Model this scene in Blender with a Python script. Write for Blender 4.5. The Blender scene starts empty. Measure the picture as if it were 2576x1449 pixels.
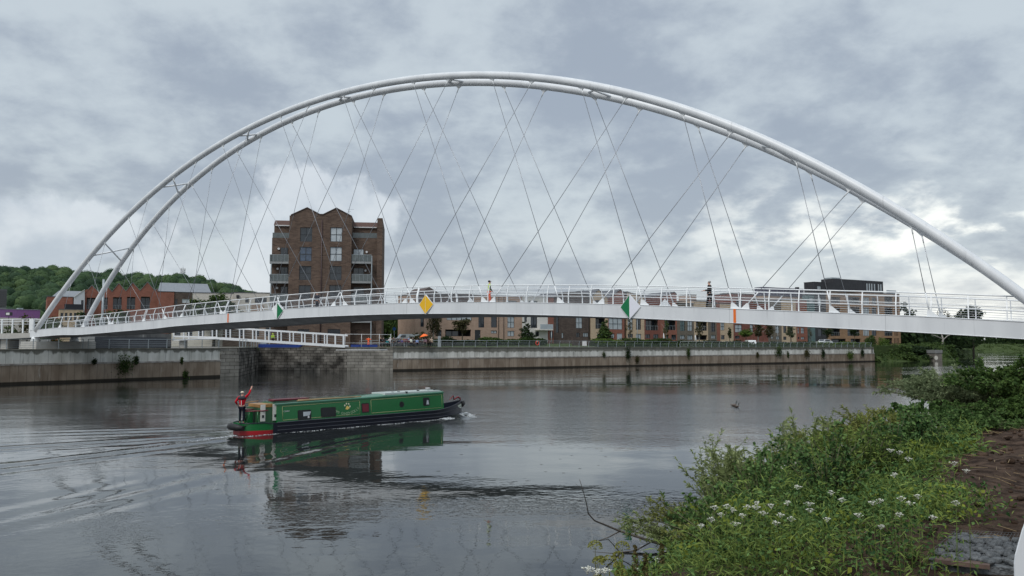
import bpy, bmesh, math, random
from mathutils import Vector, Matrix
random.seed(7)
R = math.radians
S = bpy.context.scene
COL = S.collection
# ------------------------------------------------------------------ camera
# picture coordinates used below: 2576 x 1449 units across the frame
FP, CXP, CYP, EYE, HOR = 2000.0, 1288.0, 724.5, 4.7, 861.0
PITCH = math.atan((HOR - CYP) / FP)
cam = bpy.data.cameras.new("camera"); cam_o = bpy.data.objects.new("camera", cam); COL.objects.link(cam_o)
cam.sensor_width = 36.0; cam.lens = 36.0 * FP / 2576.0
cam.clip_start = 0.1; cam.clip_end = 20000
cam_o.location = (0, 0, EYE); cam_o.rotation_euler = (math.pi / 2 + PITCH, 0, 0)
S.camera = cam_o
S.view_settings.view_transform = 'Standard'; S.view_settings.look = 'None'
S.view_settings.exposure = 0.44; S.view_settings.gamma = 1.0
# ------------------------------------------------------------------ world: overcast sky with cloud layers
W = bpy.data.worlds.new("World"); S.world = W; W.use_nodes = True
nt = W.node_tree; nt.nodes.clear()
def N(t, **k):
    n = nt.nodes.new(t)
    for a, b in k.items(): setattr(n, a, b)
    return n
def LK(a, b): nt.links.new(a, b)
def M(op, a, b=None, clamp=False):
    n = N('ShaderNodeMath', operation=op); n.use_clamp = clamp
    for i, v in enumerate((a, b)):
        if v is None: continue
        if isinstance(v, (int, float)): n.inputs[i].default_value = v
        else: LK(v, n.inputs[i])
    return n.outputs[0]
def MR(v, a, b, c, d, smooth=True):
    n = N('ShaderNodeMapRange'); n.interpolation_type = 'SMOOTHSTEP' if smooth else 'LINEAR'
    LK(v, n.inputs[0])
    for i, x in enumerate((a, b, c, d)): n.inputs[i + 1].default_value = x
    return n.outputs[0]
def MIX(f, a, b, mode='MIX'):
    n = N('ShaderNodeMix', data_type='RGBA', blend_type=mode)
    if isinstance(f, (int, float)): n.inputs[0].default_value = f
    else: LK(f, n.inputs[0])
    for i, v in ((6, a), (7, b)):
        if isinstance(v, tuple): n.inputs[i].default_value = (*v, 1)
        else: LK(v, n.inputs[i])
    return n.outputs[2]
out = N('ShaderNodeOutputWorld'); bg = N('ShaderNodeBackground'); LK(bg.outputs[0], out.inputs[0])
tc = N('ShaderNodeTexCoord'); sp = N('ShaderNodeSeparateXYZ'); LK(tc.outputs['Generated'], sp.inputs[0])
X, Y, Z = sp.outputs
SUN_EL, SUN_AZ = 50.0, 215.0       # degrees; azimuth clockwise from +Y
sky = N('ShaderNodeTexSky', sky_type='NISHITA'); sky.sun_disc = False
sky.sun_elevation = R(SUN_EL); sky.sun_rotation = R(SUN_AZ); sky.air_density = 1.5; sky.dust_density = 3.0
skyc = MIX(1.0, sky.outputs[0], (0.09, 0.09, 0.09), 'MULTIPLY')
# cloud deck: project direction on a high plane so clouds flatten to the horizon
zz = M('ADD', M('MAXIMUM', Z, 0.0), 0.34)
px_ = M('DIVIDE', X, zz); py_ = M('DIVIDE', Y, zz)
cb = N('ShaderNodeCombineXYZ'); LK(px_, cb.inputs[0]); LK(py_, cb.inputs[1]); cb.inputs[2].default_value = 3.3
def noise(scale, detail, rough, dist=0.0, vec=None, off=(0, 0, 0)):
    mp = N('ShaderNodeMapping'); mp.inputs['Location'].default_value = off
    LK(vec or cb.outputs[0], mp.inputs[0])
    n = N('ShaderNodeTexNoise'); LK(mp.outputs[0], n.inputs[0])
    n.inputs['Scale'].default_value = scale; n.inputs['Detail'].default_value = detail
    n.inputs['Roughness'].default_value = rough; n.inputs['Distortion'].default_value = dist
    return n.outputs[0]
n1 = noise(1.5, 3.0, 0.5, 0.2); n2 = noise(4.6, 8.0, 0.55, 0.15, off=(4.1, 2.2, 0)); n3 = noise(12.0, 7.0, 0.6, 0.1, off=(1.1, 7.2, 0))
dens = M('ADD', M('ADD', M('MULTIPLY', n1, 0.42), M('MULTIPLY', n2, 0.38)), M('MULTIPLY', n3, 0.20))
az = M('ARCTAN2', X, Y)            # radians, 0 straight ahead
el = M('ARCSINE', Z)
def blob(a0, e0, sa, se):          # soft elliptical weight round a compass direction
    u = M('DIVIDE', M('SUBTRACT', az, a0), sa); v = M('DIVIDE', M('SUBTRACT', el, e0), se)
    d = M('ADD', M('MULTIPLY', u, u), M('MULTIPLY', v, v))
    return M('EXPONENT', M('MULTIPLY', d, -1.0))
c = MIX(MR(dens, 0.40, 0.58, 0, 1), (0.272, 0.315, 0.378), (0.435, 0.488, 0.530))
# brighter band low over the horizon
low = M('MULTIPLY', MR(el, 0.02, 0.26, 1, 0), MR(dens, 0.42, 0.56, 0.35, 1.0))
c = MIX(M('MULTIPLY', low, 0.50), c, (0.53, 0.575, 0.60))
# bright breaks in the cloud low on the right
brk = M('MULTIPLY', blob(0.50, 0.125, 0.26, 0.055), MR(n2, 0.47, 0.62, 0, 1))
brk2 = M('MULTIPLY', blob(0.55, 0.03, 0.20, 0.035), MR(n2, 0.30, 0.55, 0.4, 1))
c = MIX(M('MINIMUM', M('ADD', brk, brk2), 1.0), c, (0.86, 0.87, 0.83))
# cumulus heads behind the tower block and at far left
cum = noise(13.0, 7.0, 0.55, 0.1, vec=tc.outputs['Generated'])
ca = M('ADD', M('ADD', blob(-0.235, 0.135, 0.105, 0.085), M('MULTIPLY', blob(-0.56, 0.105, 0.16, 0.07), 0.9)), M('MULTIPLY', blob(-0.30, 0.03, 0.12, 0.05), 0.9))
cm = MR(M('ADD', ca, M('MULTIPLY', M('SUBTRACT', cum, 0.5), 1.3)), 0.42, 0.62, 0, 1)
cc = MIX(MR(cum, 0.35, 0.65, 0, 1), (0.40, 0.455, 0.52), (0.58, 0.62, 0.66))
c = MIX(M('MULTIPLY', cm, 0.75), c, cc)
zen = MR(el, 0.50, 1.1, 1.0, 1.75)  # overhead sky brightened above the visible part, added to light the scene
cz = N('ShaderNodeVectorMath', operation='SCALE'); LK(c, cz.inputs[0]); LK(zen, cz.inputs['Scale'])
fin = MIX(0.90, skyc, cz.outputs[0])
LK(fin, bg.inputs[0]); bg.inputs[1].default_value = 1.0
# ------------------------------------------------------------------ sun, veiled by cloud
sl = bpy.data.lights.new("sun", 'SUN'); sl.energy = 1.3; sl.angle = R(25); sl.color = (1.0, 0.97, 0.93)
so = bpy.data.objects.new("sun", sl); COL.objects.link(so)
sd = Vector((math.sin(R(SUN_AZ)) * math.cos(R(SUN_EL)), math.cos(R(SUN_AZ)) * math.cos(R(SUN_EL)), math.sin(R(SUN_EL))))
so.rotation_euler = sd.to_track_quat('Z', 'Y').to_euler(); so.location = sd * 200

# ------------------------------------------------------------------ helpers
CP, SP_ = math.cos(PITCH), math.sin(PITCH)
def ray(x, y):
    a = (x - CXP) / FP; b = (CYP - y) / FP
    return Vector((a, CP - b * SP_, SP_ + b * CP))
def WP(x, y, D):                    # world point seen at (x, y) at forward distance D
    r = ray(x, y); return Vector((0, 0, EYE)) + r * (D / r.y)
def GP(x, y, z=0.0):                # world point seen at (x, y) at height z
    r = ray(x, y); return Vector((0, 0, EYE)) + r * ((z - EYE) / r.z)
def lerp(a, b, t): return a + (b - a) * t

def tag(o, label=None, cat=None, group=None, kind=None):
    if label: o['label'] = label
    if cat: o['category'] = cat
    if group: o['group'] = group
    if kind: o['kind'] = kind
    return o
def empty(name, loc=(0, 0, 0), rz=0.0, label=None, cat=None, group=None, kind=None):
    o = bpy.data.objects.new(name, None); COL.objects.link(o)
    o.location = loc; o.rotation_euler = (0, 0, rz); o.empty_display_size = 0.3
    return tag(o, label, cat, group, kind)
def children(o): return [c for c in bpy.data.objects if c.parent == o]
KIDS = {}
def link_obj(name, me, parent=None):
    o = bpy.data.objects.new(name, me); COL.objects.link(o)
    if parent is not None:
        o.parent = parent; KIDS.setdefault(parent.name, []).append(o)
    return o
def copy_tree(o, parent=None):
    c = o.copy(); COL.objects.link(c); c.parent = parent
    for ch in KIDS.get(o.name, []):
        k = copy_tree(ch, c)
    if parent is not None: KIDS.setdefault(parent.name, []).append(c)
    return c

class MB:
    """collects shapes, then links them as one mesh object"""
    def __init__(s): s.v = []; s.f = []; s.sm = []; s.mi = []; s.cur = 0
    def add(s, vs, fs, smooth=False):
        b = len(s.v); s.v += [tuple(v) for v in vs]
        for f in fs: s.f.append(tuple(i + b for i in f)); s.sm.append(smooth); s.mi.append(s.cur)
        return s
    def box(s, x0, x1, y0, y1, z0, z1):
        return s.add([(x0, y0, z0), (x1, y0, z0), (x1, y1, z0), (x0, y1, z0), (x0, y0, z1), (x1, y0, z1), (x1, y1, z1), (x0, y1, z1)],
                     [(0, 3, 2, 1), (4, 5, 6, 7), (0, 1, 5, 4), (1, 2, 6, 5), (2, 3, 7, 6), (3, 0, 4, 7)])
    def quad(s, a, b, c, d): return s.add([a, b, c, d], [(0, 1, 2, 3)])
    def prism(s, poly, y0, y1):      # poly in x,z; extruded along y
        n = len(poly); vs = [(x, y0, z) for x, z in poly] + [(x, y1, z) for x, z in poly]
        fs = [tuple(range(n)), tuple(range(2 * n - 1, n - 1, -1))] + [(i, i + n, (i + 1) % n + n, (i + 1) % n) for i in range(n)]
        return s.add(vs, fs)
    def prismz(s, poly, z0, z1):     # poly in x,y; extruded up
        n = len(poly); vs = [(x, y, z0) for x, y in poly] + [(x, y, z1) for x, y in poly]
        fs = [tuple(range(n - 1, -1, -1)), tuple(range(n, 2 * n))] + [(i, (i + 1) % n, (i + 1) % n + n, i + n) for i in range(n)]
        return s.add(vs, fs)
    def tube(s, pts, rad, seg=8, caps=True, smooth=True):
        pts = [Vector(p) for p in pts]; n = len(pts)
        if not hasattr(rad, '__len__'): rad = [rad] * n
        b = len(s.v); up = None
        for i, p in enumerate(pts):
            t = (pts[min(i + 1, n - 1)] - pts[max(i - 1, 0)]).normalized()
            if up is None:
                up = Vector((0, 0, 1)) if abs(t.z) < 0.9 else Vector((1, 0, 0))
            a = t.cross(up)
            if a.length < 1e-6: a = t.cross(Vector((0, 1, 0)))
            a.normalize(); c = a.cross(t).normalized(); up = c
            for k in range(seg):
                w = 2 * math.pi * k / seg
                s.v.append(tuple(p + (a * math.cos(w) + c * math.sin(w)) * rad[i]))
        for i in range(n - 1):
            for k in range(seg):
                k2 = (k + 1) % seg
                s.f.append((b + i * seg + k, b + i * seg + k2, b + (i + 1) * seg + k2, b + (i + 1) * seg + k)); s.sm.append(smooth); s.mi.append(s.cur)
        if caps:
            s.f.append(tuple(b + k for k in range(seg - 1, -1, -1))); s.sm.append(False); s.mi.append(s.cur)
            s.f.append(tuple(b + (n - 1) * seg + k for k in range(seg))); s.sm.append(False); s.mi.append(s.cur)
        return s
    def bar(s, a, b, w, h, up=(0, 0, 1)):   # rectangular bar from a to b
        a, b = Vector(a), Vector(b); t = (b - a).normalized(); u = Vector(up)
        sd_ = t.cross(u)
        if sd_.length < 1e-5: sd_ = t.cross(Vector((1, 0, 0)))
        sd_.normalize(); u = sd_.cross(t).normalized()
        vs = []
        for p in (a, b):
            for i, j in ((-1, -1), (1, -1), (1, 1), (-1, 1)): vs.append(p + sd_ * (i * w / 2) + u * (j * h / 2))
        return s.add(vs, [(0, 1, 2, 3), (7, 6, 5, 4), (0, 4, 5, 1), (1, 5, 6, 2), (2, 6, 7, 3), (3, 7, 4, 0)])
    def ball(s, c, r, seg=10, rings=6, sc=(1, 1, 1)):
        vs = []; fs = []
        for i in range(rings + 1):
            th_ = math.pi * i / rings
            for k in range(seg):
                w = 2 * math.pi * k / seg
                vs.append((c[0] + r * sc[0] * math.sin(th_) * math.cos(w), c[1] + r * sc[1] * math.sin(th_) * math.sin(w), c[2] + r * sc[2] * math.cos(th_)))
        for i in range(rings):
            for k in range(seg):
                k2 = (k + 1) % seg; fs.append((i * seg + k, (i + 1) * seg + k, (i + 1) * seg + k2, i * seg + k2))
        return s.add(vs, fs, True)
    def mesh(s, name, mats):
        me = bpy.data.meshes.new(name); me.from_pydata(s.v, [], s.f)
        me.polygons.foreach_set('use_smooth', s.sm)
        if not isinstance(mats, (list, tuple)): mats = [mats]
        for m in mats: me.materials.append(m)
        if len(mats) > 1: me.polygons.foreach_set('material_index', s.mi)
        me.update(); return me
    def build(s, name, mats, parent=None):
        return link_obj(name, s.mesh(name, mats), parent)

# ------------------------------------------------------------------ materials
MATS = {}
def mat(name, col, rough=0.6, var=0.12, scale=2.0, bump=0.0, bscale=20.0, metal=0.0, spec=0.5, col2=None, trans=0.0, stretch=(1, 1, 1)):
    if name in MATS: return MATS[name]
    m = bpy.data.materials.new(name); m.use_nodes = True; t = m.node_tree; n = t.nodes; b = n['Principled BSDF']
    b.inputs['Roughness'].default_value = rough; b.inputs['Metallic'].default_value = metal
    b.inputs['Specular IOR Level'].default_value = spec
    co = n.new('ShaderNodeTexCoord'); mp = n.new('ShaderNodeMapping'); mp.inputs['Scale'].default_value = stretch
    t.links.new(co.outputs['Object'], mp.inputs[0])
    no = n.new('ShaderNodeTexNoise'); no.inputs['Scale'].default_value = scale; no.inputs['Detail'].default_value = 5; t.links.new(mp.outputs[0], no.inputs[0])
    rp = n.new('ShaderNodeMapRange'); rp.inputs[1].default_value = 0.3; rp.inputs[2].default_value = 0.7
    t.links.new(no.outputs[0], rp.inputs[0])
    mx = n.new('ShaderNodeMix'); mx.data_type = 'RGBA'; t.links.new(rp.outputs[0], mx.inputs[0])
    c2 = col2 or tuple(min(1, x * (1 + var)) for x in col); c1 = col if col2 else tuple(x * (1 - var) for x in col)
    mx.inputs[6].default_value = (*c1, 1); mx.inputs[7].default_value = (*c2, 1)
    t.links.new(mx.outputs[2], b.inputs['Base Color'])
    if bump > 0:
        nb = n.new('ShaderNodeTexNoise'); nb.inputs['Scale'].default_value = bscale; nb.inputs['Detail'].default_value = 4; t.links.new(mp.outputs[0], nb.inputs[0])
        bp = n.new('ShaderNodeBump'); bp.inputs['Strength'].default_value = bump; bp.inputs['Distance'].default_value = 0.05
        t.links.new(nb.outputs[0], bp.inputs['Height']); t.links.new(bp.outputs[0], b.inputs['Normal'])
    if trans: b.inputs['Transmission Weight'].default_value = trans
    MATS[name] = m; return m
def brick(name, c1, c2, mortar, bw=0.45, bh=0.15, msize=0.02, stain=0.25, axes='XZ', rough=0.85, offset=0.5):
    """brick or block courses in the object's own x/z plane (y/z faces use the same courses)"""
    if name in MATS: return MATS[name]
    m = bpy.data.materials.new(name); m.use_nodes = True; t = m.node_tree; n = t.nodes; b = n['Principled BSDF']
    b.inputs['Roughness'].default_value = rough; b.inputs['Specular IOR Level'].default_value = 0.2
    co = n.new('ShaderNodeTexCoord'); sp2 = n.new('ShaderNodeSeparateXYZ'); t.links.new(co.outputs['Object'], sp2.inputs[0])
    ad = n.new('ShaderNodeMath'); ad.operation = 'ADD'; t.links.new(sp2.outputs[0], ad.inputs[0]); t.links.new(sp2.outputs[1], ad.inputs[1])
    cb2 = n.new('ShaderNodeCombineXYZ'); t.links.new(ad.outputs[0], cb2.inputs[0]); t.links.new(sp2.outputs[2], cb2.inputs[1])
    bt = n.new('ShaderNodeTexBrick'); t.links.new(cb2.outputs[0], bt.inputs[0]); bt.offset = offset
    bt.inputs['Color1'].default_value = (*c1, 1); bt.inputs['Color2'].default_value = (*c2, 1); bt.inputs['Mortar'].default_value = (*mortar, 1)
    bt.inputs['Scale'].default_value = 1.0; bt.inputs['Mortar Size'].default_value = msize; bt.inputs['Bias'].default_value = 0.0
    bt.inputs['Brick Width'].default_value = bw; bt.inputs['Row Height'].default_value = bh; bt.inputs['Mortar Smooth'].default_value = 0.3
    no = n.new('ShaderNodeTexNoise'); no.inputs['Scale'].default_value = 0.55; no.inputs['Detail'].default_value = 6; t.links.new(co.outputs['Object'], no.inputs[0])
    rp = n.new('ShaderNodeMapRange'); rp.inputs[1].default_value = 0.35; rp.inputs[2].default_value = 0.7; rp.inputs[3].default_value = 1 - stain; rp.inputs[4].default_value = 1 + stain * 0.6
    t.links.new(no.outputs[0], rp.inputs[0])
    mu = n.new('ShaderNodeVectorMath'); mu.operation = 'SCALE'; t.links.new(bt.outputs[0], mu.inputs[0]); t.links.new(rp.outputs[0], mu.inputs['Scale'])
    t.links.new(mu.outputs[0], b.inputs['Base Color'])
    bp = n.new('ShaderNodeBump'); bp.inputs['Strength'].default_value = 0.4; bp.inputs['Distance'].default_value = 0.02; bp.invert = True
    t.links.new(bt.outputs['Fac'], bp.inputs['Height']); t.links.new(bp.outputs[0], b.inputs['Normal'])
    MATS[name] = m; return m

WHITE = mat('white_paint', (0.70, 0.72, 0.74), 0.35, 0.06, 0.9, col2=(0.76, 0.78, 0.795), stretch=(1.5, 1.5, .35))
WHITE2 = mat('white_steel', (0.78, 0.80, 0.81), 0.4, 0.06, 1.5)
def painted(name):
    m = mat(name, (0.60, 0.62, 0.64), 0.38, 0.06, 0.8, col2=(0.71, 0.73, 0.745), stretch=(1.2, 1.2, .3)); t = m.node_tree; n = t.nodes; b = n['Principled BSDF']
    co = n.new('ShaderNodeTexCoord'); s3 = n.new('ShaderNodeSeparateXYZ'); t.links.new(co.outputs['Object'], s3.inputs[0])
    pp = n.new('ShaderNodeMath'); pp.operation = 'PINGPONG'; pp.inputs[1].default_value = 4.3; t.links.new(s3.outputs[0], pp.inputs[0])
    r = n.new('ShaderNodeMapRange'); t.links.new(pp.outputs[0], r.inputs[0]); r.inputs[1].default_value = .0; r.inputs[2].default_value = .035; r.inputs[3].default_value = .72; r.inputs[4].default_value = 1
    mp = n.new('ShaderNodeMapping'); mp.inputs['Scale'].default_value = (6, 6, .5); t.links.new(co.outputs['Object'], mp.inputs[0]); no = n.new('ShaderNodeTexNoise'); no.inputs['Scale'].default_value = 1.0; no.inputs['Detail'].default_value = 5; t.links.new(mp.outputs[0], no.inputs[0])
    r2 = n.new('ShaderNodeMapRange'); t.links.new(no.outputs[0], r2.inputs[0]); r2.inputs[1].default_value = .60; r2.inputs[2].default_value = .78; r2.inputs[3].default_value = 1; r2.inputs[4].default_value = .82
    mu = n.new('ShaderNodeMath'); mu.operation = 'MULTIPLY'; t.links.new(r.outputs[0], mu.inputs[0]); t.links.new(r2.outputs[0], mu.inputs[1])
    sc = n.new('ShaderNodeVectorMath'); sc.operation = 'SCALE'; t.links.new(b.inputs['Base Color'].links[0].from_socket, sc.inputs[0]); t.links.new(mu.outputs[0], sc.inputs['Scale']); t.links.new(sc.outputs[0], b.inputs['Base Color']); return m
PAINT = painted('bridge_paint')
SOFFIT = mat('deck_soffit_grey', (0.34, 0.345, 0.36), 0.7, 0.2, 1.0)
DECKM = mat('deck_surface', (0.22, 0.22, 0.22), 0.85, 0.15, 3.0)
STEEL = mat('hanger_steel', (0.30, 0.31, 0.33), 0.35, 0.1, 4.0, metal=0.6)
GALV = mat('galvanised_steel', (0.34, 0.38, 0.40), 0.45, 0.12, 3.0, metal=0.3)
DARK = mat('dark_metal', (0.03, 0.032, 0.036), 0.5, 0.2, 3.0)
# ------------------------------------------------------------------ water
def water_height(x, y):
    # boat wake: two arms of crests opening astern, plus stern trail
    h = 0.0
    dx, dy = x - BOW.x, y - BOW.y
    along = -(dx * BU.x + dy * BU.y)            # distance astern of the bow
    side = dx * BU.y - dy * BU.x                # + toward camera side
    a = along
    if a > -1.5:
        for s_ in (1, -1):
            c0 = a * (0.50 if s_ > 0 else .36) + 0.3 + .5 * math.sin(a * .33)
            d = s_ * side - c0
            amp = 0.048 * math.exp(-max(a, 0) / 24.0) * (.55 + .45 * math.sin(a * .55 + s_ + .4 * math.sin(a * .21)))
            h += amp * math.cos(d * 3.6 - 0.4) * math.exp(-(d / (0.75 + a * 0.055)) ** 2)
        b = a - 15.0
        if b > 0:
            amp = 0.028 * math.exp(-b / 22.0)
            for s_ in (1, -1):
                d = s_ * side - (b * 0.30 + 0.6)
                h += amp * math.cos(d * 4.3 + b * 0.5) * math.exp(-(d / (0.8 + b * 0.10)) ** 2)
            h += 0.02 * math.exp(-b / 12.0) * math.cos(b * 2.6) * math.exp(-(side / (1.2 + b * .18)) ** 2)
    rr = math.hypot(along + .2, side); h += .16 * math.exp(-(rr / .9) ** 2) + .05 * math.cos(rr * 3.0) * math.exp(-rr / 1.6)
    if 0 < along < 17: h += .02 * math.sin(along * 2.3) * math.exp(-((side - 1.0) / 1.1) ** 2)
    w = min(max((x + 46) / 8, 0), 1) * min(max((24 - x) / 8, 0), 1) * min(max((y - 8) / 3, 0), 1) * min(max((68 - y) / 10, 0), 1)
    return h * w
STERN = GP(572, 1101); BOW = GP(1140, 1052)
BU = (BOW - STERN).normalized(); BLEN = (BOW - STERN).length
def steps(lo, a, b, hi, n, fine):
    v = [a + (b - a) * i / fine for i in range(fine + 1)]
    out_ = [v[0] - (v[0] - lo) * (i / n) ** 2.6 for i in range(n, 0, -1)] + v + [v[-1] + (hi - v[-1]) * (i / n) ** 2.6 for i in range(1, n + 1)]
    return out_
xs = steps(-1500, -46, 26, 1500, 16, 360); ys = steps(-60, 8, 66, 2500, 14, 300)
vs = [(x, y, water_height(x, y)) for y in ys for x in xs]
nx = len(xs)
fs = [(j * nx + i, j * nx + i + 1, (j + 1) * nx + i + 1, (j + 1) * nx + i) for j in range(len(ys) - 1) for i in range(nx - 1)]
WM = bpy.data.materials.new('river_water'); WM.use_nodes = True; t = WM.node_tree; n_ = t.nodes; b_ = n_['Principled BSDF']
b_.inputs['Base Color'].default_value = (0.014, 0.017, 0.016, 1); b_.inputs['Roughness'].default_value = 0.018; b_.inputs['IOR'].default_value = 1.72
tc_ = n_.new('ShaderNodeTexCoord')
def wn(scale, st, detail, rot=0.0, dist=0.0):
    mp_ = n_.new('ShaderNodeMapping'); mp_.inputs['Scale'].default_value = st; mp_.inputs['Rotation'].default_value = (0, 0, rot); t.links.new(tc_.outputs['Object'], mp_.inputs[0])
    q = n_.new('ShaderNodeTexNoise'); q.inputs['Scale'].default_value = scale; q.inputs['Detail'].default_value = detail; q.inputs['Distortion'].default_value = dist
    t.links.new(mp_.outputs[0], q.inputs[0]); return q.outputs[0]
def wm(op, a, b=None):
    q = n_.new('ShaderNodeMath'); q.operation = op
    for i, v in enumerate((a, b)):
        if v is None: continue
        if isinstance(v, (int, float)): q.inputs[i].default_value = v
        else: t.links.new(v, q.inputs[i])
    return q.outputs[0]
def wr(v, a, b, c, d):
    q = n_.new('ShaderNodeMapRange'); q.interpolation_type = 'SMOOTHSTEP'; t.links.new(v, q.inputs[0])
    for i, x in enumerate((a, b, c, d)): q.inputs[i + 1].default_value = x
    return q.outputs[0]
patch = wr(wn(0.028, (0.55, 1.6, 1), 3, rot=-0.45, dist=0.6), 0.47, 0.60, 0.10, 1.0)   # calm and breezy patches along the current
spw = n_.new('ShaderNodeSeparateXYZ'); t.links.new(tc_.outputs['Object'], spw.inputs[0])
wob = wm('ADD', spw.outputs[1], wm('MULTIPLY', wm('SUBTRACT', wn(.05, (1, 1.5, 1), 3), .5), 34.0))
band = wm('MULTIPLY', wm('MULTIPLY', wr(wob, 33, 46, 0, 1), wr(wob, 70, 92, 1, 0)), wr(spw.outputs[0], -16, -2, .35, 1))
patch = wm('MAXIMUM', patch, wm('MULTIPLY', band, 1.5))
rgh = n_.new('ShaderNodeMapRange'); t.links.new(band, rgh.inputs[0]); rgh.inputs[3].default_value = .018; rgh.inputs[4].default_value = .17; t.links.new(rgh.outputs[0], b_.inputs['Roughness'])
fine_ = wn(3.2, (1, 1, 1), 3); mid_ = wn(0.75, (0.7, 1.2, 1), 3, rot=-0.5, dist=0.5); big_ = wn(0.16, (0.6, 1.2, 1), 2, rot=-0.5)
hh = wm('ADD', wm('MULTIPLY', wm('MULTIPLY', fine_, patch), 0.034), wm('ADD', wm('MULTIPLY', wm('MULTIPLY', mid_, wr(patch, 0.1, 1.0, 0.40, 1.0)), 0.024), wm('MULTIPLY', big_, 0.09)))
# rain rings close to the bank
vo = n_.new('ShaderNodeTexVoronoi'); vo.feature = 'F1'; vo.inputs['Scale'].default_value = 1.5; vo.inputs['Randomness'].default_value = 1.0; t.links.new(tc_.outputs['Object'], vo.inputs[0])
ring = wm('MULTIPLY', wm('SINE', wm('MULTIPLY', vo.outputs['Distance'], 75.0)), wr(vo.outputs['Distance'], 0.0, 0.24, 1.0, 0.0))
spc = n_.new('ShaderNodeSeparateColor'); t.links.new(vo.outputs['Color'], spc.inputs[0])
ring = wm('MULTIPLY', ring, wr(spc.outputs[0], 0.55, 0.62, 0, 1))
hh = wm('ADD', hh, wm('MULTIPLY', ring, 0.0018))
bp_ = n_.new('ShaderNodeBump'); bp_.inputs['Strength'].default_value = 1.0; bp_.inputs['Distance'].default_value = 0.55
t.links.new(hh, bp_.inputs['Height']); t.links.new(bp_.outputs[0], b_.inputs['Normal'])
me = bpy.data.meshes.new('water'); me.from_pydata(vs, [], fs); me.polygons.foreach_set('use_smooth', [True] * len(fs)); me.materials.append(WM)
wo = link_obj('water', me); tag(wo, 'dark calm river water with soft ripples', None, kind='structure')

# ------------------------------------------------------------------ the arch footbridge
BA = Vector((-58.155, 96.045, 0)); BUX = Vector((0.82859, -0.55986, 0)); BN = Vector((0.55986, 0.82859, 0))
BRZ = math.atan2(BUX.y, BUX.x); BWID = 5.5; BL = 104.4
bridge = empty('footbridge', BA, BRZ, 'long white steel arch footbridge with crossing cable hangers over the river', 'bridge')
# local frame: x along the deck, y across (away from the camera), z up
GT = [(-.5, 6.10), (0, 6.12), (17.1, 6.60), (37.9, 7.40), (49, 7.70), (57.7, 7.79), (65, 7.70), (72.7, 7.45), (77.8, 7.22), (82.6, 6.92), (88.6, 6.52), (94.3, 6.16), (98.6, 5.86), (101, 5.70), (106, 5.4)]
def ztop(s):
    # smooth cubic fitted to the levels
    return 6.04189 + 0.04136589 * s + 0.00008899 * s * s - 0.0000054 * s ** 3 + interp_res(s)
def _c(s): return 6.04189 + 0.04136589 * s + 0.00008899 * s * s - 0.0000054 * s ** 3
RES = [(s, z - _c(s)) for s, z in GT]
def interp_res(s):
    w = 0; v = 0
    for a, r_ in RES:
        k = math.exp(-((s - a) / 6.0) ** 2); w += k; v += k * r_
    return v / w if w > 1e-9 else 0
GH = 0.85
SS = [i * 1.0 for i in range(0, 105)] + [104.4]
def girder(y0, y1):
    m = MB(); n = len(SS)
    for s in SS:
        z = ztop(s); m.v += [(s, y0, z - GH), (s, y1, z - GH), (s, y1, z), (s, y0, z)]
    for i in range(n - 1):
        for k in range(4):
            a = 4 * i + k; b = 4 * i + (k + 1) % 4; m.f.append((a, b, b + 4, a + 4)); m.sm.append(False); m.mi.append(0)
    m.f += [(0, 3, 2, 1), (4 * n - 4, 4 * n - 3, 4 * n - 2, 4 * n - 1)]; m.sm += [False] * 2; m.mi += [0] * 2
    # slim flanges along the edges of the face
    for dz in (0.0, -GH):
        m.tube([(s, y0 - 0.012 if y0 < 1 else y1 + .012, ztop(s) + dz) for s in SS], 0.022, 4)
    return m
girder(0, 0.45).build('girder', PAINT, bridge); girder(BWID - 0.45, BWID).build('girder', PAINT, bridge)
m = MB()
for i in range(len(SS) - 1):
    a, b = SS[i], SS[i + 1]; za, zb = ztop(a), ztop(b)
    m.add([(a, .45, za - GH + .02), (b, .45, zb - GH + .02), (b, BWID - .45, zb - GH + .02), (a, BWID - .45, za - GH + .02),
           (a, .45, za - .12), (b, .45, zb - .12), (b, BWID - .45, zb - .12), (a, BWID - .45, za - .12)],
          [(0, 1, 2, 3), (4, 7, 6, 5)])
for s in range(3, 104, 5): z = ztop(s); m.box(s - .1, s + .1, .47, BWID - .47, z - GH + .0, z - GH + .03)
# shallow box keel under the deck, deepest left of midspan
def keel(s): return 0.46 * math.exp(-((s - 40) / 27.0) ** 2)
for i in range(len(SS) - 1):
    a, b = SS[i], SS[i + 1]
    if keel(b) < .03: continue
    za, zb = ztop(a) - GH + .018, ztop(b) - GH + .018; ka, kb = keel(a), keel(b)
    m.add([(a, .8, za), (b, .8, zb), (b, 1.8, zb - kb), (a, 1.8, za - ka), (b, 3.7, zb - kb), (a, 3.7, za - ka), (b, 4.7, zb), (a, 4.7, za)], [(0, 1, 2, 3), (3, 2, 4, 5), (5, 4, 6, 7)])
m.build('deck', [SOFFIT], bridge)
def near_arch(s):
    t = (s - 51.6) / 50; z = 26.92 - 16.74 * t * t - 3.85 * t ** 4; return Vector((s, 0.15 + 0.10 * (z - 7), z))
def far_arch(s):
    t = (s - 51.75) / 50; z = 26.75 - 17.40 * t * t - 2.95 * t ** 4; return Vector((s, BWID - 0.15 - 0.10 * (z - 7), z))
def solve(fn, target):
    lo, hi = (0.0, 20.0)
    for _ in range(40):
        mid = (lo + hi) / 2
        if fn(mid).z < target(mid): lo = mid
        else: hi = mid
    return lo
ARCHR = 0.29
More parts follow.
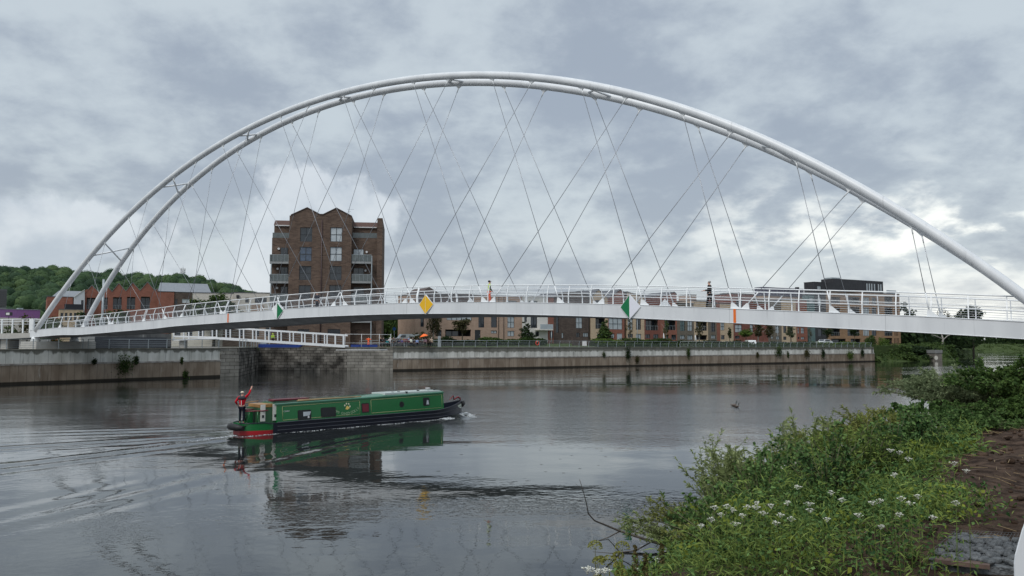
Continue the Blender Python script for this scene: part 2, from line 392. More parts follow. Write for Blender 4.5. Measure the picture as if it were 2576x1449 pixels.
for fn in (near_arch, far_arch):
    s0 = solve(fn, lambda s: ztop(s) - 0.1); s1 = 103.4 - s0 + (0.2 if fn is near_arch else .5)
    pts = [fn(lerp(s0, s1, i / 90)) for i in range(91)]
    o = MB().tube(pts, ARCHR, 20).build('arch', PAINT, bridge)
# crossed braces between the arches
for s in (12.6, 24.6, 36.6, 49.8, 62.5, 75.5, 88.0):
    dlt = 1.15
    for a, b in ((-dlt, dlt), (dlt, -dlt)):
        MB().tube([near_arch(s + a), far_arch(s + b)], 0.085, 8).build('brace', WHITE, bridge)
# hangers
TS = [7.94, 11.02, 14.18, 18.26, 21.64, 25.93, 29.62, 33.79, 37.68, 42.22, 46.07, 50.56, 54.37, 58.83, 62.64, 66.98, 70.73, 74.96, 78.55, 82.65, 85.95, 89.82, 92.89, 95.92]
LPn = [17.18, 27.51, 36.62, 45.14, 53.12, 60.53, 67.47, 73.95, 80.23, 86.15, 91.79, 96.71]
RPn = [6.83, 12.02, 17.92, 23.91, 30.48, 37.29, 44.39, 51.99, 60.0, 68.51, 77.36, 87.04]
def hanger(fn, yb, st, sb, left):
    top = fn(st) + Vector((0, 0, -ARCHR - 0.02)); sg = -1 if left else 1
    bot = Vector((sb, yb, ztop(sb) + 0.30))
    d = (top - bot).normalized()
    h = MB().tube([bot + d * 1.0, top - d * 0.5], 0.021, 6).build('hanger', STEEL, bridge)
    MB().tube([bot, bot + d * 1.0], [0.042, 0.036], 8).build('socket', WHITE2, h); MB().tube([top - d * 0.55, top - d * .1], [0.034, 0.045], 8).build('socket', WHITE2, h)
    # triangular anchor plates: on the deck edge and under the arch
    p = MB(); z = ztop(sb) + 0.004; w = 0.045
    for y0, y1 in ((yb - w, yb - w + .028), (yb + w - .028, yb + w)):
        p.prism([(sb + sg * 0.13, z), (sb - sg * 0.46, z), (sb - sg * 0.05, z + 0.36), (sb + sg * .08, z + .38)], y0, y1)
    p.build('anchor_plate', WHITE2, h)
    q = MB(); c = fn(st); tt = (fn(st + .3) - fn(st - .3)).normalized(); u = Vector((-tt.z, 0, tt.x)); dn = -u if u.z > 0 else u
    e1 = c + dn * (ARCHR - .03) + tt * 0.30; e2 = c + dn * (ARCHR - .03) - tt * 0.30; tip = top - d * 0.22
    for yy in (-.03, .03):
        q.add([e1 + Vector((0, yy - .01, 0)), e2 + Vector((0, yy - .01, 0)), tip + Vector((0, yy - .01, 0)), e1 + Vector((0, yy + .01, 0)), e2 + Vector((0, yy + .01, 0)), tip + Vector((0, yy + .01, 0))],
              [(0, 1, 2), (5, 4, 3), (0, 3, 4, 1), (1, 4, 5, 2), (2, 5, 3, 0)])
    q.build('bracket', WHITE2, h)
for fn, yb in ((near_arch, 0.16), (far_arch, BWID - 0.16)):
    for i in range(12):
        hanger(fn, yb, TS[2 * i + 1], LPn[i], True); hanger(fn, yb, TS[2 * i], RPn[i], False)
# railings: kinked posts, top rail, grab rail, thin wires
def railing(y0, inward, stuff_from):
    def off(h): return y0 + inward * (0.03 + (0.0 if h < 0.62 else (h - 0.62) * 0.32))
    m = MB()
    m.tube([(s, off(1.27), ztop(s) + 1.27) for s in SS], 0.036, 8)
    m.tube([(s, off(0.72) + inward * .09, ztop(s) + 0.70) for s in SS], 0.024, 8)
    top = m.build('railing', WHITE2, bridge)
    w = MB()
    for k in range(9):
        h = 0.14 + k * 0.125
        w.tube([(s, off(h), ztop(s) + h) for s in SS[::2] + [104.4]], 0.0075, 4)
    w.build('wires', mat('rail_wire', (0.40, 0.42, 0.44), 0.35, 0.1, metal=0.5), top)
    rest = MB(); n = 0
    for k in range(61):
        s = 1.6 + k * 1.70
        if s > 104: break
        z = ztop(s) - .05; pm = MB() if not (k < stuff_from) else rest
        wid = 0.10 if abs(s - 61.4) > .8 else .30
        for (h0, w0), (h1, w1) in (((0, .085), (.62, .07)), ((.62, .07), (1.29, .042))):
            f0, f1 = off(h0), off(h1); hw = wid / 2 * .55
            pm.add([(s - hw, f0 - w0 / 2, z + h0), (s + hw, f0 - w0 / 2, z + h0), (s + hw, f0 + w0 / 2, z + h0), (s - hw, f0 + w0 / 2, z + h0),
                    (s - hw, f1 - w1 / 2, z + h1), (s + hw, f1 - w1 / 2, z + h1), (s + hw, f1 + w1 / 2, z + h1), (s - hw, f1 + w1 / 2, z + h1)],
                   [(0, 1, 5, 4), (1, 2, 6, 5), (2, 3, 7, 6), (3, 0, 4, 7), (4, 5, 6, 7)])
        if pm is not rest: pm.build('post', WHITE2, top)
    if rest.v: tag(rest.build('posts', WHITE2, top), kind='stuff')
railing(0.20, 1, 0); railing(BWID - 0.20, -1, 22)
# coloured diamond panels, folded along the upright middle line
GREEN = mat('sign_green', (0.0, 0.16, 0.055), 0.4, 0.04); YEL = mat('sign_yellow', (0.80, 0.46, 0.008), 0.4, 0.04); ORA = mat('marker_orange', (0.78, 0.16, 0.015), 0.45, 0.05)
def diamond(s, wl, wr_, hgt, cl, cr, label, side=-1):
    zc = ztop(s) - 0.14; yb = -0.035 if side < 0 else BWID + .035; yr = yb - .11 if side < 0 else yb + .11
    b = empty('diamond_panel', (0, 0, 0)); b.parent = bridge; KIDS.setdefault(bridge.name, []).append(b)
    L, Rr, T, B = (s - wl, yb, zc), (s + wr_, yb, zc), (s, yr, zc + hgt / 2), (s, yr, zc - hgt / 2)
    Tb, Bb = (s, yb + .03, zc + hgt / 2), (s, yb + .03, zc - hgt / 2)
    MB().add([L, Rr, T, B, Tb, Bb], [(0, 3, 2), (1, 2, 3), (0, 2, 4), (1, 4, 2), (0, 5, 3), (1, 3, 5), (0, 4, 5), (1, 5, 4)]).build('panel_frame', WHITE2, b)
    def face(P, c):
        c3 = [Vector(x) for x in (P, T, B)]; ctr = (c3[0] + c3[1] + c3[2]) / 3; nn = (c3[1] - c3[0]).cross(c3[2] - c3[0]).normalized()
        if (nn.y > 0) == (side < 0): nn = -nn
        q = [x + (ctr - x) * (0.075 if i == 0 else .05) + nn * 0.006 for i, x in enumerate(c3)]
        MB().add(q, [(0, 1, 2)]).build('coloured_face', c, b)
    face(L, cl); face(Rr, cr); b['label'] = label
diamond(79.46, .72, .76, 1.58, GREEN, mat('sign_white', (0.74, 0.75, 0.82), 0.4, 0.03), 'green and white diamond panel')
diamond(62.24, .72, .72, 1.52, YEL, YEL, 'yellow diamond panel')
diamond(45.04, .72, .72, 1.50, WHITE2, GREEN, 'white and green diamond panel')
for s in (45.04, 62.24, 79.46): diamond(s, .72, .72, 1.55, WHITE2, WHITE2, 'white diamond panel on the far girder', side=1)
for s in (86.32, 37.97):
    z = ztop(s); MB().box(s - .075, s + .075, -0.03, -0.004, z - GH + .01, z - .01).build('marker_stripe', ORA, bridge)
BM = Matrix.Translation(BA) @ Matrix.Rotation(BRZ, 4, 'Z')
def on_bridge(s, y): return BM @ Vector((s, y, ztop(s) - 0.12))
# ------------------------------------------------------------------ ground of the far bank
GZ = 3.80
GRASS = mat('grass', (0.036, 0.058, 0.018), 0.95, 0.3, 0.6, col2=(0.065, 0.088, 0.030), spec=0.1)
PAVE = mat('paving', (0.20, 0.19, 0.175), 0.9, 0.12, 1.2, spec=0.2)
EARTH = mat('earth', (0.07, 0.06, 0.04), 0.95, 0.3, 0.4, spec=0.1)
WL0 = GP(0, 968.6); WL1 = GP(553.8, 948.4); WL2 = GP(600, 947.0); WR0 = GP(988.5, 933.0); WR1 = GP(2200.6, 909.7)
LK0 = Vector((WL2.x - 4.5, WR0.y + 1.2, 0))
ld = (WL1 - WL0).normalized(); WLm = WL0 - ld * 130
rd = (WR1 - WR0).normalized(); rn = Vector((-rd.y, rd.x, 0))
def flat(name, pts, z, m, kind='structure', skirt=None, label=None):
    n = len(pts); mb = MB(); mb.v = [(p[0], p[1], z) for p in pts]; mb.f = [tuple(range(n))]; mb.sm = [False]; mb.mi = [0]
    if skirt is not None:
        mb.v += [(p[0], p[1], skirt) for p in pts]
        for i in range(n): j = (i + 1) % n; mb.f.append((i, j, j + n, i + n)); mb.sm.append(False); mb.mi.append(0)
    me = mb.mesh(name, m); bm = bmesh.new(); bm.from_mesh(me); bmesh.ops.triangulate(bm, faces=[f for f in bm.faces if len(f.verts) > 4]); bmesh.ops.recalc_face_normals(bm, faces=bm.faces); bm.to_mesh(me); bm.free()
    o = link_obj(name, me); return tag(o, label, kind=kind)
sh = [WLm + Vector((.5, .5, 0)) * 0, WL1, WL2, LK0, WR0, WR1]
nat = [Vector((112, 205, 0)), Vector((128, 250, 0)), Vector((150, 330, 0)), Vector((205, 385, 0)), Vector((330, 430, 0)), Vector((900, 560, 0))]
ins = [p + Vector((-.3, .6, 0)) for p in sh[:3]] + [LK0 + Vector((-.45, .6, 0)), WR0 + Vector((0, .6, 0)), WR1 + Vector((-.7, .3, 0))]
flat('ground', ins + [p + Vector((9, 20, 0)) for p in nat] + [Vector((1500, 900, 0)), Vector((1500, 2600, 0)), Vector((-1600, 2600, 0)), Vector((-1600, 40, 0)), WLm + Vector((-90, -60, 0))], GZ, GRASS, skirt=-1.5, label='grassy ground behind the far quay')
# sloping natural shore past the end of the quay
m = MB(); k = 0
top_ = [WR1 + Vector((1, 9, 0))] + [p + Vector((9, 20, 0)) for p in nat]; bot_ = [WR1] + nat
for i in range(len(top_) - 1):
    a, b, c, d = bot_[i], bot_[i + 1], top_[i + 1], top_[i]
    m.quad((a.x + 1, a.y - 2, -.2), (b.x + 1, b.y - 2, -.2), (c.x, c.y, GZ + .02), (d.x, d.y, GZ + .02))
tag(m.build('shore', GRASS), kind='structure')
# riverside path and rising lawn along the right quay
def strip(name, o0, o1, z0, z1, m_, s0=-2.0, s1=None):
    L = (WR1 - WR0).length; s1 = s1 or L
    a, b = WR0 + rd * s0, WR0 + rd * s1
    q = MB().quad((a + rn * o0) + Vector((0, 0, z0)), (b + rn * o0) + Vector((0, 0, z0)), (b + rn * o1) + Vector((0, 0, z1)), (a + rn * o1) + Vector((0, 0, z1)))
    return tag(q.build(name, m_), kind='structure')
strip('path', 0.75, 4.5, GZ + .012, GZ + .03, PAVE)
strip('lawn', 4.5, 24, GZ + .03, 4.45, GRASS); strip('terrace', 24, 70, 4.45, 4.45, GRASS)
flat('quayside_paving', [WLm + Vector((-.4, .6, 0)), WL1 + Vector((-.4, .6, 0)), WL2 + Vector((-.5, .6, 0)), LK0 + Vector((-.45, .8, 0)), WR0 + Vector((-.2, .8, 0)), WR0 + Vector((-3, 26, 0)), Vector((-90, 150, 0)), WLm + Vector((-60, 40, 0))], GZ + .015, PAVE)

# ------------------------------------------------------------------ quay walls
def concrete(name, c1, c2, joint, jw, algae=1.0, z0=1.5, z1=3.8):
    m = bpy.data.materials.new(name); m.use_nodes = True; t = m.node_tree; n = t.nodes; b = n['Principled BSDF']; b.inputs['Roughness'].default_value = .9; b.inputs['Specular IOR Level'].default_value = .15
    co = n.new('ShaderNodeTexCoord'); s3 = n.new('ShaderNodeSeparateXYZ'); t.links.new(co.outputs['Object'], s3.inputs[0])
    def no(scale, st, det=5):
        mp = n.new('ShaderNodeMapping'); mp.inputs['Scale'].default_value = st; t.links.new(co.outputs['Object'], mp.inputs[0])
        q = n.new('ShaderNodeTexNoise'); q.inputs['Scale'].default_value = scale; q.inputs['Detail'].default_value = det; t.links.new(mp.outputs[0], q.inputs[0]); return q.outputs[0]
    def mr(v, a, b2, c, d):
        q = n.new('ShaderNodeMapRange'); q.interpolation_type = 'SMOOTHSTEP'; t.links.new(v, q.inputs[0])
        for i, x in enumerate((a, b2, c, d)): q.inputs[i + 1].default_value = x
        return q.outputs[0]
    def mx(f, a, b2):
        q = n.new('ShaderNodeMix'); q.data_type = 'RGBA'; t.links.new(f, q.inputs[0])
        for i, v in ((6, a), (7, b2)):
            if isinstance(v, tuple): q.inputs[i].default_value = (*v, 1)
            else: t.links.new(v, q.inputs[i])
        return q.outputs[2]
    def ma(op, a, b2):
        q = n.new('ShaderNodeMath'); q.operation = op
        for i, v in enumerate((a, b2)):
            if isinstance(v, (int, float)): q.inputs[i].default_value = v
            else: t.links.new(v, q.inputs[i])
        return q.outputs[0]
    c = mx(mr(no(0.8, (1, 1, .35)), .35, .65, 0, 1), c1, c2)
    c = mx(mr(no(2.6, (1, 1, .12)), .58, .72, 0, .55), c, tuple(x * .45 for x in c1))     # vertical run-off streaks
    c = mx(mr(no(1.9, (1, 1, .16), 3), .66, .74, 0, .6), c, (0.42, 0.41, 0.38))            # pale lime streaks
    jm = ma('PINGPONG', s3.outputs[0], jw / 2); c = mx(mr(jm, 0.0, joint, .85, 0), c, tuple(x * .28 for x in c1))
    if algae:   # moss and damp creeping down from the coping
        edge = ma('ADD', s3.outputs[2], ma('MULTIPLY', no(1.1, (1.2, 1, .6), 6), -1.5 * algae))
        c = mx(mr(edge, z1 - 1.22, z1 - .92, 0, .8), c, (0.075, 0.072, 0.055))
    c = mx(mr(s3.outputs[2], 0.22, 0.34, .92, 0), c, (0.014, 0.013, 0.011))               # wet weed line at the river
    t.links.new(c, b.inputs['Base Color']); return m
def quay(name, P0, P1, ztops, mU, mL, ledge, label, cop=True):
    d = P1 - P0; L = d.length; r = math.atan2(d.y, d.x); o = empty(name, P0, r, label, 'quay wall')
    z0, z1 = ztops
    up = MB().add([(0, .18, ledge), (L, .18, ledge), (L, .8, ledge), (0, .8, ledge), (0, .18, z0), (L, .18, z1), (L, .8, z1), (0, .8, z0)],
                  [(0, 1, 5, 4), (1, 2, 6, 5), (2, 3, 7, 6), (3, 0, 4, 7), (4, 5, 6, 7)]); up.build('upper_panels', mU, o)
    lo = MB().box(0, L, 0.0, .9, -1.2, ledge - .002); lo.build('lower_sheeting', mL, o)
    if ledge < 3:
        MB().box(0, L, -.05, .178, ledge - .16, ledge + .03).build('ledge', mat('old_timber_ledge', (0.16, 0.14, 0.12), .9, .4, 1.5, col2=(.36, .35, .33)), o)
    if cop:
        MB().add([(-.02, .10, z0), (L + .02, .10, z1), (L + .02, .86, z1), (-.02, .86, z0), (-.02, .10, z0 + .12), (L + .02, .10, z1 + .12), (L + .02, .86, z1 + .12), (-.02, .86, z0 + .12)],
                 [(0, 1, 5, 4), (1, 2, 6, 5), (2, 3, 7, 6), (3, 0, 4, 7), (4, 5, 6, 7), (0, 3, 2, 1)]).build('coping', mat('coping', (0.15, 0.145, 0.12), .9, .3, 1.0), o)
    return o
CU = concrete('concrete_panels', (0.42, 0.42, 0.385), (0.58, 0.58, 0.545), .035, 1.45, 1.0, z1=3.8)
CU2 = concrete('concrete_panels_right', (0.42, 0.415, 0.38), (0.60, 0.595, 0.555), .035, .95, .55, z1=3.65)
CL = concrete('brown_sheeting', (0.18, 0.14, 0.105), (0.28, 0.23, 0.18), .03, .85, 0)
ST = brick('stone_blocks', (0.105, 0.096, 0.085), (0.24, 0.225, 0.20), (0.03, 0.028, 0.024), 1.1, .48, .04, .75, rough=.95)
ST2 = brick('stone_blocks_pale', (0.22, 0.21, 0.185), (0.31, 0.295, 0.265), (0.07, 0.065, 0.055), 1.3, .5, .03, .4, rough=.95)
quay('quay_wall', WLm, WL1, (3.80, 3.82), CU, CL, 2.28, 'concrete panel quay wall over brown sheeting below the left end of the footbridge')
quay('quay_wall', WL1 + ld * .01 , WL2, (3.86, 3.86), ST2, ST2, 3.3, 'short stone block pier at the right end of the left quay', True)
# side of the pier running back into the lock entrance, then the recessed masonry wall
quay('quay_wall', WL2 + Vector((0, .05, 0)), LK0 + Vector((0.05, -.05, 0)), (3.86, 3.80), ST, ST, 3.3, 'dark masonry return wall beside the lock entrance')
LKm = lerp(LK0, WR0, .66)
quay('lock_wall', LK0, LKm - Vector((.02, 0, 0)), (3.80, 3.80), ST, ST, 3.3, 'dark stained masonry wall beneath the small white bridge')
quay('lock_wall', LKm, WR0 - Vector((.02, 0, 0)), (3.78, 3.78), ST2, ST2, 3.3, 'paler stone block wall between the dark masonry and the concrete quay')
quay('quay_wall', WR0, WR1, (3.80, 3.32), CU2, CL, 2.05, 'long concrete and brown quay wall in front of the terraced houses')
quay('quay_wall', WR1 + rn * .02 - rd * .4, WR1 + rn * 9 - rd * .4, (3.4, 3.4), CU2, CL, 2.05, 'end return of the right quay wall beside the shrubs')

# ------------------------------------------------------------------ railings on the quays
def quay_rail(P0, P1, z0, z1, n, label, kink=.22, h=1.15, bars=4, group='quayside railings', m_=GALV, skip=()):
    d = P1 - P0; L = Vector((d.x, d.y, 0)).length; o = empty('railing', (P0.x, P0.y, 0), math.atan2(d.y, d.x), label, 'railing', group)
    zz = lambda s: lerp(z0, z1, s / L)
    MB().tube([(0, -kink * .2, z0 + h), (L, -kink * .2, z1 + h)], .032, 6).build('top_rail', m_, o)
    for k in range(bars):
        y = kink * .1 * k; hh_ = .18 + k * (h - .3) / bars
        MB().tube([(0, y - .02, z0 + hh_), (L, y - .02, z1 + hh_)], .016, 5).build('rail', m_, o)
    pm = None
    for i in range(n + 1):
        s = L * i / n
        if pm is None:
            q = MB()
            for (ha, ya), (hb, yb) in (((0, 0.04), (h * .55, 0.06)), ((h * .55, 0.06), (h, -kink))):
                q.add([(-.03, ya - .05, ha), (.03, ya - .05, ha), (.03, ya + .05, ha), (-.03, ya + .05, ha), (-.03, yb - .05, hb), (.03, yb - .05, hb), (.03, yb + .05, hb), (-.03, yb + .05, hb)],
                      [(0, 1, 5, 4), (1, 2, 6, 5), (2, 3, 7, 6), (3, 0, 4, 7), (4, 5, 6, 7)])
            pm = q.mesh('post', m_)
        p = link_obj('post', pm, o); p.location = (s, 0, zz(s))
    return o
up = Vector((0, 0, .12))
a = WR0 + rn * .5; Lr = (WR1 - WR0).length
quay_rail(WR0 + rd * 0 + rn * .45, WR0 + rd * 62 + rn * .45, 3.90, lerp(3.9, 3.45, .5), 28, 'grey kinked railing on the right quay from the crowd to the middle of the houses')
quay_rail(WR0 + rd * 62.8 + rn * .45, WR0 + rd * (Lr - .6) + rn * .45, lerp(3.9, 3.45, .5), 3.44, 28, 'grey kinked railing on the right quay running to its far end')
lp = Vector((-ld.y, ld.x, 0))
Ll = (WL1 - WLm).length
quay_rail(WLm + ld * (Ll - 50) + lp * .5, WLm + ld * (Ll - 17.6) + lp * .5, 3.90, 3.92, 12, 'grey railing on the left quay in front of the bridge bearing', kink=0)
quay_rail(WLm + ld * (Ll - 17) + lp * .5, WL1 + lp * .5, 3.92, 3.93, 7, 'dark grey railing between the bridge bearing and the small white bridge', kink=0)
quay_rail(WL2 + Vector((-.6, 2, 0)), LK0 + Vector((0.2, .9, 0)), 3.95, 3.92, 8, 'grey railing beside the lock entrance', kink=0)
quay_rail(LKm + Vector((1.5, 3.2, 0)), WR0 + Vector((1.8, 3.2, 0)), 3.86, 3.86, 4, 'straight grey railing behind the orange worker', kink=.1)

# ------------------------------------------------------------------ facades measured from the picture
GLASSD = mat('window_glass_dark', (0.020, 0.026, 0.034), .08, .3, 1.0, spec=.8)
GLASSL = mat('window_glass_pale', (0.34, 0.38, 0.41), .25, .15, .8, col2=(.48, .52, .54), spec=.6)
FRAME = mat('window_frame_dark', (0.022, 0.025, 0.030), .5, .1)
FRAMEW = mat('window_frame_white', (0.6, 0.6, 0.6), .5, .1)
SLATE = mat('slate_roof', (0.075, 0.078, 0.09), .75, .2, 1.0, col2=(.11, .113, .125), stretch=(1, 1, 4))
BR_PINK = brick('brick_pink', (0.40, 0.26, 0.19), (0.47, 0.32, 0.24), (0.42, 0.34, 0.28), .5, .17, .02, .12)
BR_RED = brick('brick_red', (0.235, 0.085, 0.058), (0.30, 0.112, 0.078), (0.24, 0.14, 0.11), .5, .17, .02, .15)
BR_DRED = brick('brick_dark_red', (0.17, 0.062, 0.048), (0.23, 0.085, 0.064), (0.2, 0.1, 0.08), .5, .17, .02, .15)
BR_DARK = brick('brick_dark', (0.075, 0.055, 0.047), (0.13, 0.095, 0.08), (0.10, 0.085, 0.075), .5, .17, .02, .2)
BR_BROWN = brick('brick_brown', (0.080, 0.052, 0.040), (0.145, 0.098, 0.072), (0.13, 0.105, 0.088), .6, .19, .022, .18)
BR_BEIGE = brick('brick_beige', (0.47, 0.35, 0.235), (0.56, 0.43, 0.30), (0.5, 0.4, 0.3), .5, .17, .02, .1)
BR_TAN = brick('brick_tan', (0.27, 0.16, 0.092), (0.34, 0.205, 0.12), (0.28, 0.20, 0.14), .6, .2, .02, .12)
BR_GREY = brick('brick_greybrown', (0.14, 0.12, 0.095), (0.19, 0.165, 0.135), (0.15, 0.13, 0.11), .5, .17, .02, .15)
RENDERW = mat('white_render', (0.62, 0.60, 0.56), .8, .07, .5)
CREAM = brick('cream_cladding', (0.56, 0.53, 0.47), (0.60, 0.57, 0.52), (0.46, 0.43, 0.38), 3.0, .35, .03, .06)
BLACKC = mat('black_cladding', (0.030, 0.030, 0.034), .6, .3, .8, stretch=(3, 3, 1))
class Fr:
    def __init__(s, x0, D0, x1, D1, zb=GZ):
        a = WP(x0, 861, D0); b = WP(x1, 861, D1); s.P = Vector((a.x, a.y, 0)); d = Vector((b.x - a.x, b.y - a.y, 0)); s.L = d.length; s.e = d.normalized(); s.n = Vector((-s.e.y, s.e.x, 0)); s.rz = math.atan2(s.e.y, s.e.x); s.zb = zb
    def at(s, px, py, back=0.0):
        r = ray(px, py); q = s.P + s.n * back; o = Vector((0, 0, EYE)); k = (q - o).dot(s.n) / r.dot(s.n); p = o + r * k; return (p - s.P).dot(s.e), p.z
    def rect(s, x0, y0, x1, y1, back=0.0):
        ym = (y0 + y1) / 2; a0, _ = s.at(x0, ym, back); a1, _ = s.at(x1, ym, back); xm = (x0 + x1) / 2; _, zt = s.at(xm, y0, back); _, zb = s.at(xm, y1, back); return a0, a1, zb, zt
class House:
    """a building in a facade frame: wall with real openings, frames, panes and roof"""
    def __init__(s, name, fr, x0, x1, ytop, label, wall, cat='house', depth=9, zb=None, roof='flat', apex=None, roofm=None, yref=None, group=None, back=0.0, ridge=0.0, y_b=None):
        s.fr = fr; s.back = back; yr = yref or 800
        s.a0 = fr.at(x0, yr, back)[0]; s.a1 = fr.at(x1, yr, back)[0]; s.zt = fr.at((x0 + x1) / 2, ytop, back)[1]; s.zb = fr.zb if zb is None else zb
        s.wall = wall; s.depth = depth; s.o = empty(name, fr.P + fr.n * back + fr.e * s.a0, fr.rz, label, cat, group); s.w = s.a1 - s.a0; s.open = []; s.roof = roof; s.roofm = roofm; s.apex = apex; s.items = []
    def r(s, x0, y0, x1, y1): a0, a1, z0, z1 = s.fr.rect(x0, y0, x1, y1, s.back); return max(a0 - s.a0, .02), min(a1 - s.a0, s.w - .02), z0, z1
    def win(s, x0, y0, x1, y1, nx=2, ny=2, glass=None, deep=.14, frame=None, name='window', t=.07):
        a0, a1, z0, z1 = s.r(x0, y0, x1, y1)
        if a1 - a0 < .1: return s
        s.open.append((a0, a1, z0, z1)); g = glass or GLASSD; fm = frame or FRAME
        f = MB(); d0, d1 = deep - .05, deep + .04
        f.box(a0, a0 + t, d0, d1, z0, z1).box(a1 - t, a1, d0, d1, z0, z1).box(a0 + t, a1 - t, d0, d1, z0, z0 + t).box(a0 + t, a1 - t, d0, d1, z1 - t, z1)
        for i in range(1, nx): x = lerp(a0, a1, i / nx); f.box(x - t / 2, x + t / 2, d0 + .004, d1 - .002, z0 + t, z1 - t)
        for j in range(1, ny): z = lerp(z0, z1, j / ny); f.box(a0 + t, a1 - t, d0 + .008, d1 - .004, z - t / 2, z + t / 2)
        fo = f.build(name, fm, s.o)
        p = MB(); yy = deep + .02; p.quad((a0 + .03, yy, z0 + .03), (a1 - .03, yy, z0 + .03), (a1 - .03, yy, z1 - .03), (a0 + .03, yy, z1 - .03)); p.build('pane', g, fo)
        return s
    def loggia(s, x0, y0, x1, y1, rail=True, deep=1.3, glass=None, name='balcony'):
        """deep recess with glazing at the back and a glass or steel balustrade"""
        a0, a1, z0, z1 = s.r(x0, y0, x1, y1); s.open.append((a0, a1, z0, z1))
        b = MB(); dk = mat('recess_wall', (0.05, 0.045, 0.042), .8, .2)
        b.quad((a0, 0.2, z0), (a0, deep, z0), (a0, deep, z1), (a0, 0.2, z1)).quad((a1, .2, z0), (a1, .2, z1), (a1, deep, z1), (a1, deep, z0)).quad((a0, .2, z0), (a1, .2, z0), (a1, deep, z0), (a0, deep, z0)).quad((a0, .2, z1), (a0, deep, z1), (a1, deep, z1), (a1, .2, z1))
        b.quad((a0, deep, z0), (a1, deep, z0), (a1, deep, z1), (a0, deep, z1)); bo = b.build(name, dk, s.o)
        n = max(2, int((a1 - a0) / 1.3)); g = MB()
        for i in range(n): x_0 = lerp(a0, a1, i / n) + .08; x_1 = lerp(a0, a1, (i + 1) / n) - .08; g.quad((x_0, deep - .02, z0 + .1), (x_1, deep - .02, z0 + .1), (x_1, deep - .02, z1 - .3), (x_0, deep - .02, z1 - .3))
        g.build('pane', glass or GLASSD, bo)
        if rail:
            h = 1.05; q = MB().bar((a0, .1, z0 + h), (a1, .1, z0 + h), .05, .05)
            k = int((a1 - a0) / .9) + 1
            for i in range(k + 1): x = lerp(a0 + .03, a1 - .03, i / k); q.bar((x, .1, z0), (x, .1, z0 + h - .03), .035, .035)
            q.build('balustrade', GALV, bo)
        return s
    def door(s, x0, y0, x1, y1, m_=None):
        a0, a1, z0, z1 = s.r(x0, y0, x1, y1); s.open.append((a0, a1, z0, z1))
        dd = MB().box(a0, a1, .10, .16, z0, z1).build('door', m_ or FRAME, s.o); MB().box(a1 - .2, a1 - .12, .06, .098, (z0 + z1) / 2 - .1, (z0 + z1) / 2 + .1).build('handle', GALV, dd); return s
    def pipe(s, x, y0, y1):
        a0, _ = s.fr.at(x, (y0 + y1) / 2, s.back); z1 = s.fr.at(x, y0, s.back)[1]; a = a0 - s.a0
        MB().tube([(a, -.07, s.zb), (a, -.07, z1)], .05, 6).build('drainpipe', DARK, s.o); return s
    def top_poly(s):
        if s.roof == 'flat' or not s.apex: return [(0, s.zt), (s.w, s.zt)]
        pts = []
        for px, py in s.apex: a, z = s.fr.at(px, py, s.back); pts.append((min(max(a - s.a0, 0), s.w), z))
        return pts
    def finish(s):
        # front wall as a grid with the openings left out, plus reveals
        zt = s.zt; tp = s.top_poly(); zmin = min(z for _, z in tp); zt = min(zt, zmin)
        op = [(a, b, max(c, s.zb + .02), min(d, zt - .03)) for a, b, c, d in s.open]
        xs_ = sorted({0.0, s.w} | {round(v, 4) for o in op for v in o[:2]}); zs_ = sorted({s.zb, zt} | {round(v, 4) for o in op for v in o[2:]})
        m = MB()
        for i in range(len(xs_) - 1):
            for j in range(len(zs_) - 1):
                cx_, cz_ = (xs_[i] + xs_[i + 1]) / 2, (zs_[j] + zs_[j + 1]) / 2
                if any(o[0] < cx_ < o[1] and o[2] < cz_ < o[3] for o in op): continue
                m.quad((xs_[i], 0, zs_[j]), (xs_[i + 1], 0, zs_[j]), (xs_[i + 1], 0, zs_[j + 1]), (xs_[i], 0, zs_[j + 1]))
        for a, b, c, d in op:
            e = .22; m.quad((a, 0, c), (a, 0, d), (a, e, d), (a, e, c)).quad((b, 0, c), (b, e, c), (b, e, d), (b, 0, d)).quad((a, 0, c), (a, e, c), (b, e, c), (b, 0, c)).quad((a, 0, d), (b, 0, d), (b, e, d), (a, e, d))
        D = s.depth
        m.quad((0, D, s.zb), (0, 0, s.zb), (0, 0, zt), (0, D, zt)).quad((s.w, 0, s.zb), (s.w, D, s.zb), (s.w, D, zt), (s.w, 0, zt)).quad((s.w, D, s.zb), (0, D, s.zb), (0, D, zt), (s.w, D, zt))
        if s.roof != 'flat':
            poly = [(0, zt)] + [p for p in tp] + [(s.w, zt)]
            cl = [poly[0]]
            for p in poly[1:]:
                if (Vector((p[0], p[1], 0)) - Vector((cl[-1][0], cl[-1][1], 0))).length > .02: cl.append(p)
            for y in (0, D): m.add([(x, y, z) for x, z in cl], [tuple(range(len(cl)))])
        m.build('wall', s.wall, s.o)
        rm = s.roofm or SLATE; r = MB()
        if s.roof == 'flat':
            r.box(-.08, s.w + .08, -.08, D + .08, zt, zt + .14)
        else:
            for i in range(len(tp) - 1):
                (xa, za), (xb, zb_) = tp[i], tp[i + 1]
                for yy in (0,):
                    r.add([(xa, -.12, za + .02), (xb, -.12, zb_ + .02), (xb, D + .1, zb_ + .02), (xa, D + .1, za + .02), (xa, -.12, za + .16), (xb, -.12, zb_ + .16), (xb, D + .1, zb_ + .16), (xa, D + .1, za + .16)],
                          [(0, 3, 2, 1), (4, 5, 6, 7), (0, 1, 5, 4), (2, 3, 7, 6), (1, 2, 6, 5), (3, 0, 4, 7)])
        r.build('roof', rm, s.o); return s
    def extra(s, name, mb, m_): return mb.build(name, m_, s.o)

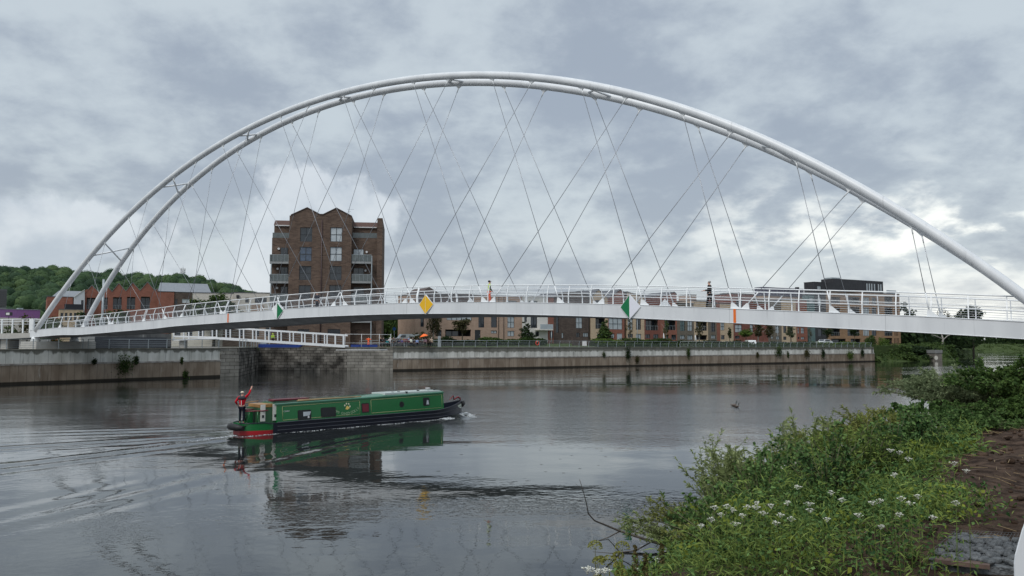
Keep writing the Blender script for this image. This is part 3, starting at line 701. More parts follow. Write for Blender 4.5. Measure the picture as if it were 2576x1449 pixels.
# ------------------------------------------------------------------ the row of houses behind the right quay
HR = Fr(1043, 158.7, 2062, 219.2, zb=4.2)
g_ = 'riverside terrace of modern brick houses'
h = House('terraced_house', HR, 1044, 1190, 742, 'long pink brick house with wide upper window and dark carport behind the weeping tree', BR_PINK, group=g_, yref=820)
h.win(1058, 790, 1066.5, 822, 1, 1).win(1123.7, 784, 1187, 806, 5, 1, GLASSL).door(1097.5, 830, 1111, 846).loggia(1120, 829, 1185, 846, rail=False, deep=3)
h.finish(); h.extra('upper_storey', MB().box(.3, h.w - .1, -.03, 8, h.zt - 2.6, h.zt + .35), mat('brown_cladding', (0.085, 0.055, 0.045), .8, .2, 1.0, stretch=(1, 1, 8)))
h.extra('gable', MB().prism([(1.0, h.zt + .34), (5.2, h.zt + .34), (3.1, h.zt + 1.5)], 0.0, 8), mat('brown_cladding', (0.1, .1, .1)))
h = House('terraced_house', HR, 1190.2, 1255, 744, 'pink brick house with dark front door and two tall windows', BR_PINK, group=g_, yref=820)
h.door(1194.5, 830, 1209, 855).win(1203.6, 794.6, 1218.4, 824, 2, 2).win(1235.5, 794.6, 1250.4, 824, 1, 1).win(1235.5, 831.5, 1250, 839, 2, 1, GLASSL).pipe(1254, 744, 855); h.finish()
h = House('terraced_house', HR, 1255.2, 1313.5, 745.5, 'pink brick house with white curtained windows beside the white house', BR_PINK, group=g_, yref=820)
h.win(1276.6, 795.5, 1294.2, 824.7, 2, 2, GLASSL).win(1276.6, 832.5, 1294, 846, 2, 1, GLASSL).win(1273, 757, 1300, 775, 3, 1, GLASSL).pipe(1267, 745, 855); h.finish()
h = House('terraced_house', HR, 1313.7, 1378, 745.5, 'white rendered house with glass balcony over its entrance', RENDERW, group=g_, yref=820)
h.win(1319, 796, 1325.6, 810.3, 1, 1).win(1335, 797, 1351.4, 825, 2, 1).win(1346.5, 834, 1356, 846, 1, 1).win(1330, 757, 1352, 775, 2, 1, GLASSL)
a0, a1, z0, z1 = h.r(1346, 828.5, 1377, 831); h.finish(); a1 = a0 + 3.6
h.extra('balcony_slab', MB().box(a0, a1, -1.7, -.01, z0, z0 + .22), RENDERW); h.extra('balcony_glass', MB().box(a0 + .3, a1, -1.68, -1.65, z0 + .24, z0 + 1.3).box(a1 - .03, a1, -1.64, -.02, z0 + .24, z0 + 1.3), GLASSL)
h.extra('column', MB().tube([(a1 - .3, -1.5, 4.2), (a1 - .3, -1.5, z0)], .09, 8), GALV)
h = House('terraced_house', HR, 1378.3, 1393, 748, 'narrow red brick link between the white and the dark brick house', BR_RED, group=g_, yref=820, depth=7); h.win(1383, 834, 1391, 850, 1, 1); h.finish()
h = House('terraced_house', HR, 1393.2, 1482.5, 747, 'dark brick end house with one narrow tall slot window', BR_DARK, group=g_, roof='poly', apex=[(1393.2, 748), (1416, 736), (1456, 735), (1482.5, 744)], yref=820)
h.win(1398.4, 796, 1405.8, 837, 1, 2).win(1449, 798, 1465, 826, 2, 2, GLASSL).win(1413, 837, 1418, 851, 1, 1, GLASSL).win(1449.6, 837, 1458.4, 848, 2, 1).win(1467, 837, 1480, 847.5, 3, 1, GLASSL).pipe(1481, 747, 855); h.finish()
h = House('terraced_house', HR, 1486, 1529, 752, 'beige brick house with open balcony behind the bushy tree', BR_BEIGE, group=g_, roof='gable', apex=[(1486, 748), (1505.5, 729), (1529, 750)], yref=820)
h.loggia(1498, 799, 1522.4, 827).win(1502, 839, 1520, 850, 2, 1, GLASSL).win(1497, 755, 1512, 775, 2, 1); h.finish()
h = House('terraced_house', HR, 1529.2, 1572, 752, 'red brick house with a wide white blinded window', BR_RED, group=g_, roof='gable', apex=[(1529.2, 750), (1560, 729.5), (1572, 737)], yref=820)
h.win(1531, 800, 1566, 829, 3, 2, GLASSL).win(1536, 839, 1546, 850, 2, 1, GLASSL).door(1552, 839, 1565.5, 855, GLASSL).pipe(1571, 752, 855); h.finish()
h = House('terraced_house', HR, 1577, 1621, 750, 'beige brick house with two tall paired windows', BR_BEIGE, group=g_, roof='gable', apex=[(1577, 735), (1600, 741), (1621, 748)], yref=820)
h.win(1579, 802, 1592, 829.6, 2, 2, GLASSL).win(1600, 802, 1612.6, 829.6, 2, 2).win(1579, 840, 1592.5, 849.5, 2, 1).win(1600, 840, 1613, 853, 2, 1, GLASSL).win(1584, 757, 1606, 775, 3, 1); h.finish()
h = House('terraced_house', HR, 1621.2, 1661, 757, 'dark red brick house with a wide black balcony opening', BR_DRED, group=g_, roof='poly', apex=[(1621.2, 749), (1661, 744)], yref=820)
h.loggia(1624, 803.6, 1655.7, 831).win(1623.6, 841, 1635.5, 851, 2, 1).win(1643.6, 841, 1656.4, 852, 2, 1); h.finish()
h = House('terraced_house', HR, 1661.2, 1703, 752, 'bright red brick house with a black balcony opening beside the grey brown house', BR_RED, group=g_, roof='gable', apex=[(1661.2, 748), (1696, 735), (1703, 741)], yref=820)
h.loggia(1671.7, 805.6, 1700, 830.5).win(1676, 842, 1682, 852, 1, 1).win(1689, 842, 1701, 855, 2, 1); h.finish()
h = House('terraced_house', HR, 1703.2, 1745.5, 763, 'grey brown brick house with two tall green glazed windows', BR_GREY, group=g_, yref=820)
h.win(1711, 806, 1723, 832.6, 2, 2, mat('glass_teal', (0.05, 0.10, 0.10), .1, .3, spec=.8)).win(1729.7, 806.5, 1741.8, 832.6, 2, 2, GLASSL).win(1711, 843, 1723, 853, 3, 1, GLASSL).win(1729.7, 843, 1743, 855, 3, 1, GLASSL); h.finish()
h = House('terraced_house', HR, 1745.7, 1781, 757, 'beige framed house with a large dark balcony opening behind a slim tree', BR_BEIGE, group=g_, yref=820)
h.loggia(1751, 808.5, 1779, 832).loggia(1751, 843, 1779, 855, rail=False); h.finish()
h = House('terraced_house', HR, 1781.2, 1802.5, 762, 'narrow grey brown house with one tall window', BR_GREY, group=g_, yref=820)
h.win(1789, 812, 1799, 834.6, 2, 2).win(1789, 843, 1800, 852, 2, 1, GLASSL); h.finish()
h = House('terraced_house', HR, 1802.7, 1845, 764, 'beige house with a red side strip and a small paired window', BR_BEIGE, group=g_, yref=820)
h.win(1813, 811.7, 1822.4, 831, 2, 2, GLASSL).win(1814, 843, 1823, 854, 1, 1); h.finish(); h.extra('red_strip', MB().box(.01, (h.w) * .2, -.04, -.004, 4.2, h.zt), BR_RED)
h = House('terraced_house', HR, 1845.2, 1896, 740, 'tall red brick house with a square white barred window', BR_DRED, group=g_, yref=820)
h.win(1849, 816.4, 1866.4, 836, 2, 2, GLASSL).win(1886.6, 816.4, 1894.5, 834.6, 1, 2, GLASSL).win(1849, 844.6, 1861, 852, 2, 1).win(1852, 756, 1868, 772, 3, 1); h.finish()
h = House('terraced_house', HR, 1896.2, 1966, 755, 'long dark red house partly hidden by two slim trees', BR_GREY, group=g_, yref=820)
h.win(1951, 820, 1960, 838, 2, 2, GLASSL).win(1940, 846, 1945.5, 852, 1, 1, GLASSL).win(1952.6, 846, 1961, 854, 2, 1, GLASSL).win(1919, 846, 1927, 858, 1, 1, GLASSL); h.finish(); h.extra('red_bay', MB().box(.01, h.w * .56, -.06, -.004, 4.2, h.zt - 1.0), BR_DRED)
h = House('terraced_house', HR, 1966.2, 2003, 755, 'beige house with an open tilted window near the row end', BR_BEIGE, group=g_, yref=820)
h.win(1970.5, 820, 1978, 838, 1, 2).win(1970.5, 846.7, 1978.6, 855, 2, 1).win(1988, 822, 1995, 838, 2, 1, GLASSL); h.finish()
h = House('terraced_house', HR, 2003.2, 2031, 755, 'last red brick house of the row with two narrow windows', BR_RED, group=g_, yref=820)
h.win(2006.8, 824, 2010.5, 839, 1, 2, GLASSL).win(2015, 824, 2023, 839, 2, 2, GLASSL).win(2015, 847.5, 2023.5, 854, 2, 1, GLASSL).win(2007, 847.5, 2011, 853, 1, 1); h.finish()
# taller blocks rising behind the terrace
h = House('apartment_block', HR, 1731, 1752, 742, 'small beige block rising behind the terrace', BR_PINK, 'apartment block', back=25, depth=4, yref=750); h.finish()
h = House('apartment_block', HR, 1836, 1922, 739.6, 'dark red block rising behind the right of the terrace', BR_DRED, 'apartment block', back=25, depth=4, yref=750); h.win(1893, 752, 1900, 765, 2, 2, GLASSL).win(1905, 752, 1912, 765, 2, 2, GLASSL); h.finish()
h = House('apartment_block', HR, 1921, 2028, 746, 'brick block under a dark purple panelled roof storey', BR_PINK, 'apartment block', back=12, depth=4, yref=750)
for i in range(3): h.win(1935 + i * 30, 790, 1945 + i * 30, 800, 2, 1)
h.finish(); a = 0; zr = h.fr.at(1975, 724, h.back)[1]; h.extra('roof_storey', MB().box(.3, h.w - .3, .6, 3.6, h.zt + .14, zr), mat('purple_cladding', (0.07, 0.065, 0.105), .5, .15, 1.0))
mm = MB()
for i in range(7): x = .8 + i * (h.w - 1.6) / 6; mm.box(x - .06, x + .06, .55, .598, h.zt + .3, zr - .5)
h.extra('roof_ribs', mm, GALV); h.extra('vent', MB().box(h.w - 1.2, h.w - .5, 2, 3, zr, zr + .6), DARK)

# ------------------------------------------------------------------ black and tan apartment block at the end of the row
HB = Fr(2046, 226, 2266, 246, zb=3.9)
h = House('apartment_block', HB, 2078, 2264, 736, 'tan brick apartment block with black penthouse beyond the terrace', BR_TAN, 'apartment block', depth=7, yref=790)
for (ya, yb) in ((747, 765), (773, 791), (799.5, 817), (826, 845)):
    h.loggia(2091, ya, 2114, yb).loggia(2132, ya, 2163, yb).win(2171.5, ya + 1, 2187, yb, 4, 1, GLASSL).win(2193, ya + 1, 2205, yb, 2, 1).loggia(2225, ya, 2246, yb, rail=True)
    for x in (2250.5, 2254, 2257.5): h.win(x, ya, x + 2.0, yb, 1, 1)
h.loggia(2091, 852, 2128, 866, rail=False).loggia(2140, 852, 2165, 866, rail=False).loggia(2225, 850, 2245, 866, rail=False)
for x in (2249.5, 2253, 2256.5, 2260): h.win(x, 851, x + 2.0, 866, 1, 1)
h.finish()
A = lambda px, py: (h.fr.at(px, py, 0)[0] - h.a0, h.fr.at(px, py, 0)[1])
x0 = A(2102, 720)[0]; x1 = A(2226, 720)[0]; x2 = A(2238, 720)[0]; zt = A(2160, 703.9)[1]; zb = h.zt + .14
ph = h.extra('penthouse', MB().prismz([(x0, .6), (x1, .6), (x2, 3.0), (x2, 5), (x0, 5)], zb, zt), BLACKC)
pw = MB()
for px in (2184, 2190, 2196, 2203, 2213, 2219): a_, z_ = A(px, 722); pw.box(a_, a_ + .45, .52, .598, zb + .5, zt - .9)
pw.build('window_strip', GLASSL, ph); h.extra('roof_plant', MB().box(A(2123, 700)[0], A(2143, 700)[0], 4, 7, zt, zt + .75), GALV)
h.extra('upper_wing', MB().box(A(2078, 720)[0] + .02, A(2150, 720)[0], -.5, 3, A(2100, 733)[1], A(2100, 711.5)[1]), BLACKC)
h.extra('right_terrace_screen', MB().box(A(2238, 730)[0], A(2262, 730)[0], 1.0, 1.1, zb, zb + 1.1), GLASSL)
h2 = House('apartment_block', HB, 2049, 2077.8, 710.6, 'slim black clad tower at the left of the tan apartment block', BLACKC, 'apartment block', depth=3.5, yref=760, roofm=BLACKC)
h2.win(2056, 719, 2066, 728, 1, 1, GLASSL).win(2057, 748, 2067, 768, 1, 1, GLASSL).win(2058, 827, 2068, 846, 1, 1).win(2057, 790, 2066, 806, 1, 1); h2.finish()
h3 = House('apartment_block', HB, 2033, 2048.8, 742, 'glazed green tinted stair block between the terrace and the black tower', mat('teal_clad', (0.10, 0.16, 0.16), .5, .2), 'apartment block', depth=2, yref=760)
h3.win(2036, 748, 2046, 760, 1, 1, GLASSL); h3.finish()

# ------------------------------------------------------------------ the tall brown brick block behind the lock
TB = Fr(719.5, 134, 880, 135.4, zb=3.85)
t_ = House('apartment_tower', TB, 725.5, 883, 543, 'tall dark brown brick apartment tower with twin gables behind the lock', BR_BROWN, 'apartment tower', depth=16, yref=700, roof='gable', apex=[(731.7, 542), (773, 523.5), (805, 540.5), (813, 540.5), (846.3, 524.4), (886, 545)], roofm=mat('brown_roof', (0.07, 0.05, 0.045), .8, .2))
rows = [(572, 608), (621, 657), (669.2, 704.4), (717.5, 752), (766, 800)]
for i, (ya, yb) in enumerate(rows):
    dx = -i * 1.25
    t_.win(755 + dx, ya, 785.3 + dx, yb, 2, 2, GLASSD if i != 1 else mat('glass_blue', (0.05, 0.075, 0.12), .08, .3, spec=.8))
    t_.win(831 + dx * .7, ya, 861 + dx * .7, yb, 2, 2, GLASSL if i < 2 else GLASSD)
t_.win(749, 828, 778, 840, 3, 2); t_.win(824, 828, 856, 840, 2, 2)
t_.finish()
a_ = TB.at(808, 700)[0] - t_.a0; MB().tube([(a_, -.09, 3.9), (a_, -.09, t_.zt - .8)], .09, 8).build('drainpipe', mat('pipe_plum', (0.06, 0.035, 0.035), .5, .1), t_.o)
# stepped wings with balconies either side
def wing(x0, x1, ytop, side):
    b0 = TB.at(x0, 700, 1.6)[0] - t_.a0; b1 = TB.at(x1, 700, 1.6)[0] - t_.a0; zt = TB.at((x0 + x1) / 2, ytop, 1.6)[1]; zs = TB.at(x0, 598, 1.6)[1]
    m = MB().box(b0, b1, 1.6, 15, 3.85, zs); w = m.build('side_wing', BR_BROWN, t_.o)
    MB().box(b0, b1, 3.6, 15, zs + .002, zt - 1.0).build('set_back_storey', BR_BROWN, w)
    # mansard roof of the top storey
    MB().add([(b0 - .05, 3.4, zt - 1.0), (b1 + .05, 3.4, zt - 1.0), (b1 + .05, 15, zt - 1.0), (b0 - .05, 15, zt - 1.0), (b0 - .05, 4.6, zt), (b1 + .05, 4.6, zt), (b1 + .05, 15, zt), (b0 - .05, 15, zt)],
             [(0, 1, 5, 4), (1, 2, 6, 5), (2, 3, 7, 6), (3, 0, 4, 7), (4, 5, 6, 7)]).build('wing_roof', mat('mansard_brown', (0.085, 0.045, 0.035), .8, .15, 1.0, stretch=(5, 5, 1)), w)
    MB().box(b0 + .2, b1 - .2, 3.3, 3.39, zt - 1.15, zt - .98).build('gutter', FRAMEW, w)
    MB().box(b0 + .05, b1 - .05, 1.7, 1.75, zs + .0, zs + .9).build('terrace_glass', mat('balcony_glass', (0.085, 0.10, 0.10), .15, .2, spec=.8), w)
    if side > 0: MB().box(b1 + .001, b1 + .9, .9, 15, 3.85, zt + .25).build('gable_end', BR_BROWN, w)
    return w, b0, b1, zs, zt
wl, b0, b1, zs, zt = wing(682.5, 727.5, 548, -1); wr2, c0, c1, zs2, zt2 = wing(884.2, 948, 553, 1)
for (w, xa, xb, tops, x2, x3, prx0, prx1) in ((wl, 706, 724, (583.5, 623, 672, 721, 770), 678, 726, -1.0, 0), (wr2, 889, 915, (589, 627, 674.5, 723, 772), 884.5, 934.5, 0, 0)):
    for i, y in enumerate(tops):
        fl = i == 0; ya_, yb_ = y, y + (14 if fl else 33)
        q0, q1, qz0, qz1 = TB.rect(xa + (24 if fl and w is wr2 else 0), ya_, xb + (22 if fl and w is wr2 else 0), yb_, 1.6); q0 -= t_.a0; q1 -= t_.a0; yw = 3.58 if fl else 1.58
        f = MB().box(q0, q1, yw - .06, yw, qz0, qz1).build('window', FRAME, w)
        g = MB(); mid = (q0 + q1) / 2
        for u0, u1 in ((q0 + .07, mid - .04), (mid + .04, q1 - .07)): g.quad((u0, yw - .066, qz0 + .07), (u1, yw - .066, qz0 + .07), (u1, yw - .066, qz1 - .07), (u0, yw - .066, qz1 - .07))
        g.build('pane', GLASSL if i in (0, 1) and w is wr2 else GLASSD, f)
    for y in (658, 707.5, 757, 806.5):
        q0, q1, qz0, qz1 = TB.rect(x2, y, x3, y + 5, .2); q0 -= t_.a0; q1 -= t_.a0
        s_ = MB().box(q0, q1, .2, 1.58, qz0, qz1).build('balcony', mat('balcony_slab_grey', (0.25, 0.26, 0.26), .6, .1), w)
        MB().box(q0 + .02, q1 - .02, .22, .25, qz1 + .02, qz1 + 1.15).box(q0 + .02, q0 + .05, .26, 1.55, qz1 + .02, qz1 + 1.15).build('balcony_glass', mat('balcony_glass', (0.085, 0.10, 0.10), .15, .2, spec=.8), s_)
        bl = MB().bar((q0, .235, qz1 + 1.19), (q1, .235, qz1 + 1.19), .05, .05)
        for k in range(6): x = lerp(q0 + .03, q1 - .03, k / 5); bl.bar((x, .21, qz1), (x, .21, qz1 + 1.16), .04, .03)
        bl.build('balustrade', GALV, s_)
    xe = (q0 + .08) if w is wl else (q1 - .08)
    MB().bar((xe, .3, 3.9), (xe, .3, TB.at(700, 640)[1]), .16, .16).build('balcony_column', GALV, w)
for px, py in ((701.2, 625.6), (698.4, 676), (697, 724.3), (919.5, 680.7), (922.5, 634)):
    a_, z_ = TB.at(px, py, 1.5); a_ -= t_.a0; MB().tube([(a_, 1.42, z_), (a_, 1.57, z_)], .19, 14).build('round_lamp', FRAMEW, wl if px < 800 else wr2)
# tv aerial on the roof
a_, z_ = TB.at(876, 545); a_ -= t_.a0; MB().tube([(a_, 2, z_ - .5), (a_, 2, z_ + 1.7)], .03, 5).tube([(a_ - .3, 2, z_ + 1.6), (a_ + .8, 2, z_ + 1.6)], .02, 4).tube([(a_ - .2, 2, z_ + 1.2), (a_ + .3, 2, z_ + 1.2)], .02, 4).build('aerial', GALV, t_.o)

# ------------------------------------------------------------------ left bank buildings
SW = Fr(212, 205, 383, 212, zb=3.85)
h = House('brick_hall', SW, 212.5, 396, 734, 'long red brick hall with a saw tooth row of steep gables behind the bridge', BR_RED, 'building', depth=16, yref=750, roof='gable',
          apex=[(212.5, 738), (231, 718), (249, 735.5), (265, 716), (282, 734), (299, 712.6), (316.5, 732.8), (334, 711.3), (352, 731.5), (371, 709.9), (389, 731), (396, 727)], roofm=mat('zinc_roof', (0.20, 0.215, 0.235), .5, .12))
for x0, x1 in ((218, 241), (255, 271), (284, 306), (319, 340), (354, 377)):
    h.loggia(x0, 749 - (x0 - 218) * .02, x1, 778, rail=True, deep=.9)
h.finish()
h = House('brick_hall', SW, 396.3, 438, 734, 'plain red brick end of the saw tooth building under a grey pitched roof', BR_RED, 'building', depth=14, yref=750, back=-.5)
h.finish(); h.extra('pitched_roof', MB().add([(0.2, 1, h.zt + .14), (13.5, 1, h.zt + .14), (13.5, 13, h.zt + .14), (.2, 13, h.zt + .14), (.8, 7, h.zt + 2.9), (13.0, 7, h.zt + 2.9)], [(0, 1, 5, 4), (2, 3, 4, 5), (0, 4, 3), (1, 2, 5)]), mat('zinc_roof', (.2, .2, .2)))
h = House('brick_house', SW, 438.2, 483, 735.5, 'brown brick house with a white window beside the green tree', BR_DARK, 'house', depth=12, yref=750, back=-.3)
h.win(458, 752, 477, 762, 2, 1, GLASSL, frame=FRAMEW).win(440, 752, 446, 765, 1, 1); h.finish()
SL = Fr(118, 190, 210, 194, zb=3.85)
h = House('brick_house', SL, 118.5, 183, 747, 'red brick house at far left under a grey slate roof', BR_RED, 'house', depth=14, yref=760, back=5)
h.finish(); h.extra('pitched_roof', MB().add([(1, 1, h.zt + .14), (h.w + 1.5, 1, h.zt + .14), (h.w + 1.5, 12, h.zt + .14), (1, 12, h.zt + .14), (2.6, 6, h.zt + 1.9), (h.w + 2.2, 6, h.zt + 1.9)], [(0, 1, 5, 4), (2, 3, 4, 5), (0, 4, 3), (1, 2, 5)]), mat('zinc_roof', (.2, .2, .2)))
h.extra('parapet', MB().prism([(h.w + .2, h.zt), (h.w + 3.2, h.zt + 2.3), (h.w + 3.6, h.zt + 2.2), (h.w + 1, h.zt - .3)], 3, 3.4), BR_RED)
h = House('white_house', SL, 186.5, 213, 749, 'white clad house with steep white roof beside the saw tooth building', mat('white_cladding', (0.50, 0.52, 0.54), .7, .15, 1.0, stretch=(12, 12, .4)), 'house', depth=12, yref=760, back=3, roof='poly', apex=[(186.5, 748), (213, 729)], roofm=RENDERW)
h.win(204, 755, 210.5, 766, 1, 1); h.finish()
h = House('beige_house', SL, 149, 209.5, 779, 'low beige house with a black balcony above', BR_BEIGE, 'house', depth=8, yref=790, back=0)
for x in (152, 163, 174.5, 186): h.win(x, 787, x + 6.5, 806, 1, 1)
h.finish(); h.extra('balcony_front', MB().box(h.w * .2, h.w, .05, .12, h.zt + .14, h.zt + 1.35), mat('black_railing', (0.012, 0.014, 0.02), .6, .2))
PB = Fr(-160, 196, 101, 212, zb=3.8)
PU = mat('purple_cladding_shed', (0.27, 0.125, 0.33), .55, .1, .8, stretch=(6, 6, .2))
h = House('purple_shed', PB, -150, 101, 777, 'long purple clad retail shed at the left edge', PU, 'shed', depth=30, yref=785, roofm=GALV)
h.finish(); h.extra('white_base', MB().box(.02, h.w, -.08, -.004, 3.8, PB.at(50, 800)[1] - 0), RENDERW); h.extra('roof_unit', MB().box(h.w * .79, h.w * .84, 2, 4, h.zt + .14, h.zt + .5), GALV)
# grey tower block on the hill foot
TBk = Fr(-30, 420, 17, 425, zb=4)
h = House('tower_block', TBk, -28, 17, 728, 'distant grey concrete tower block below the wooded hill', mat('grey_concrete', (0.20, 0.20, 0.21), .8, .1), 'tower block', depth=14, yref=750)
h.finish(); q = MB()
for i in range(9): z = lerp(TBk.at(0, 770)[1], h.zt - 1.2, i / 8); q.box(.3, h.w - .2, -.5, -.01, z, z + .9)
h.extra('balcony_bands', q, mat('band_dark', (0.07, 0.07, 0.075), .7, .1))
# flat white houses between the green tree and the tower
SWH = Fr(588, 172, 677, 174, zb=3.85)
h = House('white_house', SWH, 588.5, 684, 737, 'flat roofed cream house left of the tall tower', CREAM, 'house', depth=10, yref=750)
h.win(617, 749, 626, 761, 1, 1).win(641, 749, 671, 762, 1, 1).win(600, 790, 612, 812, 2, 1).win(630, 790, 645, 812, 2, 1); h.finish()
h.extra('brown_panel', MB().box(h.w * .46, h.w * .8, -.05, -.004, h.zt - 8, h.zt - 2.6), mat('tan_panel', (0.30, 0.21, 0.15), .8, .1)); h.extra('hopper', MB().box(.5, 1.1, -.35, -.01, h.zt - 1.1, h.zt - .5), DARK)
h = House('white_house', SWH, 484, 588, 737.5, 'cream house mostly hidden behind the round green tree', CREAM, 'house', depth=10, yref=750, back=3)
h.win(555, 742, 565, 750, 1, 1); h.finish()
# low cream houses seen under the footbridge, behind the small white bridge
SU = Fr(430, 160, 700, 162, zb=3.85)
h = House('beige_house', SU, 432, 560, 812, 'low cream house seen under the footbridge behind the small white bridge', CREAM, 'house', depth=3, yref=830)
for x in (440, 470, 500, 530): h.win(x, 826, x + 14, 845, 3, 1)
h.finish()
h = House('beige_house', SU, 560.3, 700, 802, 'low house with brown panels seen between the two bridges', mat('brown_panels', (0.17, 0.12, 0.10), .8, .35, 1.2, col2=(.30, .24, .19), stretch=(1, 1, 3)), 'house', depth=3, yref=830)
for x in (570, 600, 640, 668): h.win(x, 824, x + 12, 845, 2, 1)
h.finish()
# ------------------------------------------------------------------ foliage
def leafmat(name, c1, c2, rough=.7, spec=.12, trans=.25, ns=.5):
    if name in MATS: return MATS[name]
    m = bpy.data.materials.new(name); m.use_nodes = True; t = m.node_tree; n = t.nodes; b = n['Principled BSDF']; b.inputs['Roughness'].default_value = rough; b.inputs['Specular IOR Level'].default_value = spec
    g = n.new('ShaderNodeNewGeometry'); co = n.new('ShaderNodeTexCoord'); no = n.new('ShaderNodeTexNoise'); no.inputs['Scale'].default_value = ns; no.inputs['Detail'].default_value = 3; t.links.new(co.outputs['Object'], no.inputs[0])
    a = n.new('ShaderNodeMath'); a.operation = 'MULTIPLY_ADD'; t.links.new(g.outputs['Random Per Island'], a.inputs[0]); a.inputs[1].default_value = .6; t.links.new(no.outputs[0], a.inputs[2])
    r = n.new('ShaderNodeMapRange'); t.links.new(a.outputs[0], r.inputs[0]); r.inputs[1].default_value = .45; r.inputs[2].default_value = 1.15
    x = n.new('ShaderNodeMix'); x.data_type = 'RGBA'; t.links.new(r.outputs[0], x.inputs[0]); x.inputs[6].default_value = (*c1, 1); x.inputs[7].default_value = (*c2, 1); t.links.new(x.outputs[2], b.inputs['Base Color'])
    if trans:
        tr = n.new('ShaderNodeBsdfTranslucent'); t.links.new(x.outputs[2], tr.inputs[0]); ms = n.new('ShaderNodeMixShader'); ms.inputs[0].default_value = trans
        t.links.new(b.outputs[0], ms.inputs[1]); t.links.new(tr.outputs[0], ms.inputs[2]); t.links.new(ms.outputs[0], n['Material Output'].inputs[0])
    MATS[name] = m; return m
L_DARK = leafmat('leaves_dark', (0.012, 0.026, 0.010), (0.036, 0.060, 0.020))
L_MID = leafmat('leaves_mid', (0.024, 0.048, 0.014), (0.075, 0.115, 0.030))
L_BRI = leafmat('leaves_bright', (0.045, 0.085, 0.016), (0.13, 0.19, 0.040))
L_GREY = leafmat('leaves_greygreen', (0.050, 0.068, 0.038), (0.13, 0.155, 0.085))
L_RED = leafmat('leaves_redbrown', (0.040, 0.038, 0.018), (0.090, 0.085, 0.035))
L_FOR = leafmat('leaves_forest', (0.020, 0.046, 0.022), (0.066, 0.112, 0.046), trans=.1, ns=.07)
BARK = mat('bark', (0.10, 0.085, 0.065), .9, .3, 6.0, bump=.3)
BARKP = mat('pale_bark', (0.30, 0.28, 0.25), .8, .2, 6.0)
rnd = random.Random(11)
def leafquad(m, p, s, up=.3, asp=1.0, out=None):
    n_ = Vector((rnd.gauss(0, 1), rnd.gauss(0, 1), rnd.gauss(0, 1) + up))
    if out is not None: n_ = out * 1.5 + n_ * .55
    n_.normalize(); a = n_.orthogonal().normalized(); a.rotate(Matrix.Rotation(rnd.uniform(0, 6.28), 3, n_)); b = n_.cross(a)
    a = a * s * asp; b = b * s
    m.add([p - a * .5 - b * .15, p - a * .1 - b * .5, p + a * .5 + b * rnd.uniform(-.2, .2), p + a * .05 + b * .5], [(0, 1, 2, 3)])
def crown_mesh(name, blobs, n, leaf, material, shell=.62):
    """leaf clumps spread through several overlapping lobes"""
    m = MB(); tot = sum(b[3] ** 2 for b in blobs)
    for bx, by, bz, br, sz in blobs:
        subs = []
        for _ in range(max(4, int(9))):
            d = Vector((rnd.gauss(0, 1), rnd.gauss(0, 1), rnd.gauss(0, 1))).normalized(); subs.append((d * br * rnd.uniform(.45, .85), br * rnd.uniform(.28, .5)))
        for _ in range(int(n * br ** 2 / tot)):
            c, r_ = subs[rnd.randrange(len(subs))] if rnd.random() < .8 else (Vector(), br * .8)
            d = Vector((rnd.gauss(0, 1), rnd.gauss(0, 1), rnd.gauss(0, 1))).normalized(); q = c + d * r_ * rnd.uniform(shell, 1.05)
            leafquad(m, Vector((bx + q.x, by + q.y, bz + q.z * sz)), leaf * rnd.uniform(.6, 1.3), out=d)
    return m.mesh(name, material)
def trunk_mesh(name, h, r0, limbs, m_, spread=.25, top=.75):
    m = MB(); m.tube([(0, 0, -.3), (rnd.uniform(-.05, .05) * h * .2, 0, h * .35), (rnd.uniform(-.03, .03) * h, rnd.uniform(-.03, .03) * h, h * top)], [r0, r0 * .7, r0 * .2], 7)
    for i in range(limbs):
        a = rnd.uniform(0, 6.28); z = h * rnd.uniform(.3, .6); e = h * spread * rnd.uniform(.6, 1.1)
        m.tube([(0, 0, z), (math.cos(a) * e * .5, math.sin(a) * e * .5, z + h * .12), (math.cos(a) * e, math.sin(a) * e, z + h * rnd.uniform(.2, .3))], [r0 * .4, r0 * .25, r0 * .08], 5)
    return m.mesh(name, m_)
def blobs(kind):
    o = []
    if kind == 'round':
        for _ in range(9): a = rnd.uniform(0, 6.28); r = rnd.uniform(0, .24); o.append((math.cos(a) * r, math.sin(a) * r, rnd.uniform(.45, .82), rnd.uniform(.13, .22), .85))
    elif kind == 'slim':
        for i in range(7): z = .35 + i * .095; o.append((rnd.uniform(-.05, .05), rnd.uniform(-.05, .05), z, .15 - abs(z - .55) * .17, 1.0))
    elif kind == 'wide':
        for _ in range(11): a = rnd.uniform(0, 6.28); r = rnd.uniform(.05, .42); o.append((math.cos(a) * r, math.sin(a) * r, rnd.uniform(.35, .82) - r * .3, rnd.uniform(.16, .24), .8))
    elif kind == 'bush':
        for _ in range(9): a = rnd.uniform(0, 6.28); r = rnd.uniform(0, .38); o.append((math.cos(a) * r, math.sin(a) * r, rnd.uniform(.2, .72) * (1 - r * .5), rnd.uniform(.2, .3), .9))
    elif kind == 'cone':
        for i in range(9): z = .14 + i * .095; rr = .30 * (1 - z) + .04; o.append((rnd.uniform(-.05, .05), rnd.uniform(-.05, .05), z, rr, .7))
    elif kind == 'weep':
        for _ in range(9): a = rnd.uniform(0, 6.28); r = rnd.uniform(.05, .22); o.append((math.cos(a) * r, math.sin(a) * r, rnd.uniform(.35, .82), rnd.uniform(.12, .17), 1.9))
    return o
CACHE = {}
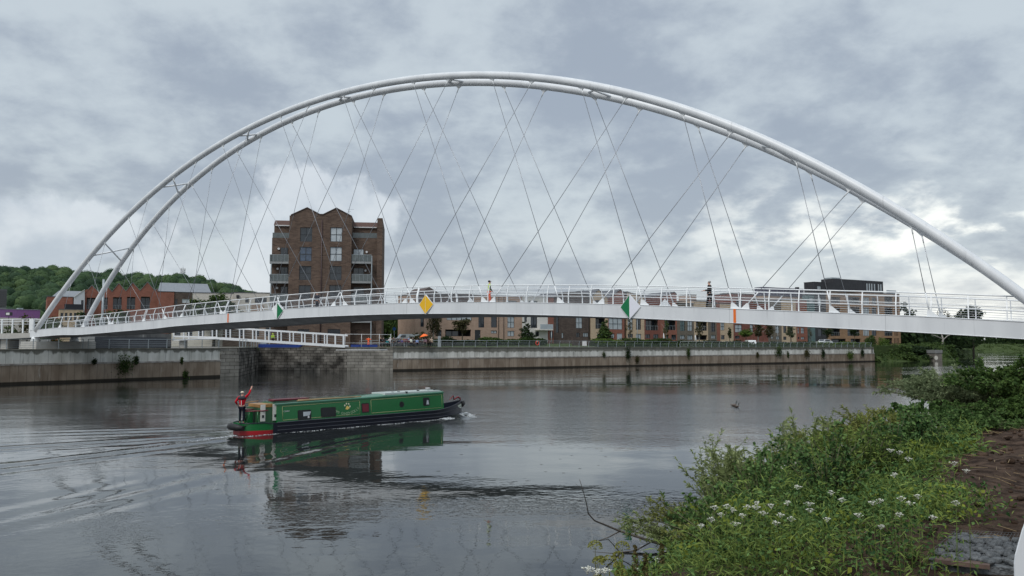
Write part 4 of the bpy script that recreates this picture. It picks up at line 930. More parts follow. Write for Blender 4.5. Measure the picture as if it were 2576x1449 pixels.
def plant(name, pos, h, kind, lm, label, cat='tree', n=1500, leaf=.03, bark=None, wide=1.0, rz=None, group=None, key=None, trunk=True):
    """unit-height meshes, scaled to the plant's real height"""
    k = (kind, lm.name, n, leaf, key)
    if k not in CACHE: CACHE[k] = (crown_mesh('crown', blobs(kind), n, leaf, lm), trunk_mesh('trunk', 1.0, .022 if kind != 'bush' else .02, 5, bark or BARK))
    o = empty(name, pos, rnd.uniform(0, 6.28) if rz is None else rz, label, cat, group); o.scale = (h * wide, h * wide, h)
    link_obj('crown', CACHE[k][0], o)
    if trunk: link_obj('trunk', CACHE[k][1], o)
    return o
def put(px, ybase, ytop, D, **kw):
    """a plant whose foot stands at picture column px, distance D, and whose top reaches ytop"""
    z0 = kw.pop('z0', 4.6); b = WP(px, 861, D); t_ = WP(px, ytop, D); return plant(kw.pop('name', 'tree'), (b.x, b.y, z0), t_.z - z0, kw.pop('kind'), kw.pop('lm'), kw.pop('label'), **kw)
def hrd(px, q):   # distance of a line q metres behind the right quay at column px
    return (141.95 + q * 1.156) / (1 - .58 * (px - 1288) / 2000)
gt_ = 'trees in front of the terrace'
put(1090, 846, 770, hrd(1090, 17), kind='weep', lm=L_RED, label='weeping birch with pale trunk in front of the pink brick house', group=gt_, n=3000, leaf=.028, bark=BARKP, wide=1.0)
put(1163, 848, 795, hrd(1163, 16), kind='round', lm=L_RED, label='small bronze leaved tree in front of the dark carport', group=gt_, n=1200, leaf=.05, wide=1.25)
put(1323, 848, 806, hrd(1323, 15), kind='cone', lm=L_DARK, label='ragged dark evergreen in front of the white house', group=gt_, n=1600, leaf=.05, wide=1.5)
put(1522, 856, 803, hrd(1522, 12), kind='cone', lm=L_MID, label='bushy pointed green tree in front of the beige gabled house', group=gt_, n=2200, leaf=.05, wide=1.5)
put(1584, 856, 800, hrd(1584, 12), kind='slim', lm=L_RED, label='thin sapling in front of the beige house with paired windows', group=gt_, n=260, leaf=.04)
put(1676, 858, 804, hrd(1676, 12), kind='slim', lm=L_MID, label='slim young tree beside the closed white parasol at the red house', group=gt_, n=600, leaf=.035, bark=BARKP)
put(1759, 859, 806, hrd(1759, 10), kind='slim', lm=L_RED, label='slim young tree in front of the beige framed balcony', group=gt_, n=700, leaf=.035, bark=BARKP, wide=1.2)
put(1836, 856, 824, hrd(1836, 20), kind='slim', lm=L_DARK, label='dark climbing plant at the corner of the beige house', group=gt_, n=500, leaf=.06)
put(1877, 858, 820, hrd(1877, 11), kind='round', lm=L_BRI, label='round bright green tree in front of the tall red house', group=gt_, n=1600, leaf=.05, wide=1.35)
put(1907, 861, 808, hrd(1907, 8), kind='slim', lm=L_RED, label='left of two pale stemmed trees in front of the long dark red house', group=gt_, n=1100, leaf=.04, bark=BARKP, wide=1.6)
put(1935, 861, 808, hrd(1935, 8), kind='slim', lm=L_RED, label='right of two pale stemmed trees in front of the long dark red house', group=gt_, n=1100, leaf=.04, bark=BARKP, wide=1.6, key=2)
put(1990, 860, 815, hrd(1990, 10), kind='slim', lm=L_GREY, label='loose grey green tree in front of the beige house near the row end', group=gt_, n=900, leaf=.045, wide=1.5)
put(2040, 860, 822, hrd(2040, 10), kind='slim', lm=L_RED, label='thin sapling between the terrace and the black tower', group=gt_, n=260, leaf=.04)
put(2082, 862, 822, hrd(2082, 9), kind='round', lm=L_DARK, label='dark tree in front of the black tower foot', group=gt_, n=1300, leaf=.05)
put(2150, 866, 824, hrd(2150, 8), kind='round', lm=L_DARK, label='dark slender tree before the tan apartment block balconies', group=gt_, n=1300, leaf=.05, key=1)
put(2190, 905, 832, 205, kind='bush', lm=L_MID, label='tall green tree at the right end of the quay wall', n=2800, leaf=.045, z0=1.5, wide=.9, trunk=True)
put(2218, 905, 838, 212, kind='bush', lm=L_BRI, label='bright green tree in front of the tan block corner', n=2400, leaf=.045, z0=1.5, wide=.8, key=3)
# trees in the gap beside the tower, and treetops behind the roofs
gb = 'trees behind the crowd'
for px, yt, D, lb, lm_ in ((975, 752, 178, 'dark tree right beside the brown brick tower', L_MID), (1003, 762, 190, 'dark tree in the middle of the gap beside the pink house', L_DARK), (1030, 757, 176, 'tree against the side of the pink brick house', L_MID), (955, 775, 200, 'tree half hidden behind the brown brick tower', L_DARK), (1045, 775, 200, 'tree half hidden behind the pink brick house', L_DARK)):
    put(px, 865, yt, D, kind='bush', lm=lm_, label=lb, group=gb, n=5200, leaf=.04, z0=3.6, wide=.9)
put(1058, 865, 828, hrd(1050, 9), kind='bush', lm=L_RED, label='olive brown bush behind the orange umbrella', cat='bush', name='bush', n=1500, leaf=.06, z0=3.9, wide=1.5)
put(1124, 865, 836, hrd(1124, 10), kind='bush', lm=L_DARK, label='dark rounded bush below the carport', cat='bush', name='bush', n=900, leaf=.07, z0=4.0, wide=1.3)
put(1227, 860, 842, hrd(1227, 12), kind='bush', lm=L_BRI, label='bright rounded bush beside the dark front door', cat='bush', name='bush', n=900, leaf=.09, z0=4.3, wide=2.6)
put(1471, 800, 719, 270, kind='cone', lm=L_DARK, label='pointed treetop behind the dark brick house roof', n=900, leaf=.05, z0=4, wide=.8)
put(1580, 800, 717, 262, kind='wide', lm=L_MID, label='broad treetop behind the gabled roofs', n=2200, leaf=.045, z0=4, wide=.95)
put(1612, 800, 724, 266, kind='round', lm=L_DARK, label='rounded treetop at the right of the broad one behind the gables', n=1800, leaf=.045, z0=4, wide=1.1)
put(2284, 880, 752, 300, kind='cone', lm=L_DARK, label='dark pointed tree at the right of the tan apartment block', n=2200, leaf=.045, z0=3.5, wide=1.1)
put(2372, 880, 768, 330, kind='wide', lm=L_RED, label='spreading thin tree above the footbridge deck', n=1300, leaf=.035, z0=3.5, wide=.9)
put(2448, 880, 762, 340, kind='round', lm=L_DARK, label='rounded dark tree near the right foot of the arch', n=2400, leaf=.045, z0=3.5, wide=1.2)
# left bank greenery
put(538, 860, 728, 160, kind='round', lm=L_MID, label='big round green tree in front of the cream house', n=4200, leaf=.035, z0=3.9, wide=1.5)
put(500, 860, 748, 166, kind='bush', lm=L_DARK, label='dark tree left of the big round green tree', n=2200, leaf=.045, z0=3.9)
put(280, 860, 768, 180, kind='round', lm=L_MID, label='small tree in front of the saw tooth brick building', n=1500, leaf=.045, z0=3.9, wide=1.2)
put(302, 860, 772, 183, kind='round', lm=L_DARK, label='darker small tree right of the other one before the brick hall', n=1400, leaf=.045, z0=3.9, wide=1.0)
put(100, 860, 772, 178, kind='bush', lm=L_RED, label='olive bush between the purple shed and the arch foot', n=1800, leaf=.05, z0=3.9, wide=1.0)
put(128, 860, 784, 172, kind='bush', lm=L_MID, label='green bush behind the arch foot', n=1500, leaf=.05, z0=3.9, wide=1.0)
put(203, 860, 782, 150, kind='slim', lm=L_DARK, label='dark shrub in front of the low beige house', n=600, leaf=.06, z0=3.9, wide=1.3)
put(18, 860, 806, 130, kind='bush', lm=L_MID, label='leafy bush behind the white ramp railing at the left edge', n=1200, leaf=.06, z0=3.9, wide=1.3)
# hedges
def hedge(x0, q0, x1, q1, z0, h, wdt, lm_, label, n):
    a = WP(x0, 861, hrd(x0, q0)); b = WP(x1, 861, hrd(x1, q1)); d = Vector((b.x - a.x, b.y - a.y, 0)); L = d.length; m = MB()
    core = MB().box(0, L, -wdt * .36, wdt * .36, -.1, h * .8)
    for _ in range(n):
        x = rnd.uniform(0, L); hh_ = h * (1 + .16 * math.sin(x * .7) + .10 * math.sin(x * 1.9 + 1)); f = rnd.random()
        if f < .55: p = Vector((x, -wdt / 2 + rnd.uniform(-.12, .12), rnd.uniform(0, hh_)))
        else: p = Vector((x, rnd.uniform(-wdt / 2, wdt / 2), hh_ + rnd.uniform(-.25, .12)))
        leafquad(m, p, rnd.uniform(.14, .34))
    o = m.build('hedge', lm_); o.location = (a.x, a.y, z0); o.rotation_euler = (0, 0, math.atan2(d.y, d.x)); tag(o, label, 'hedge')
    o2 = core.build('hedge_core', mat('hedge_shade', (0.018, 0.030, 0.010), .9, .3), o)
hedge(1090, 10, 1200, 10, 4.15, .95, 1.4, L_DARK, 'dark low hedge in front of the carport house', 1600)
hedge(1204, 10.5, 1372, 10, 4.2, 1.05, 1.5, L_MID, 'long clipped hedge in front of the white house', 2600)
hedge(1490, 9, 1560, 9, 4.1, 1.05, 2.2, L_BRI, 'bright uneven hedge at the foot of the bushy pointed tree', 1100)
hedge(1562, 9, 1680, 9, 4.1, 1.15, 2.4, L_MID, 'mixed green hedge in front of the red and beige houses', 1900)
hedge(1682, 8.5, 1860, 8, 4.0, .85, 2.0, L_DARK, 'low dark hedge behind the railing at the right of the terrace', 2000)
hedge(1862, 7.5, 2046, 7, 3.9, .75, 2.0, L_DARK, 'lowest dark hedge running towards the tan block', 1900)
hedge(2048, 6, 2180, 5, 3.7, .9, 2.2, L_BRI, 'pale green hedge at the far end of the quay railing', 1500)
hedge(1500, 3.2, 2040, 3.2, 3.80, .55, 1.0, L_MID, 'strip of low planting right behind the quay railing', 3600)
a = WP(1441, 861, hrd(1441, 11)); b = WP(1504, 861, hrd(1504, 11)); d = b - a
o = MB().box(0, Vector((d.x, d.y, 0)).length, 0, .3, -.3, 1.05).build('garden_wall', BR_DARK); o.location = (a.x, a.y, 4.2); o.rotation_euler = (0, 0, math.atan2(d.y, d.x)); tag(o, 'low dark brick garden wall beside the dark brick house', 'wall')
# plants rooted in the quay walls
def wallplant(px, py, wpx, hpx, lm_, label, P0, P1):
    r = ray(px, py); d = (P1 - P0).normalized(); n_ = Vector((-d.y, d.x, 0)); k = (P0 - Vector((0, 0, EYE))).dot(n_) / r.dot(n_); p = Vector((0, 0, EYE)) + r * k; D = p.y
    w = wpx * D / FP / 2; h_ = hpx * D / FP / 2; m = MB()
    for _ in range(int(220 + w * h_ * 260)):
        a_, b_2 = rnd.gauss(0, .42), rnd.gauss(0, .42); c_ = p + d * (a_ * w) + Vector((0, 0, b_2 * h_)) - n_ * rnd.uniform(0, .45 * min(w, 1.2))
        leafquad(m, c_, rnd.uniform(.09, .22))
    for _ in range(7):
        e = p + d * rnd.uniform(-.7, .7) * w + Vector((0, 0, rnd.uniform(-.6, .9) * h_)) - n_ * .25; m2 = m.tube([p + n_ * .2 - Vector((0, 0, h_ * .4)), e], [.025, .008], 4)
    tag(m.build('wall_plant', lm_), label, 'wall plant', 'plants growing on the quay walls')
for a in ((312, 918, 44, 64, L_MID, 'largest leafy plant hanging on the left quay wall'), (237, 910, 14, 14, L_DARK, 'small dark tuft on the left wall panels left of the largest plant'), (342, 906, 14, 26, L_DARK, 'thin plant on the panel joint right of the largest one'), (466, 942, 16, 22, L_MID, 'green tuft at the waterline near the stone pier'), (457, 908, 8, 18, L_MID, 'tiny plant above the ledge near the stone pier')):
    wallplant(*a, WL0, WL1)
for a in ((1579, 890, 20, 40, L_DARK, 'dense dark ivy hanging from the quay below the railing'), (1519, 892, 10, 14, L_GREY, 'small pale tuft on the quay left of the dark ivy'), (1731, 888, 14, 30, L_MID, 'upright plant on the quay below the beige framed house'), (1958, 885, 28, 30, L_MID, 'broad green plant hanging over the quay coping'), (1905, 893, 9, 16, L_RED, 'small brown clump on the quay ledge'), (1982, 892, 8, 18, L_MID, 'narrow plant right of the broad green one'), (2028, 889, 24, 26, L_RED, 'straggly dull plant on the quay near its end'), (2070, 889, 16, 28, L_DARK, 'dark clump on the quay panels near its end'), (2137, 893, 28, 28, L_BRI, 'pale flowering bush growing from the wall end'), (2168, 887, 14, 26, L_DARK, 'last dark plant on the quay wall'), (1602, 905, 14, 20, L_RED, 'dry grass tuft by the waterline below the ivy')):
    wallplant(*a, WR0, WR1)
# shore shrubs, concrete stub and far bank woods on the right
for px, yt, yb, wd, lm_, lb in ((2215, 872, 908, 1.5, L_DARK, 'dark shrub at the water beside the quay end'), (2245, 876, 908, 1.5, L_MID, 'second shrub from the quay end'), (2273, 870, 909, 1.6, L_MID, 'olive rounded shrub in the middle of the shore'), (2310, 869, 908, 1.9, L_DARK, 'wide blue green shrub left of the concrete stub'), (2338, 874, 906, 1.5, L_DARK, 'dark shrub touching the concrete stub'), (2386, 868, 904, 1.4, L_MID, 'shrub behind the concrete stub'), (2402, 876, 903, 1.1, L_DARK, 'last shrub on the point beyond the concrete stub')):
    p = GP(px, yb - 2, .1); t2 = WP(px, yt, p.y); plant('shrub', (p.x, p.y - .5, 0), (t2.z + .6) * 1.05, 'bush', lm_, lb, 'shrub', n=3200, leaf=.06, wide=wd * .95, group='shrubs on the far shore', trunk=False)
p = WP(2360, 861, 200); o = empty('concrete_stub', (p.x, p.y, 0), .3, 'ruined concrete bastion with a pale round patch on the far shore', 'concrete ruin')
cm_ = mat('weathered_concrete', (0.15, 0.135, 0.115), .9, .3, .8); MB().box(-1.1, 1.1, 0, 2.4, -1, 1.95).build('base', cm_, o); MB().box(-1.25, 1.2, -.1, 2.5, 1.96, 2.75).build('parapet', mat('weathered_concrete_grey', (0.17, 0.17, 0.165), .9, .3, .8), o)
MB().tube([(-.8, -.001, .8), (-.8, -.03, .8)], .55, 14).build('round_patch', mat('lichen_white', (0.55, 0.52, 0.46), .8, .1), o)
p = WP(2368, 861, 262); o = empty('dead_tree', (p.x, p.y, 3), 0, 'bare pale dead tree above the concrete ruin', 'dead tree')
MB().tube([(0, 0, 0), (.6, 0, 2.6), (.2, 0, 4.4)], [.4, .3, .12], 6).tube([(.5, 0, 2.4), (2.2, 0, 3.9), (4.4, 0, 4.5)], [.22, .15, .05], 5).tube([(.4, 0, 2.8), (-2, 0, 3.9), (-3.2, 0, 4.2)], [.2, .12, .05], 5).build('trunk', BARKP, o)
m = MB()
for _ in range(1500):
    j = rnd.randrange(len(top_) - 1); u, v = rnd.random() ** (2.2 if j == 5 else 1), rnd.random(); q = lerp(lerp(bot_[j], bot_[j + 1], u), lerp(top_[j], top_[j + 1], u), v); q = Vector((q.x, q.y - 1, v * 3.8 - .2)); r_ = rnd.uniform(.5, 1.8)
    for _k in range(26): d = Vector((rnd.gauss(0, 1), rnd.gauss(0, 1), abs(rnd.gauss(0, 1)))).normalized(); leafquad(m, q + d * r_ * .8, rnd.uniform(.2, .5), out=d)
tag(m.build('shore_scrub', L_MID), kind='stuff')
# woods along the far bend (one mass)
m = MB()
for k in range(150):
    px = rnd.uniform(2205, 2800); D = rnd.uniform(270, 300) if px < 2330 else rnd.uniform(415, 520)
    if 2330 <= px < 2440: D = rnd.uniform(330, 400)
    c = WP(px, 861, D); hgt = rnd.uniform(5, 11) * (1 if px < 2440 else rnd.uniform(.7, 1.25)); r_ = rnd.uniform(3, 5.5)
    for _ in range(120):
        d = Vector((rnd.gauss(0, 1), rnd.gauss(0, 1), rnd.gauss(0, 1))).normalized(); leafquad(m, Vector((c.x + d.x * r_, c.y + d.y * r_ * .8, 2.6 + hgt * .5 + d.z * hgt * .55)), rnd.uniform(.7, 1.7), out=d)
tag(m.build('far_woods', L_DARK), kind='stuff')
# ------------------------------------------------------------------ the wooded hill on the left
RID = [(-900, 640), (-400, 655), (-60, 672), (0, 680), (60, 678), (110, 680), (160, 679), (185, 690), (240, 691), (270, 687), (300, 699), (330, 697), (360, 694), (400, 702), (420, 696), (460, 699), (500, 711), (560, 717), (590, 722), (640, 741), (700, 765), (800, 800), (960, 840)]
def ridge(px):
    for (a, ya), (b, yb) in zip(RID, RID[1:]):
        if a <= px <= b: return lerp(ya, yb, (px - a) / (b - a))
    return 861
def hillz(px, D):
    top = (861 - ridge(px)) / FP * 860 - 12.5; t = min(max((D - 430) / 430, 0), 1); t = t * t * (3 - 2 * t)
    return 4 + max(top - 0, 0) * t
m = MB(); cols = list(range(-900, 961, 30)); rows_ = [420 + i * 30 for i in range(16)] + [1000, 1300]
for D in rows_:
    for px in cols: p = WP(px, 861, D); m.v.append((p.x, p.y, hillz(px, min(D, 860)) - (0 if D <= 870 else 12)))
nc = len(cols)
for j in range(len(rows_) - 1):
    for i in range(nc - 1): m.f.append((j * nc + i, j * nc + i + 1, (j + 1) * nc + i + 1, (j + 1) * nc + i)); m.sm.append(True); m.mi.append(0)
tag(m.build('hill', mat('hill_ground', (0.018, 0.032, 0.012), .95, .3, .05)), kind='structure')
m = MB(); cnt = 0
for D in range(440, 880, 15):
    px = -260 + rnd.uniform(0, 16)
    while px < 850:
        z = hillz(px, D); step = 7.6 / D * FP
        if (861 - (z - EYE) * FP / D) < 862 and ridge(px) < 850:
            p = WP(px + rnd.uniform(-4, 4), 861, D + rnd.uniform(-7, 7)); r_ = rnd.uniform(3.6, 8.2); hh_ = r_ * rnd.uniform(.85, 1.15); cz = z + hh_ * .9; m.cur = rnd.randrange(3)
            m.ball((p.x, p.y, cz), r_ * .93, 10, 6, (1, 1, hh_ / r_))
            for _ in range(130 if D > 640 else 80):
                d = Vector((rnd.gauss(0, 1), rnd.gauss(0, 1) - .4, rnd.gauss(0, 1) + .35)).normalized(); leafquad(m, Vector((p.x + d.x * r_, p.y + d.y * r_, cz + d.z * hh_)) * 1.0, rnd.uniform(.65, 1.25), out=d)
        px += step * rnd.uniform(.75, 1.25)
px = -240
while px < 690:
    m.cur = rnd.randrange(3); D = rnd.uniform(835, 862); z = hillz(px, D); p = WP(px, 861, D); r_ = rnd.choice((4, 6, 8, 10)) * rnd.uniform(.8, 1.1); cz = z + r_ * rnd.uniform(.7, 1.5)
    m.ball((p.x, p.y, cz), r_ * .92, 10, 6, (1, 1, .9))
    for _ in range(int(60 + r_ * 30)):
        d = Vector((rnd.gauss(0, 1), rnd.gauss(0, 1) - .3, rnd.gauss(0, 1) + .2)).normalized(); leafquad(m, Vector((p.x + d.x * r_, p.y + d.y * r_, cz + d.z * r_ * .9)), rnd.uniform(.7, 1.3), out=d)
    px += r_ / 850 * FP * rnd.uniform(.8, 2.6)
tag(m.build('hillside_forest', [L_FOR, leafmat('leaves_forest_light', (0.024, 0.052, 0.022), (0.078, 0.122, 0.048), trans=.1, ns=.07), leafmat('leaves_forest_dark', (0.015, 0.036, 0.020), (0.048, 0.086, 0.040), trans=.1, ns=.07)]), kind='stuff')
# transmitter mast on the ridge
p = WP(455, 861, 850); zt = WP(455, 668, 850).z; zb = WP(455, 706, 850).z; o = empty('transmitter_mast', (p.x, p.y, zb), 0, 'lattice transmitter mast on the wooded ridge', 'mast'); H_ = zt - zb; q = MB()
for sx, sy in ((-1, -1), (1, -1), (1, 1), (-1, 1)): q.tube([(sx * 1.3, sy * 1.3, -4), (sx * .9, sy * .9, H_ * .8)], .2, 4)
for i in range(6):
    z = H_ * i / 7; q.bar((-1.2, -1.1, z), (1.2, -1.1, z + H_ / 7), .16, .16); q.bar((1.2, -1.1, z), (-1.2, -1.1, z + H_ / 7), .16, .16)
q.tube([(0, 0, H_ * .75), (0, 0, H_)], .15, 5); q.build('lattice', GALV, o); q = MB()
for z in (.35, .5, .62, .72):
    for a in range(4): w = a * 1.57 + .4; q.box(math.cos(w) * 2 - .5, math.cos(w) * 2 + .5, math.sin(w) * 2 - .4, math.sin(w) * 2 + .4, H_ * z, H_ * z + 1.6)
q.build('antennas', FRAMEW, o)
# ------------------------------------------------------------------ near bank, foreground right
E0 = Vector((1.5, 16, 0)); ED = Vector((.6, .8, 0)); ER = Vector((.8, -.6, 0))
def bq(x, y): return (x - E0.x) * ER.x + (y - E0.y) * ER.y
def tz(x, y):
    q = bq(x, y); q += .5 * math.sin(y * .35) * (1 if 0 < q < 6 else .4)
    t = min(max((q + 1.2) / 8.2, 0), 1); t = t * t * (3 - 2 * t)
    return -.7 + 3.72 * t + .05 * math.sin(x * 2.1 + y) + .04 * math.sin(y * 2.7 - x * 1.3)
def ghit(px, py):
    r = ray(px, py); o = Vector((0, 0, EYE)); k = 1.5
    while k < 90:
        p = o + r * k
        if p.z < max(tz(p.x, p.y), -.05): return p
        k += .06 + k * .004
    return o + r * 60
m = MB(); us = [-1.6 + .22 * i for i in range(60)] + [12.5 + 1.6 ** i for i in range(1, 9)]; ws = [-26 + .5 * i for i in range(150)]
for w_ in ws:
    for u_ in us:
        p = E0 + ED * w_ + ER * u_; z = tz(p.x, p.y)
        if u_ > 6: z += rnd.uniform(-.025, .025)
        m.v.append((p.x, p.y, z))
n_u = len(us)
for j in range(len(ws) - 1):
    for i in range(n_u - 1): m.f.append((j * n_u + i, j * n_u + i + 1, (j + 1) * n_u + i + 1, (j + 1) * n_u + i)); m.sm.append(True); m.mi.append(0)
SOIL = bpy.data.materials.new('bare_soil'); SOIL.use_nodes = True; t = SOIL.node_tree; n = t.nodes; b = n['Principled BSDF']; b.inputs['Roughness'].default_value = .95; b.inputs['Specular IOR Level'].default_value = .1
co = n.new('ShaderNodeTexCoord')
def snoise(sc, det, ro=.6):
    q = n.new('ShaderNodeTexNoise'); q.inputs['Scale'].default_value = sc; q.inputs['Detail'].default_value = det; q.inputs['Roughness'].default_value = ro; t.links.new(co.outputs['Object'], q.inputs[0]); return q.outputs[0]
r1 = n.new('ShaderNodeValToRGB'); t.links.new(snoise(5, 8), r1.inputs[0]); e_ = r1.color_ramp.elements; e_[0].position = .38; e_[0].color = (.026, .016, .011, 1); e_[1].position = .66; e_[1].color = (.105, .070, .050, 1)
r2 = n.new('ShaderNodeMapRange'); t.links.new(snoise(22, 4), r2.inputs[0]); r2.inputs[1].default_value = .66; r2.inputs[2].default_value = .74
x_ = n.new('ShaderNodeMix'); x_.data_type = 'RGBA'; t.links.new(r2.outputs[0], x_.inputs[0]); t.links.new(r1.outputs[0], x_.inputs[6]); x_.inputs[7].default_value = (.17, .13, .095, 1); t.links.new(x_.outputs[2], b.inputs['Base Color'])
bp = n.new('ShaderNodeBump'); bp.inputs['Strength'].default_value = .9; bp.inputs['Distance'].default_value = .06; t.links.new(snoise(11, 8, .7), bp.inputs['Height']); t.links.new(bp.outputs[0], b.inputs['Normal'])
tag(m.build('riverbank', SOIL), 'bare brown soil on the near river bank', kind='structure')
# clods, stones and straw on the soil
m = MB(); m2 = MB()
for _ in range(2600):
    w_ = rnd.uniform(-14, 12); u_ = rnd.uniform(6.6, 13); p = E0 + ED * w_ + ER * u_; s_ = rnd.uniform(.012, .05) * (1.5 if rnd.random() < .1 else 1); z = tz(p.x, p.y)
    if s_ > 0: m.ball((p.x, p.y, z + s_ * .2), s_, 5, 3, (1, rnd.uniform(.6, 1), rnd.uniform(.4, .8)))
for _ in range(420):
    w_ = rnd.uniform(-14, 10); u_ = rnd.uniform(6.5, 11); p = E0 + ED * w_ + ER * u_; a = rnd.uniform(0, 3.1); l = rnd.uniform(.06, .35); z = tz(p.x, p.y) + .04
    m2.tube([(p.x, p.y, z), (p.x + math.cos(a) * l, p.y + math.sin(a) * l, z + rnd.uniform(-.01, .03))], .004, 3)
tag(m.build('soil_clods', SOIL), kind='stuff'); tag(m2.build('straw', mat('straw', (.30, .22, .12), .9, .3)), kind='stuff')
# stemmed shrubs with narrow or broad leaves
def leaf(m, p, d, l, w):
    d = d.normalized(); s = d.cross(Vector((rnd.gauss(0, 1), rnd.gauss(0, 1), rnd.gauss(0, 1)))).normalized() * w; dr = Vector((0, 0, -l * .18))
    m.add([p, p + d * l * .45 + s, p + d * l + dr, p + d * l * .45 - s], [(0, 1, 2, 3)])
def shrub(name, base, top, spread, nst, nl, ll, lw, lm_, label, cat='shrub', stemm=None, lean=None, group=None, droop=.25, fill=0.35, twigs=3, sink=None):
    """stems fanning out of one foot, leafy side shoots along them"""
    H_ = top - base.z; o = None if sink else empty(name, base, 0, label, cat, group); sm = MB(); lf = MB(); lean = lean or Vector((0, 0, 0))
    for i in range(nst):
        a = rnd.uniform(0, 6.283); e = spread * math.sqrt(rnd.random()); hh_ = H_ * (1 - .38 * (e / spread) ** 2) * rnd.uniform(.74, 1.06)
        tip = Vector((math.cos(a) * e, math.sin(a) * e, hh_)) + lean * hh_; mid = Vector((tip.x * .35, tip.y * .35, hh_ * .6)); pts = []
        for k in range(7):
            u = k / 6; p = mid * (2 * u * (1 - u)) + tip * (u * u); p.z -= droop * e * max(u - .6, 0) ** 2; pts.append(p)
        sm.tube(pts, [lerp(.018, .003, k / 6) for k in range(7)], 4, caps=False)
        for tw in range(twigs):
            u = rnd.uniform(fill, 1.0); k = min(int(u * 6), 5); p0 = lerp(pts[k], pts[k + 1], u * 6 - k); dr = (pts[k + 1] - pts[k]).normalized() + Vector((rnd.gauss(0, .7), rnd.gauss(0, .7), rnd.gauss(0.1, .5)))
            L = H_ * rnd.uniform(.10, .24); p1 = p0 + dr.normalized() * L
            sm.tube([p0, p1], [.005, .002], 3, caps=False)
            for q in range(int(nl * 1.5) // twigs):
                u2 = rnd.random(); pp = lerp(p0, p1, u2); leaf(lf, pp, dr * .6 + Vector((rnd.gauss(0, .6), rnd.gauss(0, .6), rnd.gauss(-.05, .5))), ll * rnd.uniform(.6, 1.2), lw * rnd.uniform(.7, 1.2))
        for q in range(nl):
            u2 = rnd.uniform(fill, 1); k = min(int(u2 * 6), 5); pp = lerp(pts[k], pts[k + 1], u2 * 6 - k); leaf(lf, pp, Vector((rnd.gauss(0, .7), rnd.gauss(0, .7), rnd.gauss(.3, .5))), ll * rnd.uniform(.6, 1.1), lw)
    if sink:
        for s_, d_ in ((lf, sink[0]), (sm, sink[1])): d_.add([(v[0] + base.x, v[1] + base.y, v[2] + base.z) for v in s_.v], s_.f)
        return
    lf.build('leaves', lm_, o); sm.build('stems', stemm or mat('green_stem', (.085, .09, .04), .8, .2), o); return o
L_WIL = leafmat('leaves_willow', (0.150, 0.190, 0.070), (0.34, 0.39, 0.18), trans=.3)
L_OLI = leafmat('leaves_olive', (0.110, 0.128, 0.030), (0.30, 0.32, 0.10), trans=.3)
L_ELD = leafmat('leaves_elder', (0.036, 0.080, 0.024), (0.13, 0.21, 0.065), trans=.3)
L_IVY = leafmat('leaves_ivy', (0.030, 0.064, 0.018), (0.11, 0.175, 0.045), trans=.25)
L_HERB = leafmat('leaves_herb', (0.035, 0.074, 0.016), (0.225, 0.29, 0.072), trans=.18, ns=.9)
L_BRAM = leafmat('leaves_bramble', (0.018, 0.052, 0.016), (0.135, 0.225, 0.068), trans=.15, ns=.9)
L_LIME = leafmat('leaves_lime', (0.11, 0.155, 0.02), (0.26, 0.30, 0.05), trans=.3)
L_WG = leafmat('leaves_silver', (0.100, 0.135, 0.065), (0.26, 0.31, 0.165), trans=.3)
def stand(px, D, dz=0.0): p = WP(px, 861, D); return Vector((p.x, p.y, max(tz(p.x, p.y), -.25) - .05 + dz))
def topz(py, D): return WP(1288, py, D).z
shrub('willow', stand(1835, 17.5), topz(1108, 17.5), 1.1, 62, 52, .125, .015, L_WIL, 'tall feathery willow at the left tip of the foreground scrub')
shrub('willow', stand(1925, 16.6), topz(1135, 16.6), 1.2, 62, 50, .125, .015, L_WIL, 'willow with sparse high sprays right of the leftmost one')
shrub('willow', stand(2030, 16.8), topz(1045, 16.8), 1.05, 52, 46, .125, .015, L_WIL, 'willow whose thin sprays stand highest against the pale water')
shrub('willow', stand(2060, 15.4), topz(1098, 15.4), 1.35, 85, 44, .12, .014, L_OLI, 'yellowish willow below the highest thin sprays', fill=.15)
shrub('willow', stand(2200, 17.6), topz(1028, 17.6), 1.3, 125, 52, .12, .015, L_OLI, 'dense olive green willow with rounded head', fill=.1, twigs=4)
shrub('willow', Vector((4.35, 18.2, .15)), 1.25, 1.0, 42, 36, .12, .014, L_OLI, 'low willow branches drooping over the dark water', lean=Vector((-1.0, -.1, 0)), droop=.5, fill=.1)
shrub('willow', Vector((3.75, 17.7, .1)), .95, .75, 26, 32, .125, .015, L_WIL, 'lowest willow spray reaching out to the left over the river', lean=Vector((-1.45, .1, 0)), droop=.5, fill=.1)
shrub('elder_bush', stand(2330, 19.5), topz(1010, 19.5), 1.35, 75, 44, .12, .034, L_ELD, 'elder bush with white flower plates below the grey willow', fill=.1, twigs=4)
shrub('willow', stand(2415, 23), topz(925, 23), 2.3, 170, 56, .14, .018, L_WG, 'large grey green willow at the top right of the scrub', fill=.08, twigs=4)
shrub('ivy_thicket', stand(2555, 21), topz(905, 21), 2.0, 150, 50, .11, .036, L_IVY, 'dark rounded thicket at the right edge of the picture', fill=.05, twigs=4)
shrub('shrub', stand(2440, 17), topz(1030, 17), 1.5, 100, 50, .09, .022, L_ELD, 'dark green shrub between the grey willow and the bare soil', fill=.05, twigs=4)
shrub('shrub', stand(2540, 17.5), topz(1000, 17.5), 1.3, 90, 46, .09, .022, L_IVY, 'dark leafy shrub in front of the rounded thicket', fill=.05, twigs=4)
shrub('shrub', stand(2130, 14.5), topz(1140, 14.5), 1.2, 80, 40, .09, .03, L_BRAM, 'leafy green bush right below the olive willow', fill=.05)
